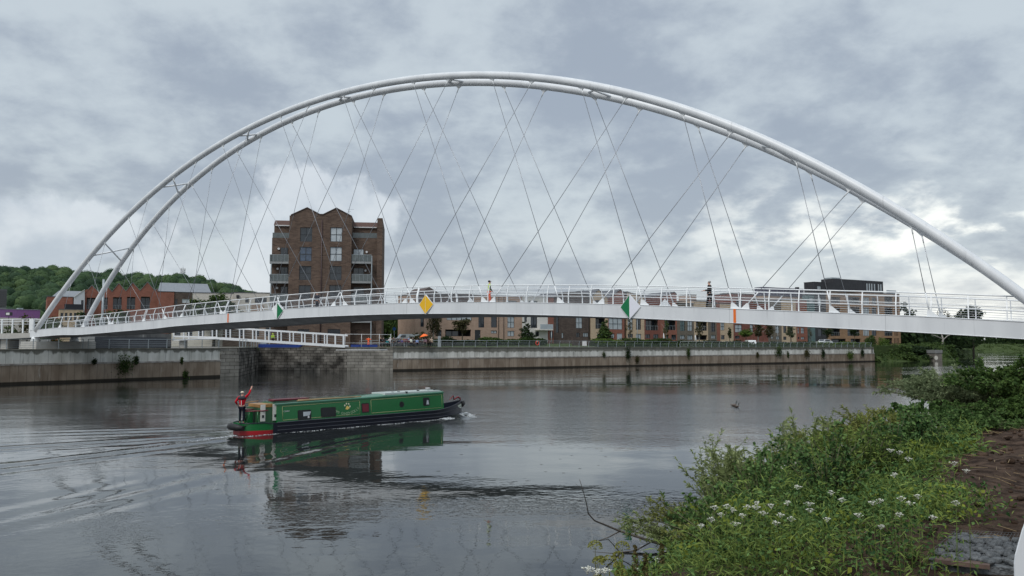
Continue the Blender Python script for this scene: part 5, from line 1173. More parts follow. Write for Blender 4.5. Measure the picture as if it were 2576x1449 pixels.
shrub('shrub', stand(2330, 13.5), topz(1150, 13.5), 1.1, 55, 40, .10, .012, L_HERB, 'tall grassy bush beside the bare soil', fill=.05)
for px, D, yt, lm_, ll, lw, lb in ((1905, 12.5, 1205, L_HERB, .10, .014, 'bright grassy bush below the leftmost willows'), (2010, 12.4, 1168, L_BRAM, .08, .030, 'leafy bramble mound under the yellowish willow'), (2100, 11.4, 1195, L_HERB, .11, .013, 'tall nettle clump in the middle of the scrub'), (2185, 11.8, 1152, L_BRAM, .08, .028, 'bramble bush behind the tall nettle clump'), (2265, 10.8, 1180, L_HERB, .10, .014, 'feathery green clump close to the bare soil'),
        (1980, 9.8, 1285, L_BRAM, .075, .028, 'broad leaved bramble at the front of the scrub'), (2115, 9.2, 1292, L_LIME, .07, .022, 'lime green bush in the front middle of the scrub'), (2235, 9.0, 1275, L_BRAM, .075, .026, 'dark leafy bush nearest the gabion'), (1868, 10.8, 1285, L_ELD, .08, .024, 'small dark bush beside the leftmost flower heads'), (2320, 12.0, 1185, L_OLI, .10, .014, 'yellow green bush at the edge of the soil')):
    shrub('bush', stand(px, D), topz(yt, D), .62, 42, 34, ll, lw, lm_, lb, cat='bush', fill=.05)
for px, D, yt, lb in ((1852, 17.2, 1086, 'thin upright spray above the left tip willow'), (1968, 16.6, 1070, 'thin upright spray between the left willows'), (2044, 16.6, 1040, 'topmost thin spray in the middle of the scrub'), (1790, 17.9, 1140, 'short leaning spray left of the leftmost willow')):
    shrub('willow_spray', stand(px, D), topz(yt, D), .34, 9, 46, .12, .014, L_WIL, lb, cat='shrub', fill=.3, twigs=5)
# undergrowth: brambles, nettles and tall grass covering the slope
def inpoly(x, y, poly):
    c = False; j = len(poly) - 1
    for i in range(len(poly)):
        xi, yi = poly[i]; xj, yj = poly[j]
        if (yi > y) != (yj > y) and x < (xj - xi) * (y - yi) / (yj - yi) + xi: c = not c
        j = i
    return c
um = {k: MB() for k in ('b', 'h', 'l')}
def soil_edge(w_): return (6.9 if w_ < -3 else max(6.9 - (w_ + 3) * .16, 5.2)) + .35 * math.sin(w_ * .8) + .2 * math.sin(w_ * 2.3)
PRO = [(1200, 1700), (1470, 1475), (1600, 1445), (1700, 1402), (1760, 1335), (1800, 1290), (1850, 1235), (1920, 1180), (2050, 1130), (2150, 1105), (2300, 1080), (2400, 1050), (2500, 1000), (3200, 940)]
def prof(px):
    for (a, ya), (b, yb) in zip(PRO, PRO[1:]):
        if a <= px <= b: return lerp(ya, yb, (px - a) / (b - a))
    return 1700 if px < 1200 else 940
cl = 0
while cl < 5000:
    w_ = rnd.uniform(-15.5, 8.5); q_ = rnd.uniform(-.7, 7.4) if w_ > -9 else rnd.uniform(1.5, 7.4)
    if q_ > soil_edge(w_): continue
    p = E0 + ED * w_ + ER * q_
    if p.y < 3.6 or (p.x - p.y * .66) > 1: continue
    cl += 1
    z = tz(p.x, p.y); hh_ = rnd.uniform(.35, .95) * (1.0 if q_ < soil_edge(w_) - .9 else .5); kind = rnd.choices(('b', 'h', 'l'), (5, 5, .7))[0]; r_ = rnd.uniform(.2, .42); hh_ = min(hh_, EYE - (prof(1288 + p.x / p.y * FP) - 861) / FP * p.y * rnd.uniform(1, 1.04) - z)
    if hh_ < .10: continue
    mo = .5 + .5 * math.sin(w_ * 1.7 + 2 * math.sin(q_ * 1.3)) * math.sin(q_ * 1.9 + w_ * .6); hh_ *= (.30 + .80 * mo) if p.y > 9 else (.68 + .35 * mo); kind = rnd.choices(('b', 'h', 'l'), (7, 2, .1) if mo < .45 else (4, 5, .8))[0]
    sc = min(max(p.y / 13, .55), 1.0)
    for _ in range(42 if p.y > 9 else 80):
        d = Vector((rnd.gauss(0, 1), rnd.gauss(0, 1), 0)) * r_ * .6; zz = hh_ * (1 - rnd.random() ** 2.0 * .85)
        pp = Vector((p.x + d.x, p.y + d.y, z + zz - d.length * .3)); dr = Vector((rnd.gauss(0, 1), rnd.gauss(0, 1), rnd.gauss(.1, .5)))
        if kind == 'b': leaf(um['b'], pp, dr, rnd.uniform(.045, .09) * sc, rnd.uniform(.015, .027) * sc)
        elif kind == 'h': leaf(um['h'], pp, dr + Vector((0, 0, .8)), rnd.uniform(.08, .24) * sc, rnd.uniform(.005, .012) * sc)
        else: leaf(um['l'], pp, dr, rnd.uniform(.05, .09) * sc, rnd.uniform(.02, .034) * sc)
th = {k: (MB(), MB()) for k in range(4)}; nb = 0; tries = 0
while nb < 34 and tries < 2000:
    tries += 1; w_ = rnd.uniform(-13.5, 1.5); q_ = rnd.uniform(.6, 6.2); p = E0 + ED * w_ + ER * q_
    if p.y < 6.2: continue
    z = tz(p.x, p.y); cap = EYE - (prof(1288 + p.x / p.y * FP) - 55 - 861) / FP * p.y; hh_ = min(rnd.uniform(.9, 1.55) * min(p.y / 11, 1), cap - z)
    if hh_ < .55: continue
    k = rnd.choices(range(4), (5, 3, 2, 2))[0]; l, w2 = ((.075, .026), (.11, .013), (.09, .022), (.10, .014))[k]; f = min(max(p.y / 12, .6), 1)
    shrub('', Vector((p.x, p.y, z - .05)), z + hh_, rnd.uniform(.35, .65), 30, 30, l * f, w2 * f, None, '', fill=.05, sink=th[k]); nb += 1
for k, (nm, lm_) in enumerate((('bramble_thicket', L_BRAM), ('nettle_thicket', L_HERB), ('elder_thicket', L_ELD), ('grassy_thicket', L_OLI))):
    tag(th[k][0].build(nm, lm_), kind='stuff'); tag(th[k][1].build(nm + '_stems', mat('green_stem', (.085, .09, .04), .8, .2)), kind='stuff')
tag(um['b'].build('bramble_cover', L_BRAM), kind='stuff'); tag(um['h'].build('grass_and_nettle_cover', L_HERB), kind='stuff'); tag(um['l'].build('lime_leaf_cover', L_LIME), kind='stuff')
# white flowers
PET = mat('white_petals', (.60, .60, .52), .8, .15, 30, col2=(.72, .72, .64))
def umbel_mesh():
    m = MB(); m.cur = 0
    for k in range(10):
        a = rnd.uniform(0, 6.28); r_ = .09 * math.sqrt(rnd.random()); c = Vector((math.cos(a) * r_, math.sin(a) * r_, -r_ * .5 + rnd.uniform(-.008, .008)))
        m.tube([(0, 0, -.10), tuple(c)], .002, 3, caps=False)
        for _ in range(9): leafquad(m, c + Vector((rnd.uniform(-.02, .02), rnd.uniform(-.02, .02), rnd.uniform(.0, .012))), .020, up=2.5)
    return m.mesh('flower_head', PET)
def umbel_stem():
    m = MB(); m.tube([(0, 0, -.1), (.03, 0, .5), (0, 0, .91)], [.006, .005, .003], 4)
    return m.mesh('stem', L_HERB)
UH = [umbel_mesh() for _ in range(4)]; US = umbel_stem()
spots = [(1762, 1318), (1775, 1335), (1790, 1302), (1800, 1322), (1815, 1290), (1828, 1268), (1842, 1278), (1850, 1312), (1822, 1340), (1788, 1365), (1806, 1352), (1838, 1336), (1868, 1292), (1880, 1270), (1905, 1262), (1920, 1285), (1940, 1268), (1962, 1290), (1990, 1300), (2035, 1262), (2080, 1302), (1950, 1310), (1870, 1330), (1897, 1345), (1920, 1362), (1760, 1390), (1905, 1395), (1975, 1385), (1948, 1440), (1770, 1420), (2120, 1340), (1600, 1428), (1655, 1405), (2005, 1220), (2090, 1235), (2160, 1290), (2215, 1320), (2180, 1400), (2060, 1420), (2290, 1260), (2310, 1244), (2345, 1296), (2250, 1190), (2240, 1128), (2262, 1134), (2285, 1150), (2405, 1260), (2400, 1160), (2430, 1180)]
r9 = random.Random(5)
spots += [(r9.uniform(1790, 2320), r9.uniform(1225, 1440)) for _ in range(22)]
for i, (px, py) in enumerate(spots):
    best = None
    for D in [5.5 + .25 * k for k in range(70)]:
        p = WP(px, py, D); g = tz(p.x, p.y)
        if .45 < p.z - g < .88 and g > -.1: best = (p, g); break
    if not best: continue
    p, g = best; o = empty('cow_parsley', (p.x, p.y, g), rnd.uniform(0, 6), 'tall stem with a flat white flower head standing out of the bank undergrowth', 'wildflower', 'white flowered cow parsley on the bank'); hgt = p.z - g; ws_ = rnd.uniform(.42, .75) * (p.y / 11); ws_ = min(max(ws_ * .85, .32), .8); o.scale = (ws_, ws_, hgt)
    fh = link_obj('flower_head', UH[i % 4], o); fh.location = (0, 0, 1 - 0.0); fh.scale = (1, 1, ws_ / hgt); link_obj('stem', US, o)
m = MB()
for _ in range(900):
    w_ = rnd.uniform(-14, 1); q_ = rnd.uniform(1, 6); p = E0 + ED * w_ + ER * q_
    if math.sin(w_ * 1.3) + math.sin(q_ * 2.1 + w_) < .5 or p.y < 4.5: continue
    z = tz(p.x, p.y) + rnd.uniform(.45, .9)
    if z > EYE - (prof(1288 + p.x / p.y * FP) - 861) / FP * p.y: continue
    for k in range(4): leafquad(m, Vector((p.x + rnd.uniform(-.03, .03), p.y + rnd.uniform(-.03, .03), z + rnd.uniform(-.02, .02))), .026, up=1)
tag(m.build('bramble_flowers', PET), kind='stuff')
for px, py, D in ((2290, 1045, 18.4), (2305, 1062, 18.3), (2330, 1040, 18.5), (2350, 1058, 18.4), (2322, 1080, 18.2), (2345, 1092, 18.0), (2368, 1075, 18.3), (2300, 1095, 18.0), (2385, 1100, 17.8), (2380, 1058, 18.4)):
    p = WP(px, py, D); m = MB()
    for _ in range(70): a = rnd.uniform(0, 6.28); r_ = .12 * math.sqrt(rnd.random()); leafquad(m, Vector((math.cos(a) * r_, math.sin(a) * r_, rnd.uniform(-.03, .03))), .04, up=2)
    o = m.build('elder_flower', PET); o.location = p; tag(o, 'creamy white flower plate on the dark elder bush', 'flower head', 'flower plates of the elder bush')
# stalks at the bottom left of the scrub
def stalk(px, ytop, D, kind, label, name, cat, h=1.1):
    p = WP(px, ytop, D); b = Vector((p.x, p.y, p.z - h)); o = empty(name, b, rnd.uniform(0, 6), label, cat); s = MB().tube([(0, 0, -.4), (.04, .02, h * .5), (0, 0, h)], [.009, .007, .003], 5); s.build('stem', mat('green_stem', (.085, .09, .04), .8, .2), o); m = MB()
    if kind == 'dock':
        for _ in range(420): z = rnd.uniform(.35, 1) ; r_ = .085 * (1.08 - z) * 1.3 + .012; a = rnd.uniform(0, 6.28); leafquad(m, Vector((math.cos(a) * r_ * rnd.random(), math.sin(a) * r_ * rnd.random(), z * h)), .028)
        m.build('seed_spike', leafmat('dock_seed', (.07, .06, .022), (.17, .14, .06)), o)
    elif kind == 'alex':
        for c in ((0, 0, h, .075), (.12, .04, h - .12, .06), (-.10, .05, h - .16, .05)):
            m.tube([(0, 0, h - .3), c[:3]], .003, 3)
            for _ in range(150): d = Vector((rnd.gauss(0, 1), rnd.gauss(0, 1), abs(rnd.gauss(0, 1)))).normalized() * c[3]; leafquad(m, Vector(c[:3]) + d, .018)
        m.build('flower_globe', leafmat('alexanders', (.16, .17, .03), (.30, .30, .09)), o)
    else:
        for _ in range(70): z = rnd.uniform(.2, 1); a = rnd.uniform(0, 6.28); leaf(m, Vector((0, 0, z * h)), Vector((math.cos(a), math.sin(a), .9)), .11 * (1.25 - z * .7), .014)
        m.build('leaves', L_HERB, o)
for a in ((1497, 1378, 8.6, 'alex', 'leftmost yellow green globe flower at the bottom of the picture', 'alexanders', 'wildflower'), (1566, 1380, 8.4, 'alex', 'yellow green globe flower between the dead twig and the brown spikes', 'alexanders', 'wildflower'), (1532, 1418, 7.6, 'alex', 'darker low globe flower near the bottom edge', 'alexanders', 'wildflower'),
          (1597, 1372, 8.2, 'dock', 'tallest left brown dock spike at the bottom', 'dock', 'wild plant'), (1623, 1390, 8.0, 'dock', 'shorter middle dock spike', 'dock', 'wild plant'), (1664, 1368, 8.2, 'dock', 'right brown dock spike beside the dark water', 'dock', 'wild plant'), (1702, 1362, 8.0, 'leafy', 'fresh green leafy shoot right of the dock spikes', 'leafy_shoot', 'wild plant'), (1640, 1425, 7.2, 'leafy', 'leafy green shoot low between the dock spikes', 'leafy_shoot', 'wild plant'), (1590, 1434, 7.0, 'leafy', 'pale leafy shoot at the bottom edge', 'leafy_shoot', 'wild plant')): stalk(*a)
for px, py in ((1478, 1424), (1500, 1432), (1520, 1428)):
    p = WP(px, py, 6.8); o = empty('yarrow', (p.x, p.y, p.z - 1), 0, 'white flower cluster on a thin stem at the very bottom left of the scrub', 'wildflower', 'white flower clusters at the bottom edge'); o.scale = (.7, .7, 1); fh = link_obj('flower_head', UH[0], o); fh.location = (0, 0, 1); fh.scale = (1, 1, .7); link_obj('stem', US, o)
# dead branch in the water
pts = [WP(1458, 1206, 17.8), WP(1468, 1238, 17.9), WP(1476, 1270, 18.1), WP(1480, 1292, 18.2), WP(1496, 1310, 18.3), GP(1560, 1336, .25), GP(1640, 1362, .15), GP(1700, 1378, .05), GP(1760, 1392, -.1)]
o = MB().tube(pts, [.006, .008, .011, .014, .018, .028, .034, .04, .045], 5).tube([pts[1], WP(1448, 1216, 17.7)], [.006, .003], 4).tube([pts[5], GP(1530, 1352, .02), GP(1500, 1362, 0)], [.018, .012, .006], 4).tube([pts[6], GP(1600, 1385, .2), GP(1540, 1392, .0), GP(1492, 1388, .0)], [.02, .016, .01, .005], 4).build('dead_branch', mat('dead_wood', (.085, .072, .06), .9, .3, 5)); tag(o, 'dead forked branch lying in the dark water left of the scrub', 'branch')
# wire gabion of grey stones, plank and the white barrier at the corner
z0 = 3.02; cs = [GP(2398, 1340, z0 + .1), GP(2640, 1352, z0 + .1), GP(2640, 1420, z0 + .1), GP(2340, 1394, z0 + .1)]; o = empty('gabion', cs[3], 0, 'flat wire gabion filled with grey stones on the bare soil', 'gabion'); L0 = cs[3]
m = MB(); mc = [c - L0 for c in cs]
for i in range(15):
    for j in range(7):
        u, v = (i + rnd.random()) / 15, (j + rnd.random()) / 7; p = lerp(lerp(mc[3], mc[2], u), lerp(mc[0], mc[1], u), v); r_ = rnd.uniform(.03, .055); m.ball((p.x, p.y, p.z - .022 + rnd.uniform(-.012, .012)), r_, 6, 4, (1, .8, .55))
m.add([c + Vector((0, 0, -.05)) for c in mc] + [c + Vector((0, 0, -.16)) for c in mc], [(0, 1, 2, 3), (3, 2, 6, 7), (0, 3, 7, 4)])
m.build('stones', mat('gabion_stone', (.050, .056, .060), .85, .4, 18, bump=.8, col2=(.17, .18, .185)), o)
m = MB()
for i in range(30):
    u = i / 29; a, b = lerp(mc[3], mc[2], u), lerp(mc[0], mc[1], min(u + .03, 1)); m.tube([a + Vector((0, 0, .02)), b + Vector((0, 0, .02))], .0014, 3)
for j in range(11):
    v = j / 10; m.tube([lerp(mc[3], mc[0], v) + Vector((0, 0, .024)), lerp(mc[2], mc[1], v) + Vector((0, 0, .024))], .0014, 3)
m.build('wire_mesh', mat('dull_wire', (.10, .105, .11), .6, .2), o)
a, b = GP(2352, 1408, 3.08), GP(2490, 1424, 3.08); tag(MB().bar(a, b, .09, .03).build('plank', mat('red_plank', (.12, .078, .062), .85, .3, 6)), 'reddish timber plank lying along the gabion edge', 'plank')
m = MB(); P_ = [WP(2592, 1285, 2.6), WP(2573, 1335, 2.6), WP(2556, 1396, 2.6), WP(2553, 1420, 2.6), WP(2556, 1520, 2.6), WP(2700, 1520, 2.6), WP(2700, 1268, 2.6)]
m.add([(p.x, p.y, p.z) for p in P_] + [(p.x, p.y + .006, p.z) for p in P_], [tuple(range(7)), tuple(range(13, 6, -1))] + [(i, i + 7, (i + 1) % 7 + 7, (i + 1) % 7) for i in range(7)])
tag(m.build('white_barrier', WHITE), 'edge of a white plastic barrier at the bottom right corner', 'barrier')
# ------------------------------------------------------------------ narrowboat
BRZ2 = math.atan2(BU.y, BU.x); boat = empty('narrowboat', STERN, BRZ2, 'long green narrowboat with a dark blue hull moving towards the bridge', 'narrowboat')
BN2 = Vector((-BU.y, BU.x, 0)); BEAM = 2.1
def bat(px, py, back=0.0):
    r = ray(px, py); q = STERN + BN2 * back; o = Vector((0, 0, EYE)); k = (q - o).dot(BN2) / r.dot(BN2); p = o + r * k; return (p - STERN).dot(BU), p.z
HG = mat('boat_green', (0.005, 0.125, 0.030), .25, .08, .6, spec=.6); HB = mat('boat_blueblack', (0.007, 0.009, 0.020), .3, .2, .8, spec=.5); HR_ = mat('boat_red', (0.36, 0.012, 0.018), .35, .1, 1)
CREAMP = mat('boat_lining_cream', (0.42, 0.40, 0.20), .5, .05); MAROON = mat('boat_maroon', (0.13, 0.012, 0.022), .4, .1); BLK = mat('rubber_black', (0.010, 0.010, 0.011), .6, .3); BRASS = mat('brass', (0.55, 0.30, 0.12), .3, .1, metal=.8)
LB = BLEN + 1.55; DZ = .53; X0 = .95
def half(x):     # half breadth along the hull
    if x < X0 + 1.5: return BEAM / 2 * math.sqrt(max(1 - ((X0 + 1.5 - x) / 1.6) ** 2, .02))
    if x > LB - 3.2: return BEAM / 2 * max(1 - ((x - (LB - 3.2)) / 3.2) ** 2.2, .0) + .03
    return BEAM / 2
def sheer(x): return DZ + (0.42 * ((x - (LB - 3.4)) / 3.4) ** 1.7 if x > LB - 3.4 else 0) + (.05 if x < 2.2 else 0)
xs_ = [X0 + (LB - X0) * i / 70 for i in range(71)]; C_ = BEAM / 2
def hull_part(x0, x1, f0, f1, name, m_, out_=0.0):
    m = MB(); seg = [x for x in xs_ if x0 <= x <= x1]
    if seg[0] > x0: seg = [x0] + seg
    if seg[-1] < x1: seg.append(x1)
    for x in seg:
        zb, zt = f0(x), f1(x)
        for sd_ in (-1, 1):
            h0 = (half(x) + out_) * (.96 if zb < .1 else 1); h1 = half(x) + out_
            m.v += [(x, C_ + sd_ * h0, zb), (x, C_ + sd_ * h1, zt)]
    for i in range(len(seg) - 1):
        a = 4 * i; m.f += [(a, a + 4, a + 5, a + 1), (a + 2, a + 3, a + 7, a + 6)]; m.sm += [True] * 2; m.mi += [0] * 2
    m.f += [(0, 1, 3, 2), (4 * len(seg) - 4, 4 * len(seg) - 2, 4 * len(seg) - 1, 4 * len(seg) - 3)]; m.sm += [False] * 2; m.mi += [0] * 2
    return m.build(name, m_, boat)
xg = bat(687, 1090)[0]
hull_part(xg, LB, lambda x: -.4, sheer, 'hull', HB)
hull_part(X0, xg, lambda x: .20, sheer, 'counter', HG); hull_part(X0, xg, lambda x: -.4, lambda x: .198, 'stern_band', HR_)
m = MB()
for z in (.16, .36, .56):
    for sd_ in (-1, 1):
        pts = [(x, C_ + sd_ * (half(x) + .012), z + (sheer(x) - DZ) * z / DZ) for x in xs_ if x > xg + .1]; m.tube(pts, .018, 4)
m.build('rubbing_strakes', mat('strake_grey', (.07, .075, .09), .35, .2), boat)
MB().tube([(x, C_ - half(x) - .01, sheer(x)) for x in xs_], .025, 5).tube([(x, C_ + half(x) + .01, sheer(x)) for x in xs_], .025, 5).build('gunwale', HB, boat)
m = MB()   # decks
for i in range(len(xs_) - 1):
    a, b = xs_[i], xs_[i + 1]; z = (lambda x: sheer(x) - .03 - (.25 if x > LB - 2.6 else 0)); m.quad((a, C_ - half(a), z(a)), (b, C_ - half(b), z(b)), (b, C_ + half(b), z(b)), (a, C_ + half(a), z(a)))
m.build('deck', mat('boat_deck_green', (.02, .07, .035), .6, .2), boat)
x0c = bat(698, 1050, .12)[0]; x1c = bat(1117, 1005, .12)[0]; y0c, y1c, tuck = .12, BEAM - .12, .10; zc0 = DZ - .01; zc1 = 1.47
def cz(x): return lerp(zc1, zc1 + .14, (x - x0c) / (x1c - x0c))
m = MB()
m.add([(x0c, y0c, zc0), (x1c, y0c, zc0 + .06), (x1c, y0c + tuck, cz(x1c)), (x0c, y0c + tuck, cz(x0c)), (x0c, y1c, zc0), (x1c, y1c, zc0 + .06), (x1c, y1c - tuck, cz(x1c)), (x0c, y1c - tuck, cz(x0c))],
      [(0, 1, 2, 3), (5, 4, 7, 6), (1, 5, 6, 2), (4, 0, 3, 7)]); cabin = m.build('cabin', HG, boat)
m = MB(); K = 8
for x in (x0c - .10, x1c + .05):
    for k in range(K + 1): u = k / K; y = lerp(y0c + tuck - .03, y1c - tuck + .03, u); m.v.append((x, y, cz(x) + .015 + .11 * math.sin(math.pi * u)))
for k in range(K): m.f.append((k, K + 1 + k, K + 2 + k, k + 1)); m.sm.append(True); m.mi.append(0)
m.f += [tuple(range(K, -1, -1)), tuple(range(K + 1, 2 * K + 2))]; m.sm += [False] * 2; m.mi += [0] * 2
m.v += [(x0c - .1, y0c + tuck - .03, cz(x0c) - .04), (x1c + .05, y0c + tuck - .03, cz(x1c) - .04)]; nn = len(m.v); m.f.append((nn - 2, nn - 1, K + 1, 0)); m.sm.append(False); m.mi.append(0)
roof = m.build('roof', mat('boat_roof_grey_green', (.05, .16, .10), .16, .15, .8, spec=.8), boat)
MB().box(lerp(x0c, x1c, .62), x1c - .1, y0c + tuck + .15, y1c - tuck - .15, cz(x1c) + .02, cz(x1c) + .125).build('roof_panel', mat('boat_roof_white', (.5, .56, .54), .3, .05), roof)
def onside(x, z, o=.006): t_ = (z - zc0) / (cz(x) - zc0); return (x, y0c + tuck * t_ - o, z)
def sidepoly(pts, o=.006): return [onside(x, z, o) for x, z in pts]
def rrect(x0, x1, z0, z1, r=.07, n=4):
    p = []
    for cx_, cz_, a0 in ((x1 - r, z1 - r, 0), (x0 + r, z1 - r, 90), (x0 + r, z0 + r, 180), (x1 - r, z0 + r, 270)):
        for i in range(n + 1): a = R(a0 + 90 * i / n); p.append((cx_ + r * math.cos(a), cz_ + r * math.sin(a)))
    return p
def bwin(px0, px1, py0, py1, glass, r=.07):
    xm = (px0 + px1) / 2; a0 = bat(px0, (py0 + py1) / 2, .16)[0]; a1 = bat(px1, (py0 + py1) / 2, .16)[0]; z1_ = bat(xm, py0, .2)[1]; z0_ = bat(xm, py1, .15)[1]; z1_ = min(z1_, 1.36)
    f = MB(); P1 = sidepoly(rrect(a0, a1, z0_, z1_, r), .012); P0 = sidepoly(rrect(a0, a1, z0_, z1_, r), -.01); n = len(P1); f.add(P1 + P0, [tuple(range(n))] + [(i, (i + 1) % n, (i + 1) % n + n, i + n) for i in range(n)])
    fo = f.build('window', BLK, cabin); g = MB(); P = sidepoly(rrect(a0 + .05, a1 - .05, z0_ + .05, z1_ - .05, max(r - .03, .02)), .018); g.add(P, [tuple(range(n))]); g.build('pane', glass, fo); return a0, a1, z0_, z1_, fo
BG = mat('boat_glass', (.010, .013, .014), .12, .3, spec=.3); BRD = mat('boat_red_blind', (.13, .012, .022), .5, .1)
w1 = bwin(748.7, 782.5, 1031, 1056, BG); bwin(807, 844.7, 1024.5, 1049, BG); bwin(909.5, 929, 1014, 1038, BRD, .06); w4 = bwin(1064.7, 1080.8, 999, 1020.5, BG, .06)
q = MB(); q.add(sidepoly([(w1[0] + .32, w1[3] - .10), (w1[0] + .78, w1[3] - .10), (w1[0] + .70, w1[3] - .30), (w1[0] + .32, w1[3] - .33)], .022), [(0, 1, 2, 3)]); q.build('curtain', GLASSL, w1[4])
q = MB(); q.add(sidepoly([(w1[1] - .22, w1[2] + .08), (w1[1] - .12, w1[2] + .08), (w1[1] - .12, w1[2] + .2), (w1[1] - .22, w1[2] + .2)], .022), [(0, 1, 2, 3)]); q.build('sticker', FRAMEW, w1[4])
q = MB(); q.add(sidepoly([(w4[0] + .22, w4[2] + .07), (w4[1] - .06, w4[2] + .07), (w4[1] - .1, w4[3] - .16), (w4[0] + .28, w4[3] - .16)], .022), [(0, 1, 2, 3)]); q.build('curtain', GLASSL, w4[4])
xp, zp = bat(1010.2, 1017, .18); m = MB(); P = [onside(xp + .17 * math.cos(a * .3927), zp + .17 * math.sin(a * .3927), .012) for a in range(16)]; m.add(P, [tuple(range(16))]); po = m.build('porthole', BLK, cabin); m = MB(); P = [onside(xp + .12 * math.cos(a * .3927), zp + .12 * math.sin(a * .3927), .018) for a in range(16)]; m.add(P, [tuple(range(16))]); m.build('pane', BG, po)
for pa, pb in ((711, 905.5), (934, 1112)):
    a0 = bat(pa, 1040 if pa < 900 else 1015, .16)[0]; a1 = bat(pb, 1018 if pa < 900 else 1000, .16)[0]; m = MB()
    zl = lambda x: zc0 + .12 + .06 * (x - x0c) / (x1c - x0c); zu = lambda x: cz(x) - .13
    c4 = [(a0, zl(a0)), (a1, zl(a1)), (a1, zu(a1)), (a0, zu(a0))]
    for i in range(4): m.tube([onside(*c4[i], .004), onside(*c4[(i + 1) % 4], .004)], .009, 4)
    m.build('coach_line', CREAMP, cabin)
# emblem, name and small lettering
xe, ze = bat(873, 1024, .2); m = MB()
P = [onside(xe + dx * .13, ze + dz * .11, .008) for dx, dz in ((-1.0, -.95), (.1, -1.25), (1.05, -.6), (.95, .0), (.45, .25), (.1, .75), (-.5, .15))]; m.add(P, [tuple(range(7))])
emb = m.build('emblem', mat('emblem_yellow', (.72, .52, .14), .5, .1), cabin); m = MB()
for dx, dz in ((-.16, .10), (-.045, .19), (.10, .17), (.17, .03)): P = [onside(xe + dx + .042 * math.cos(a * .7854), ze + dz + .055 * math.sin(a * .7854), .009) for a in range(8)]; m.add(P, [tuple(range(8))])
m.build('emblem_toes', mat('emblem_cream', (.70, .68, .50), .5, .1), cabin)
def letters(txt, fn, size, m_, name, parent):
    grp = MB()
    for i, ch in enumerate(txt):
        if ch == ' ': continue
        cu = bpy.data.curves.new('t', 'FONT'); cu.body = ch; cu.size = size; cu.align_x = 'CENTER'; to = bpy.data.objects.new('t', cu); COL.objects.link(to)
        me = bpy.data.meshes.new_from_object(to); x, z, rot = fn(i)
        vs_ = []
        for v in me.vertices: u, w = v.co.x, v.co.y; vs_.append(onside(x + u * math.cos(rot) - w * math.sin(rot), z + u * math.sin(rot) + w * math.cos(rot), .009))
        grp.add(vs_, [tuple(p.vertices) for p in me.polygons]); bpy.data.objects.remove(to); bpy.data.curves.remove(cu); bpy.data.meshes.remove(me)
    return grp.build(name, m_, parent)
TXT = 'DIMI GINGO DOLLY'
def arc(i): u = i / (len(TXT) - 1) * 2 - 1; return (xe - .08 + u * .82, ze - .42 + .26 * u * u, u * .62)
letters(TXT, arc, .20, mat('lettering', (.34, .44, .28), .5, .1), 'name_lettering', cabin)
xt, zt_ = bat(719, 1035, .2); letters('COWRW', lambda i: (xt - .12 + i * .07, zt_ - .02, 0), .10, FRAMEW, 'small_lettering', cabin)
# rear doors, hatch, boards and fittings
xd = x0c - .02; cx0 = BEAM * .5
for px0, px1, yy in ((655, 666.5, None), (685.5, 697.5, None)):
    a0 = bat(px0, 1045, .3)[0]; a1 = bat(px1, 1045, .3)[0]; dd = MB().box(a0, a1, .26, .30, zc0 + .12, zc1 + .02).build('cabin_door', mat('door_cream', (.66, .64, .58), .5, .05), boat); MB().box((a0 + a1) / 2 - .06, (a0 + a1) / 2 + .06, .245, .259, zc0 + .3, zc0 + .44).build('door_picture', DARK, dd)
a0 = bat(667, 1045, .3)[0]; MB().box(a0 - .3, x0c - .001, .32, BEAM - .3, zc0, zc1 - .15).build('hatch_bulkhead', mat('hatch_green', (.03, .09, .04), .5, .3), boat); MB().box(a0 - .25, x0c + .55, .42, BEAM - .42, zc1 - .13, zc1 + .02).build('slide', mat('varnished_wood', (.36, .19, .06), .4, .2, 4), boat)
MB().box(x0c + .1, x0c + 2.2, .75, 1.35, zc1 + .13, zc1 + .21).build('roof_board', MAROON, roof); MB().box(x0c + 1.4, x0c + 5.3, .42, .56, zc1 + .11, zc1 + .17).build('plank', mat('bare_plank', (.40, .27, .15), .7, .2, 3), roof); MB().tube([(x0c + 1.2, .3, zc1 + .12), (x0c + 4.8, .34, zc1 + .15)], .022, 6).build('boat_pole', mat('pole_wood', (.3, .2, .1), .6, .2), roof)
for px, py in ((987.5, 992), (1002.5, 990.5), (1022, 991), (1051.5, 986), (1093, 982.5)): a, z = bat(px, py, .9 if px != 1022 else .4); z = cz(a) + .10; MB().tube([(a, .9 if px != 1022 else .4, z), (a, .9 if px != 1022 else .4, z + .09)], [.07, .09], 8).build('roof_vent', BLK, roof)
a, z = bat(1076, 984, 1.0); MB().tube([(a, 1.0, cz(a) + .1), (a, 1.0, cz(a) + .24)], .03, 6).tube([(a, 1.0, cz(a) + .24), (a, 1.0, cz(a) + .28)], [.17, .15], 12).build('mushroom_vent', FRAMEW, roof)
a, z = bat(992.5, 985, 1.1); MB().tube([(a, 1.1, cz(a) + .1), (a, 1.1, cz(a) + .75)], .008, 4).build('aerial', GALV, roof)
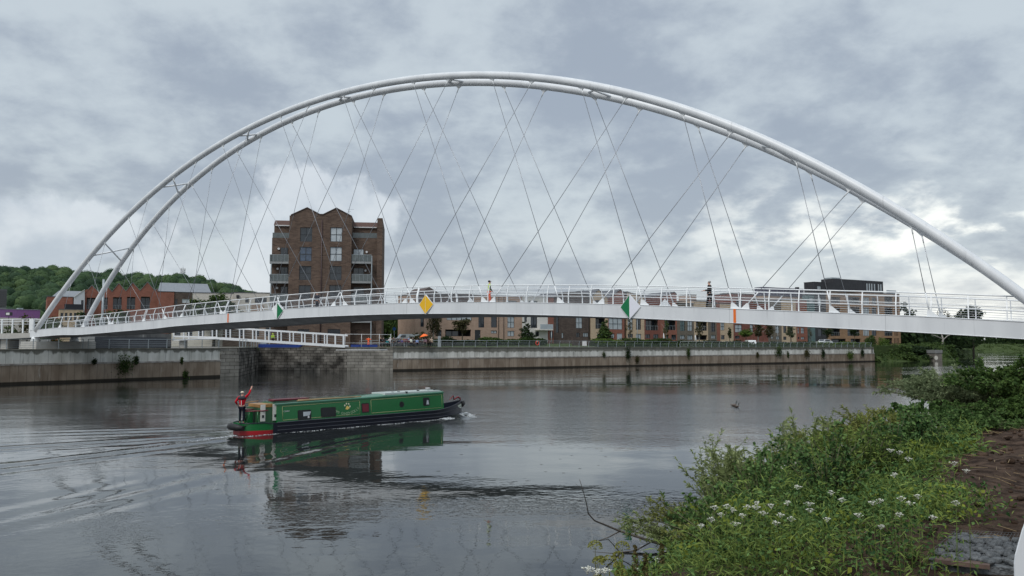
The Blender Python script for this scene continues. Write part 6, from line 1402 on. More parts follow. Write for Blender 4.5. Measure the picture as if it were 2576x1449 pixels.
# stern rails, tiller, engine box, fenders
zt1 = 1.20; m = MB(); m.tube([bb for bb in [(bat(672, 1048, .3)[0], .2, zt1), (2.0, .22, zt1 - .02), (1.35, .5, zt1 - .02), (1.2, C_, zt1 - .02), (1.35, BEAM - .5, zt1 - .02), (2.0, BEAM - .22, zt1 - .02), (3.0, BEAM - .2, zt1)]], .035, 6)
sr = m.build('stern_rail', MAROON, boat); m = MB()
for x, y in ((bat(645.5, 1060, .3)[0], .2), (1.35, .5), (1.22, C_ + .3), (2.8, BEAM - .2)): m.tube([(x, y, .52), (x, y, zt1 - .03)], .018, 6)
m.build('rail_posts', HG, sr)
m = MB().tube([(1.42, C_ - .1, .6), (1.32, C_ - .1, .9), (1.52, C_ - .1, 1.08), (1.08, C_ - .1, 1.46), (1.05, C_ - .1, 1.56)], .028, 6); sn = m.build('swan_neck', BLK, boat); MB().tube([(1.05, C_ - .1, 1.56), (1.4, C_ - .1, 1.60), (2.05, C_ - .12, 1.66)], .022, 6).build('tiller', BRASS, sn)
a0 = bat(619.5, 1060, .9)[0]; MB().box(a0, a0 + .28, .75, 1.2, .5, 1.22).build('control_pedestal', HG, boat); MB().box(a0 - .04, a0 + .32, .71, 1.24, 1.225, 1.26).build('pedestal_lid', MAROON, boat)
m = MB().tube([(X0 + .02, C_ - .72, .36), (X0 - .14, C_ - .4, .38), (X0 - .2, C_, .39), (X0 - .14, C_ + .4, .38), (X0 + .02, C_ + .72, .36)], [.11, .17, .18, .17, .11], 12); m.tube([(X0 + .05, .5, .42), (X0 + .6, .25, .58)], .02, 4).build('stern_fender', BLK, boat)
MB().tube([(LB + .03, C_, .62), (LB + .16, C_, .76), (LB + .12, C_, .92)], [.12, .14, .09], 10).build('bow_fender', BLK, boat)
m = MB().tube([(LB - 1.15, C_ - .2, 1.06), (LB - .75, C_ - .1, 1.3), (LB - .62, C_, 1.05), (LB - .3, C_, 1.2), (LB - .12, C_, 1.12), (LB - .05, C_, .92)], [.02, .03, .045, .05, .05, .03], 6); m.build('bow_lamp_bracket', mat('bow_red', (.22, .01, .02), .4, .1), boat)
P = [(LB - .75, C_ - half(LB - .75) - .02, sheer(LB - .75) - .12), (LB - .12, C_ - half(LB - .12) - .02, sheer(LB - .12) - .14), (LB - .06, C_ - half(LB - .06) - .02, sheer(LB - .06) - .42), (LB - .35, C_ - half(LB - .35) - .03, sheer(LB - .35) - .38)]; MB().add(P, [(0, 1, 2, 3)]).build('bow_flash', mat('bow_cream', (.62, .66, .56), .5, .1), boat)
# foam of the bow wave and along the hull
FOAM = bpy.data.materials.new('foam'); FOAM.use_nodes = True; t = FOAM.node_tree; b = t.nodes['Principled BSDF']; b.inputs['Base Color'].default_value = (.55, .58, .60, 1); b.inputs['Roughness'].default_value = .5
m = MB()
def blobf(x, y, z, s): m.ball((x, y, z), s, 5, 3, (rnd.uniform(.8, 1.6), 1, .45))
for _ in range(900):
    u = rnd.random() ** 1.3; side = rnd.choice((-1, -1, 1)); x = LB + .25 - u * 3.0; yy = C_ + side * (half(min(x + .2, LB)) + .1 + rnd.uniform(.0, .9) * (.35 + u * .7)); blobf(x, yy, .05 + .16 * (1 - u) * rnd.random(), rnd.uniform(.015, .05))
for _ in range(420): u = rnd.random(); side = rnd.choice((-1, 1)); blobf(LB + .5 - u * 1.3 + rnd.gauss(0, .12), C_ + side * (.15 + u * 1.9) + rnd.gauss(0, .15), .03 + .05 * rnd.random(), rnd.uniform(.015, .045) * (1.15 - u * .6))
for _ in range(620): x = rnd.uniform(.3, LB - 2); blobf(x, -rnd.uniform(.02, .30) - .12 * math.sin(x * 1.7) ** 2, .005, rnd.uniform(.010, .024))
for _ in range(380): b0 = rnd.random() ** 1.6 * 9; blobf(X0 - b0 - .3, .5 - b0 * .33 * 1 + rnd.gauss(0, .10 + b0 * .03), .015, rnd.uniform(.012, .035) * (1 - b0 / 13))
f_ = m.build('wake_foam', FOAM); f_.location = STERN; f_.rotation_euler = (0, 0, BRZ2); tag(f_, kind='stuff')

# ------------------------------------------------------------------ people
SKIN = mat('skin', (.50, .29, .21), .6, .08); SKINP = mat('skin_pink', (.60, .32, .24), .6, .08)
def cloth(name, c, r=.85): return mat('cloth_' + name, c, r, .12, 6.0, spec=.15)
def skinmesh(name, V, E, m_, sub=1, root=0):
    me = bpy.data.meshes.new(name); me.from_pydata([v[0] for v in V], E, []); o = bpy.data.objects.new(name, me); COL.objects.link(o)
    md = o.modifiers.new('s', 'SKIN'); md.use_smooth_shade = True
    for i, v in enumerate(V): me.skin_vertices[0].data[i].radius = (v[1], v[2] if len(v) > 2 else v[1]); me.skin_vertices[0].data[i].use_root = (i == root)
    if sub: ss = o.modifiers.new('u', 'SUBSURF'); ss.levels = sub; ss.render_levels = sub
    bpy.context.view_layer.update(); dg = bpy.context.evaluated_depsgraph_get(); nm = bpy.data.meshes.new_from_object(o.evaluated_get(dg)); nm.name = name
    bpy.data.objects.remove(o); bpy.data.meshes.remove(me); nm.materials.clear(); nm.materials.append(m_); return nm
def person(pos, rz, H, label, top, legs, shoe=DARK, hair=None, hairlen=0, hat=None, skin=None, lh=None, rh=None, lknee=None, stride=0.0, lean=0.0, coat=.92, fingers=False, hood=None, vest=None, group=None, sleeves=True, sleeve_m=None):
    """stands on pos, facing local -y; lh/rh = hand positions relative to the shoulder"""
    o = empty('person', pos, rz, label, 'person', group); o.scale = (H / 1.75,) * 3; skin = skin or SKIN
    hipz, shz = .92, 1.44; fwd = Vector((0, -1, 0))
    def lim(sx, hand):
        s = Vector((sx * .185, -lean * .25, shz)); h = s + (hand or Vector((sx * .06, -.06, -.58))); d = h - s; L = .58
        if d.length > L: d = d * (L / d.length); h = s + d
        mid = s + d * .5; b = math.sqrt(max((L / 2) ** 2 - (d.length / 2) ** 2, 0)); side = Vector((sx * .6, .8, -.25)); side = (side - d.normalized() * side.dot(d.normalized())).normalized(); return s, mid + side * b, h
    Ls, Le, Lh = lim(1, lh); Rs, Re, Rh = lim(-1, rh)
    V = [(Vector((0, 0, .95)), .13, .10), (Vector((0, -lean * .1, 1.12)), .125, .10), (Vector((0, -lean * .2, 1.32)), .15, .11), (Vector((0, -lean * .28, 1.46)), .07, .07), (Vector((0, -lean * .3 - .01, 1.54)), .058, .06), (Vector((0, -lean * .32 - .02, 1.63)), .082, .098), (Vector((0, -lean * .33 - .01, 1.70)), .062, .075)]
    E = [(0, 1), (1, 2), (2, 3), (3, 4), (4, 5), (5, 6)]
    V.append((Vector((0, -lean * .32 - .115, 1.615)), .014, .012)); E.append((5, 7))
    def arm(s, e, h, sx):
        i = len(V); V.extend([(s, .058), (e, .045), (h, .03)]); E.extend([(2, i), (i, i + 1), (i + 1, i + 2)])
        d = (h - e).normalized(); pal = h + d * .07; V.append((pal, .036, .016)); E.append((i + 2, i + 3))
        if fingers:
            ax = d.cross(fwd); ax = ax.normalized() if ax.length > .1 else Vector((1, 0, 0))
            for k, L in enumerate((.070, .082, .076, .060)):
                j = len(V); b0 = pal + ax * (-.027 + .018 * k) + d * .015; V.extend([(b0 + d * .02, .009), (b0 + d * L * .6 - fwd * -.006, .0085), (b0 + d * L + fwd * .012, .007)]); E.extend([(i + 3, j), (j, j + 1), (j + 1, j + 2)])
            j = len(V); V.extend([(h + d * .03 - ax * .035, .011), (h + d * .075 - ax * .058, .009)]); E.extend([(i + 2, j), (j, j + 1)])
    arm(Ls, Le, Lh, 1); arm(Rs, Re, Rh, -1)
    def leg(sx, st):
        return [Vector((sx * .095, 0, hipz)), Vector((sx * .10, -.02 - st * .55, .50)), Vector((sx * .105, .02 - st, .09)), Vector((sx * .12, -.15 - st, .035))]
    LG, RG = leg(1, stride), leg(-1, -stride)
    for g in (LG, RG): i = len(V); V.extend([(g[0], .085), (g[1], .055), (g[2], .038), (g[3], .035, .025)]); E.extend([(0, i), (i, i + 1), (i + 1, i + 2), (i + 2, i + 3)])
    link_obj('body', skinmesh('body', V, E, skin), o)
    # jacket or coat
    JV = [(Vector((0, 0, coat)), .165, .125), (Vector((0, -lean * .1, 1.12)), .155, .125), (Vector((0, -lean * .2, 1.33)), .18, .135), (Vector((0, -lean * .26, 1.45)), .10, .09)]; JE = [(0, 1), (1, 2), (2, 3)]
    for s, e, h in ((Ls, Le, Lh), (Rs, Re, Rh)):
        i = len(JV); JV.extend([(s, .075), (e, .060), (lerp(e, h, .86), .048)] if sleeves else [(s, .078), (lerp(s, e, .6), .07)]); JE.extend([(2, i), (i, i + 1)] + ([(i + 1, i + 2)] if sleeves else []))
    link_obj('jacket', skinmesh('jacket', JV, JE, top), o)
    if sleeve_m:
        for s, e, h in ((Ls, Le, Lh), (Rs, Re, Rh)): link_obj('sleeve', skinmesh('sleeve', [(s, .07), (e, .06), (lerp(e, h, .88), .048)], [(0, 1), (1, 2)], sleeve_m), o)
    TV = [(Vector((0, 0, .96)), .14, .11)]; TE = []
    for g in (LG, RG): i = len(TV); TV.extend([(g[0] + Vector((0, 0, -.04)), .10), (g[1], .072), (g[2] + Vector((0, 0, .03)), .058)]); TE.extend([(0, i), (i, i + 1), (i + 1, i + 2)])
    link_obj('trousers', skinmesh('trousers', TV, TE, legs), o)
    for g in (LG, RG): MB().ball(tuple(lerp(g[2], g[3], .55) + Vector((0, 0, -.01))), .055, 8, 5, (.85, 2.1, .8)).build('shoe', shoe, o)
    hc = (0, -lean * .33 + .012, 1.685)
    if hair:
        m = MB().ball(hc, .092, 12, 7, (.92, 1.08, .78))
        if hairlen: m.ball((0, hc[1] + .035, 1.685 - hairlen * .6), .085, 10, 6, (1.0, .7, 1.0 + hairlen * 4))
        m.build('hair', hair, o)
    if hat: MB().ball((0, hc[1], 1.70), .098, 12, 7, (.95, 1.08, .72)).box(-.06, .06, hc[1] - .17, hc[1] - .06, 1.685, 1.70).build('hat', hat, o)
    if hood: MB().ball((0, hc[1] + .03, 1.65), .125, 12, 8, (.95, 1.0, 1.15)).build('hood', hood, o)
    if vest:
        VV = [(Vector((0, 0, .90)), .19, .155), (Vector((0, -lean * .1, 1.12)), .185, .155), (Vector((0, -lean * .2, 1.34)), .215, .165), (Vector((0, -lean * .24, 1.45)), .15, .115)]; link_obj('vest', skinmesh('vest', VV, [(0, 1), (1, 2), (2, 3)], vest), o)
        MB().tube([(0, 0, 1.03), (0, 0, 1.08)], [.205, .205], 16).build('reflective_band', mat('reflective', (.55, .56, .55), .4, .05), o)
    return o
HIV = mat('hi_vis_yellow', (.55, .78, .05), .7, .05); HIO = mat('hi_vis_orange', (.95, .13, .03), .7, .05)
GH_ = mat('hair_grey', (.30, .28, .26), .9, .2, 20); BLKH = mat('hair_dark', (.02, .015, .012), .8, .2, 20); FAIR = mat('hair_fair', (.48, .40, .28), .85, .2, 20); WHH = mat('hair_white', (.62, .58, .52), .85, .1, 20)
# helmsman, waving with his right arm raised, seen from behind
pb = STERN + BU * (bat(612, 1040, .8)[0] - .05) + BN2 * .85 + Vector((0, 0, .52))
hm = person(pb, math.pi + .05, 1.66, 'person in a red jacket and pale cap waving from the stern of the green boat', cloth('red', (.50, .012, .025)), cloth('navy', (.012, .014, .024)), hat=mat('cap_cream', (.66, .56, .44), .8, .05), hair=GH_, skin=SKINP, rh=Vector((-.26, -.04, .46)), lh=Vector((.10, -.16, -.42)), fingers=True, stride=.03)
MB().ball((0, .015, 1.40), .2, 14, 8, (1.22, .86, .58)).build('shoulder_yoke', cloth('charcoal', (.045, .045, .055)), hm)
MB().box(-.015, .015, .150, .165, 1.0, 1.28).build('white_stripe', FRAMEW, hm)
# on the footbridge
def bz(s, y): p = on_bridge(s, y); return p
def s_of(px, y):
    r = ray(px, 760); q = BA + BN * y; o = Vector((0, 0, EYE)); k = (q - o).dot(BN) / r.dot(BN); return (o + r * k - BA).dot(BUX)
p = bz(s_of(1231, 1.3), 1.3); person((p.x, p.y, p.z + .02), BRZ + R(135), 1.78, 'person in a yellow vest over dark clothes with orange trousers on the footbridge', HIV, HIO, hat=BLKH, hair=BLKH, sleeves=False, sleeve_m=cloth('navyj', (.016, .018, .030)), stride=.12, fingers=True, rh=Vector((-.02, -.2, -.5)))
p = bz(s_of(1786, 1.2), 1.2); person((p.x, p.y, p.z + .04), BRZ - R(88), 1.80, 'grey haired person in a long dark coat walking left on the footbridge', cloth('blackcoat', (.010, .010, .012)), cloth('blacktrousers', (.012, .012, .014)), hair=GH_, stride=.20, coat=.80, fingers=True, rh=Vector((-.04, -.42, -.26)), lean=.05)
p = bz(s_of(798, 2.4), 2.4); person((p.x, p.y, p.z - .1), BRZ + R(10), 1.76, 'person in a dark navy jacket standing behind the railing left of the yellow diamond', cloth('navyj', (0, 0, 0)), cloth('navy', (0, 0, 0)), hair=BLKH, stride=.04)
# ------------------------------------------------------------------ small white bridge over the lock
gA = WP(433, 861, 119.5); gB = WP(868, 861, 117.0); gd = Vector((gB.x - gA.x, gB.y - gA.y, 0)); GL = gd.length; grz = math.atan2(gd.y, gd.x); gw = empty('swing_footbridge', (gA.x, gA.y, 0), grz, 'small white lattice footbridge swung open above the lock wall', 'bridge'); gn = Vector((-gd.y, gd.x, 0)).normalized(); ge = gd.normalized()
def gat(px, py, back=0.0):
    r = ray(px, py); q = Vector((gA.x, gA.y, 0)) + gn * back; o = Vector((0, 0, EYE)); k = (q - o).dot(gn) / r.dot(gn); p = o + r * k; return (p - q).dot(ge), p.z
def gp(px, py, y=0): a, z = gat(px, py); return Vector((a, y, z))
for y, nm in ((0, 'near_truss'), (1.7, 'far_truss')):
    t0, t1, b0, b1, bk = gp(436, 824, y), gp(866, 843.5, y), gp(433, 855.5, y), gp(868, 871.5, y), gp(545, 851, y); tk = gp(545, 823, y)
    m = MB().bar(t0, tk, .18, .24).bar(tk, t1, .18, .24); tr = m.build('top_chord', WHITE, gw); MB().bar(b0, bk, .18, .2).bar(bk, b1, .18, .34).build('bottom_chord', WHITE, gw)
    if y == 0: MB().bar(gp(436, 846, 0), gp(545, 849, 0), .12, .24).build('side_rail', WHITE, gw)
    for px in (437, 475, 510, 545, 579.4, 613, 644.7, 676.4, 707.4, 738, 767, 796, 823, 843.8, 865):
        off = 0 if y == 0 else 11; pt, pbm = gat(px + off, 824)[0], 0; f = (px - 545) / (866 - 545); yt = 823 + max(f, 0) * 20.5; ybm = 851 + max(f, 0) * 20.5 if f > 0 else lerp(855, 851, (px - 433) / 112)
        if px + off > 866: continue
        MB().bar(gp(px + off, yt, y), gp(px + off, ybm, y), .17, .15, up=(1, 0, 0)).build('upright', WHITE, gw)
for k in range(3): MB().tube([gp(440, 833 + k * 4.5, .25), gp(545, 829 + k * 5.5, .25), gp(866, 849 + k * 5.5, .25)], .018, 5).build('handrail', GALV, gw)
a, b = gp(436, 852), gp(868, 870); MB().add([(a.x, .1, a.z - .1), (gp(545, 850).x, .1, gp(545, 850).z), (b.x, .1, b.z - .1), (b.x, 1.6, b.z - .1), (gp(545, 850).x, 1.6, gp(545, 850).z), (a.x, 1.6, a.z - .1)], [(0, 1, 4, 5), (1, 2, 3, 4)]).build('deck', SOFFIT, gw)
px_ = gat(452, 862)[0]; MB().box(px_ - .35, px_ + .55, .5, 1.3, 3.8, gat(452, 853)[1] - .15).build('pivot_post', mat('pale_concrete', (.42, .41, .38), .8, .1), gw)
p = Vector((gA.x, gA.y, 0)) + ge * gat(686, 860, .9)[0] + gn * .9; person((p.x, p.y, gat(686, 863)[1] - .15), grz + .3, 1.6, 'person in a bright yellow coat standing on the small white bridge', HIV, cloth('navy', (0, 0, 0)), hair=BLKH, hood=HIV)
# ------------------------------------------------------------------ things on the lock side
def D_at(px, py): return 132.5
def base(px, D, z=3.83): p = WP(px, 861, D); return Vector((p.x, p.y, z))
person(base(927, 133.5), 0, 1.78, 'person in an orange work suit standing at the lock edge', HIO, HIO, hair=BLKH, lh=Vector((.12, -.28, -.12)), rh=Vector((-.12, -.28, -.12)))
def at2(px0, px1, D, name, label, cat, fn, z=3.83):
    a, b = WP(px0, 861, D), WP(px1, 861, D); o = empty(name, (a.x, a.y, z), 0, label, cat); fn(o, b.x - a.x); return o
def fence(o, L):
    m = MB()
    for x in (0, L * .36, L * .75, L): m.tube([(x, 0, 0), (x, 0, 2.25)], .035, 6)
    m.build('posts', WHITE2, o); m = MB().tube([(0, 0, 2.22), (L, 0, 2.14)], .03, 6).tube([(0, 0, .75), (L, 0, .75)], .02, 5)
    m.build('rails', WHITE2, o)
at2(868, 983, 132.2, 'site_fence', 'thin white site fence behind the orange worker', 'fence', fence)
def barr(o, L):
    for i in range(3): a, b = L * i / 3 + .02, L * (i + 1) / 3 - .02; MB().box(a, b, 0, .35, 0, .48).build('barrier_block', mat('blue_plastic', (.008, .035, .20), .5, .1), o)
at2(882, 949.5, 132.9, 'blue_barrier', 'long blue plastic barrier behind the orange worker', 'barrier', barr)
at2(650, 762, 128.6, 'blue_barge', 'flat blue pontoon moored under the small white bridge', 'pontoon', lambda o, L: (MB().add([(0, 0, 0), (L * .9, 0, 0), (L, 0, .42), (0, 0, .55), (0, 1.5, 0), (L * .9, 1.5, 0), (L, 1.5, .42), (0, 1.5, .55)], [(0, 1, 2, 3), (3, 2, 6, 7), (1, 5, 6, 2), (4, 0, 3, 7)]).build('hull', mat('blue_plastic', (0, 0, 0)), o), MB().box(.2, 1.2, .3, 1.2, .55, .85).build('box', GALV, o)), z=3.86)
p = WP(845, 880.5, 130.2); o = MB().tube([(0, 0, 0), (WP(975, 861, 130.2).x - p.x, 0, 0.02)], .055, 6).build('white_pipe', WHITE2); o.location = (p.x, 130.15, p.z); tag(o, 'long white pipe along the top of the lock wall', 'pipe')
# a row of slim sign posts, lamps and parasols
def post(px, ytop, D, name, label, cat, m_, r_=.05, z=3.85, head=None):
    p = base(px, D, z); h = WP(px, ytop, D).z - z; o = empty(name, p, 0, label, cat); MB().tube([(0, 0, 0), (0, 0, h)], r_, 8).build('post', m_, o)
    if head: head(o, h)
post(991.5, 826, 150, 'road_sign', 'round blue sign on a grey post behind the crowd', 'sign', GALV, head=lambda o, h: MB().tube([(0, -.08, h - .1), (0, -.11, h - .1)], .33, 16).build('sign_disc', mat('sign_blue', (.02, .10, .28), .4, .05), o))
post(255.5, 703, 150, 'mast_pole', 'thick grey pole beside the far arch leg', 'pole', GALV, .22)
post(1603.8, 800, hrd(1603.8, 3), 'street_lamp', 'slim grey street lamp in front of the paired window house', 'street lamp', GALV, .05, head=lambda o, h: MB().box(-.15, .15, -.9, 0, h - .02, h + .06).build('lamp_head', GALV, o))
post(1957, 815, hrd(1957, 3), 'street_lamp', 'slim street lamp near the right end of the terrace', 'street lamp', GALV, .05, head=lambda o, h: MB().box(-.15, .15, -.9, 0, h - .02, h + .06).build('lamp_head', GALV, o))
post(19.5, 789, 140, 'lantern', 'dark square lantern in front of the purple shed', 'street lamp', DARK, .05, head=lambda o, h: (MB().box(-.45, .45, -.3, .3, h - .35, h + .25).build('lantern_cage', DARK, o), MB().box(-.3, .3, -.34, -.31, h - .25, h + .15).build('lantern_glass', FRAMEW, o)))
for px, yt, lb in ((1669.8, 838, 'closed white parasol in front of the bright red house'), (1749.6, 842, 'closed white parasol beside the beige framed house')):
    post(px, yt, hrd(px, 14), 'parasol', lb, 'parasol', FRAMEW, .03, 4.3, head=lambda o, h: MB().tube([(0, 0, h - 1.5), (.06, 0, h - 1.2), (0, 0, h - .6), (0, 0, h)], [.12, .22, .17, .03], 8).build('canopy', FRAMEW, o))
at2(1465, 1475.7, hrd(1470, 5), 'cabinet', 'small white cabinet beside the garden wall', 'cabinet', lambda o, L: (MB().box(0, L, 0, .5, 0, .95).build('box', FRAMEW, o), MB().box(-.03, L + .03, -.03, .53, .955, 1.0).build('lid', GALV, o)), z=4.0)
p = base(1351.8, hrd(1351.8, .8)); o = empty('lifebuoy', (p.x, p.y, 4.55), .5, 'red and white lifebuoy hanging on the quay railing', 'lifebuoy'); ring = MB().tube([(.32 * math.cos(a * .3927), 0, .36 * math.sin(a * .3927)) for a in range(17)], .075, 6, caps=False); ring.build('ring', mat('buoy_red', (.65, .06, .03), .5, .1), o); MB().box(-.1, .1, -.085, .085, .27, .45).build('white_bands', FRAMEW, o)
at2(1101.5, 1108, 137.5, 'information_stand', 'grey slatted information stand at the right of the crowd', 'stand', lambda o, L: (MB().box(0, L * .42, 0, .08, 0, 1.95).build('panel', GALV, o), MB().box(L * .55, L, 0, .08, 0, 1.95).build('panel', GALV, o)))
# ------------------------------------------------------------------ the crowd at the railing
sv = [(957.5, 133.6, 1.68, 'fair haired person in a black coat at the left end of the crowd', (.012, .012, .015), FAIR), (965.5, 134.8, 1.62, 'grey haired person in dark clothes second from the left of the crowd', (.03, .03, .035), GH_), (974.5, 133.5, 1.30, 'short person in a teal jacket among the crowd', (.02, .26, .28), BLKH), (981, 134.2, 1.66, 'person in a white hooded coat in the crowd', (.62, .62, .62), 'hood'),
      (986, 133.2, 1.55, 'person with light brown hair right of the white hooded coat', (.05, .045, .04), FAIR), (993.7, 133.6, 1.62, 'person in a brown jacket looking over the railing', (.075, .05, .035), BLKH), (1000, 134.6, 1.58, 'dark haired person in black behind the brown jacket', (.01, .01, .012), BLKH), (1005.5, 133.2, 1.50, 'person in a dark blue jacket near the middle of the crowd', (.02, .025, .08), BLKH),
      (1012, 133.0, 1.45, 'person in a purple and white top in the crowd', (.10, .07, .24), BLKH), (1018.7, 133.2, 1.60, 'person in a dark red coat in the middle of the crowd', (.22, .012, .03), GH_), (1024, 134.8, 1.66, 'person in a dark red scarf behind the dark red coat', (.10, .01, .02), BLKH), (1027.5, 135.5, 1.80, 'tall person in a light blue shirt at the back of the crowd', (.22, .34, .55), GH_), (1034, 133.3, 1.58, 'person in a white top bending over the railing', (.66, .70, .62), BLKH),
      (1043, 134.2, 1.40, 'child in dark clothes right of the white top', (.03, .03, .04), BLKH), (1049.5, 133.0, 1.45, 'person in a pale blue jacket leaning at the railing', (.26, .36, .62), BLKH), (1057, 134.8, 1.70, 'person in black beside the orange umbrella', (.010, .010, .012), BLKH), (1070, 133.6, 1.66, 'person in pink and white under the orange umbrella', (.58, .36, .42), BLKH), (1076.5, 134.0, 1.52, 'person in a brown coat right of the umbrella', (.15, .09, .08), FAIR), (1085.5, 133.4, 1.64, 'fair haired person in a beige top at the right end of the crowd', (.46, .36, .28), WHH)]
sv += [(961, 135.8, 1.60, 'dark clothed person half hidden at the back left of the crowd', (.02, .02, .025), BLKH), (989.5, 135.6, 1.72, 'tall dark person behind the light brown haired one', (.03, .025, .03), GH_), (1008.5, 135.4, 1.70, 'tall person in dark grey behind the dark blue jacket', (.05, .05, .055), FAIR), (1015.5, 136, 1.66, 'person in a mustard top at the back of the crowd', (.25, .16, .03), BLKH), (1031, 134.4, 1.55, 'person in maroon between the blue shirt and the white top', (.12, .02, .04), BLKH), (1038.5, 135.2, 1.68, 'person in charcoal behind the white top', (.035, .035, .04), GH_), (1063, 135.2, 1.60, 'person in grey left of the umbrella shaft', (.14, .14, .15), BLKH), (1081, 135.0, 1.66, 'person in dark green near the right end of the crowd', (.02, .05, .03), BLKH)]
for i, (px, D, H, lb, c, hr_) in enumerate(sv):
    pos = base(px, D); kw = dict(hair=hr_) if hr_ != 'hood' else dict(hood=cloth('white', (.62, .62, .62)))
    person(pos, rnd.uniform(-.5, .5), H, lb, cloth('c%d' % i, c), cloth('dk%d' % (i % 3), ((.02, .022, .03), (.04, .04, .045), (.012, .012, .014))[i % 3]), group='people watching from the quay', lean=rnd.uniform(0, .25), lh=Vector((.06, -.3, -.25)) if i % 2 else None, rh=Vector((-.05, -.33, -.2)) if i % 3 == 0 else None, hairlen=.05 if hr_ is FAIR else 0, **kw)
o = empty('umbrella', base(1067.5, 133.4, 0), 0, 'bright orange umbrella held up in the crowd', 'umbrella'); zu = WP(1066, 842, 133.4).z; m = MB(); n = 16; tp_ = Vector((-.15, 0, zu + .15))
rings = [[Vector((-.1 + math.cos(k * 6.283 / n) * .72 * r_, math.sin(k * 6.283 / n) * .72 * r_, zu + .12 - .42 * r_ * r_ + math.cos(k * 6.283 / n) * .16 * r_)) for k in range(n)] for r_ in (.35, .7, 1.0)]
m.v = [tuple(tp_)] + [tuple(v) for rr in rings for v in rr]; m.f = [(0, 1 + k, 1 + (k + 1) % n) for k in range(n)] + [(1 + j * n + k, 1 + (j + 1) * n + k, 1 + (j + 1) * n + (k + 1) % n, 1 + j * n + (k + 1) % n) for j in range(2) for k in range(n)]; m.sm = [True] * len(m.f); m.mi = [0] * len(m.f)
m.build('canopy', mat('umbrella_orange', (.95, .16, .02), .6, .05), o); MB().tube([(-.12, 0, zu + .2), (.05, -.05, zu - 1.0)], .015, 5).build('shaft', GALV, o)
# ------------------------------------------------------------------ parked cars
def car(px, D, rz, m_, label, z=3.9, van=False):
    o = empty('van' if van else 'car', base(px, D, z), rz, label, 'van' if van else 'car', 'vehicles parked behind the crowd' if D < 170 else None); w = .85
    prof = [(-2.1, .35), (-2.15, .75), (-1.9, .95), (-1.1, 1.02), (-.55, 1.45), (.9, 1.47), (1.7, 1.0), (2.1, .9), (2.15, .35)] if not van else [(-2.4, .4), (-2.4, 1.1), (-1.7, 1.25), (-1.2, 1.95), (2.3, 2.0), (2.4, .4)]
    b_ = MB().prism(prof, -w, w).build('body', m_, o)
    gl = [(-.95, 1.04), (-.5, 1.39), (.85, 1.41), (1.45, 1.04)] if not van else [(-1.55, 1.3), (-1.15, 1.8), (-.4, 1.8), (-.4, 1.3)]
    for y0, y1 in ((-w - .012, -w - .002), (w + .002, w + .012)): MB().prism(gl, y0, y1).build('side_window', GLASSD, b_)
    if not van: MB().add([(-1.04, -.75, 1.075), (-1.04, .75, 1.075), (-.60, .68, 1.43), (-.60, -.68, 1.43)], [(0, 1, 2, 3)]).build('windscreen', GLASSD, b_)
    for x in (-1.35, 1.35):
        for y in (-w + .08, w - .08):
            wl_ = empty('wheel', (x, y, .32)); wl_.parent = o; MB().tube([(0, -.1, 0), (0, .1, 0)], .32, 14).build('tyre', BLK, wl_); MB().tube([(0, -.105 if y < 0 else .105, 0), (0, -.11 if y < 0 else .11, 0)], .19, 10).build('rim', GALV, wl_)
    for y in (-.6, .6): MB().ball((-2.14, y, .72), .11, 8, 5, (.4, 1.2, .7)).build('headlight', GLASSL, o)
car(977, 151, .15, mat('car_teal', (.04, .22, .24), .3, .05), 'teal car parked behind the left part of the crowd')
car(998, 148, .9, mat('car_grey', (.10, .11, .12), .3, .05), 'dark grey car behind the middle of the crowd'); car(1014, 146, 1.2, mat('car_silver', (.26, .28, .30), .3, .05, metal=.3), 'silver car nearest the crowd')
car(1023, 153, .4, mat('van_white', (.68, .70, .70), .35, .05), 'white van parked behind the silver car', van=True, z=4.3)
car(2073, hrd(2073, 6), .5, mat('van_white', (0, 0, 0)), 'white car parked before the black tower', z=3.9); car(1889, hrd(1889, 8), 1.5, mat('van_white', (0, 0, 0)), 'white van behind the railing below the round green tree', z=3.2, van=True)
# ------------------------------------------------------------------ left abutment: ramp, walls, bearing
a = WP(199, 861, 103.5); b = WP(436, 861, 119); d = Vector((b.x - a.x, b.y - a.y, 0)); o = empty('retaining_wall', (a.x, a.y, 3.8), math.atan2(d.y, d.x), 'dark stained concrete retaining wall below the left part of the footbridge', 'wall'); DG = concrete('dark_concrete', (.10, .10, .10), (.17, .17, .165), .02, 4.0, 0)
MB().box(2.2, d.length, .4, 1.2, 0, WP(320, 838, 110).z - 3.8).build('wall', DG, o); MB().box(0, 2.15, -.3, 1.4, 0, WP(210, 847, 104).z - 3.8).build('pier', mat('pale_concrete', (.42, .41, .38), .8, .1), o)
MB().box(2.6, d.length - 1, .33, .395, .1, 1.6).build('blue_panel', mat('blue_grey_panel', (.045, .05, .06), .6, .2), o)
p = on_bridge(2.0, 2.7); o = empty('bridge_abutment', (p.x, p.y, 3.8), BRZ, 'concrete bearing shelf with white bearings under the left end of the footbridge', 'abutment'); zb = ztop(2) - GH - 3.8
MB().box(-2.2, 1.6, -3.6, 3.4, 0, zb - .55).build('shelf', mat('pale_concrete', (.4, .4, .4)), o)
for y in (-2.4, 2.2): MB().tube([(-1.2, y, zb - .55), (-1.2, y, zb - .02)], [.55, .4], 14).build('bearing', WHITE2, o)
a = WP(-60, 861, 101); b = WP(88, 861, 101.5); Lr_ = b.x - a.x; o = empty('approach_ramp', (a.x, a.y, 3.8), 0, 'concrete approach ramp with a white railing at the left end of the footbridge', 'ramp'); zt = WP(30, 838, 101).z - 3.8
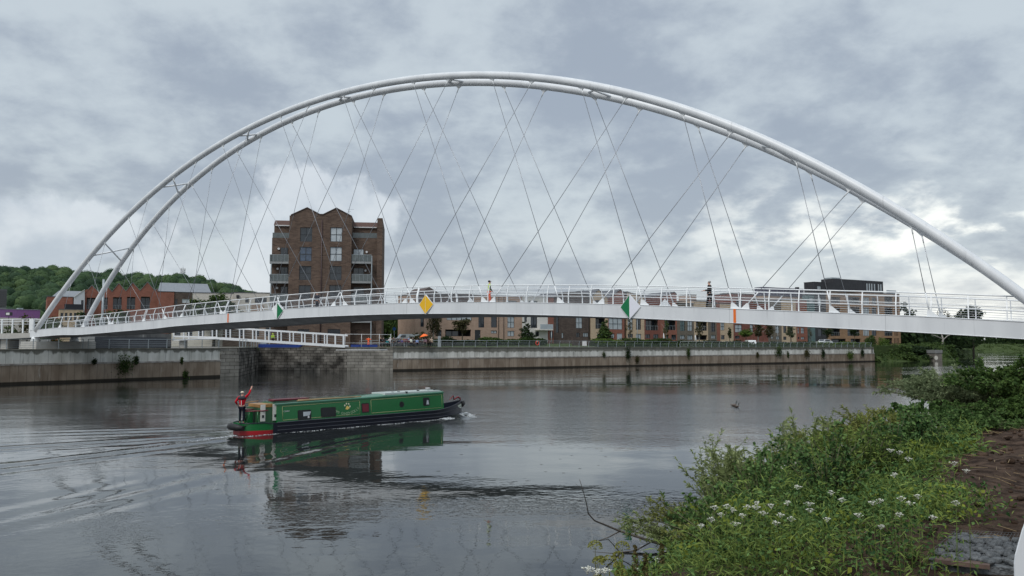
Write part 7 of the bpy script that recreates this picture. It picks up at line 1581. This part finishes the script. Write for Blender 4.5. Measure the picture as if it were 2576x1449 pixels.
MB().add([(0, 0, zt - .9), (Lr_, 0, zt - .55), (Lr_, 0, zt + .05), (0, 0, zt - .1), (0, 4.5, zt - .9), (Lr_, 4.5, zt - .55), (Lr_, 4.5, zt + .05), (0, 4.5, zt - .1)], [(0, 1, 2, 3), (3, 2, 6, 7), (0, 4, 5, 1), (1, 5, 6, 2)]).build('deck_beam', mat('pale_concrete', (0, 0, 0)), o)
for x in (1.5, Lr_ * .45, Lr_ * .78, Lr_ - .5): MB().box(x - .45, x + .45, .5, 4, 0, zt - .8).build('column', mat('pale_concrete', (0, 0, 0)), o)
MB().box(0.1, Lr_ - 1.2, 3.9, 4.4, 0, zt - .85).build('back_wall', DG, o)
rt = WP(30, 803, 101).z - 3.8; rl = MB().tube([(0, .2, rt - .1), (Lr_ + .4, .2, rt + .05)], .045, 6).tube([(0, .2, rt - .75), (Lr_, .2, rt - .6)], .03, 6).tube([(0, 4.2, rt - .2), (Lr_, 4.2, rt - .1)], .035, 6).build('railing', WHITE2, o)
for i in range(6): x = lerp(.4, Lr_ - .1, i / 5); MB().box(x - .07, x + .07, .12, .26, zt - .05, rt - .06).build('post', WHITE2, rl)
MB().box(Lr_ - .6, Lr_ - .1, .1, .5, zt, rt + .05).build('end_post', WHITE2, o)
o = MB().tube([(0, 0, 0), (0, 0, .85), (2.6, 0, .85), (2.6, 0, 1.25)], .09, 8).build('white_pipe', WHITE2); p = WP(66, 861, 95); o.location = (p.x, p.y, 3.85); tag(o, 'bent white pipe behind the left quay railing', 'pipe')
# ------------------------------------------------------------------ two geese
for px, py, sc, lb in ((1846, 1022, .62, 'goose with raised dark neck swimming on the left'), (1853, 1025, .56, 'second goose swimming on the right with white breast')):
    p = GP(px, py, 0); o = empty('goose', (p.x, p.y, 0), .1, lb, 'goose', 'geese swimming on the river'); o.scale = (sc,) * 3; V = [(Vector((-.42, 0, .20)), .03), (Vector((-.22, 0, .13)), .12, .10), (Vector((.05, 0, .10)), .15, .13), (Vector((.24, 0, .16)), .09), (Vector((.30, 0, .34)), .045), (Vector((.31, 0, .52)), .036), (Vector((.35, 0, .60)), .045), (Vector((.46, 0, .585)), .016)]
    link_obj('body', skinmesh('body', V[:4] + [(Vector((.28, 0, .28)), .05)], [(0, 1), (1, 2), (2, 3), (3, 4)], mat('goose_brown', (.12, .08, .06), .8, .3, 9, col2=(.24, .18, .14)), root=2), o)
    link_obj('neck', skinmesh('neck', [(Vector((.27, 0, .25)), .055)] + V[4:], [(0, 1), (1, 2), (2, 3), (3, 4)], mat('goose_black', (.012, .012, .013), .6, .1)), o); MB().ball((.2, 0, .05), .1, 8, 5, (1, 1, .7)).build('breast', FRAMEW, o)
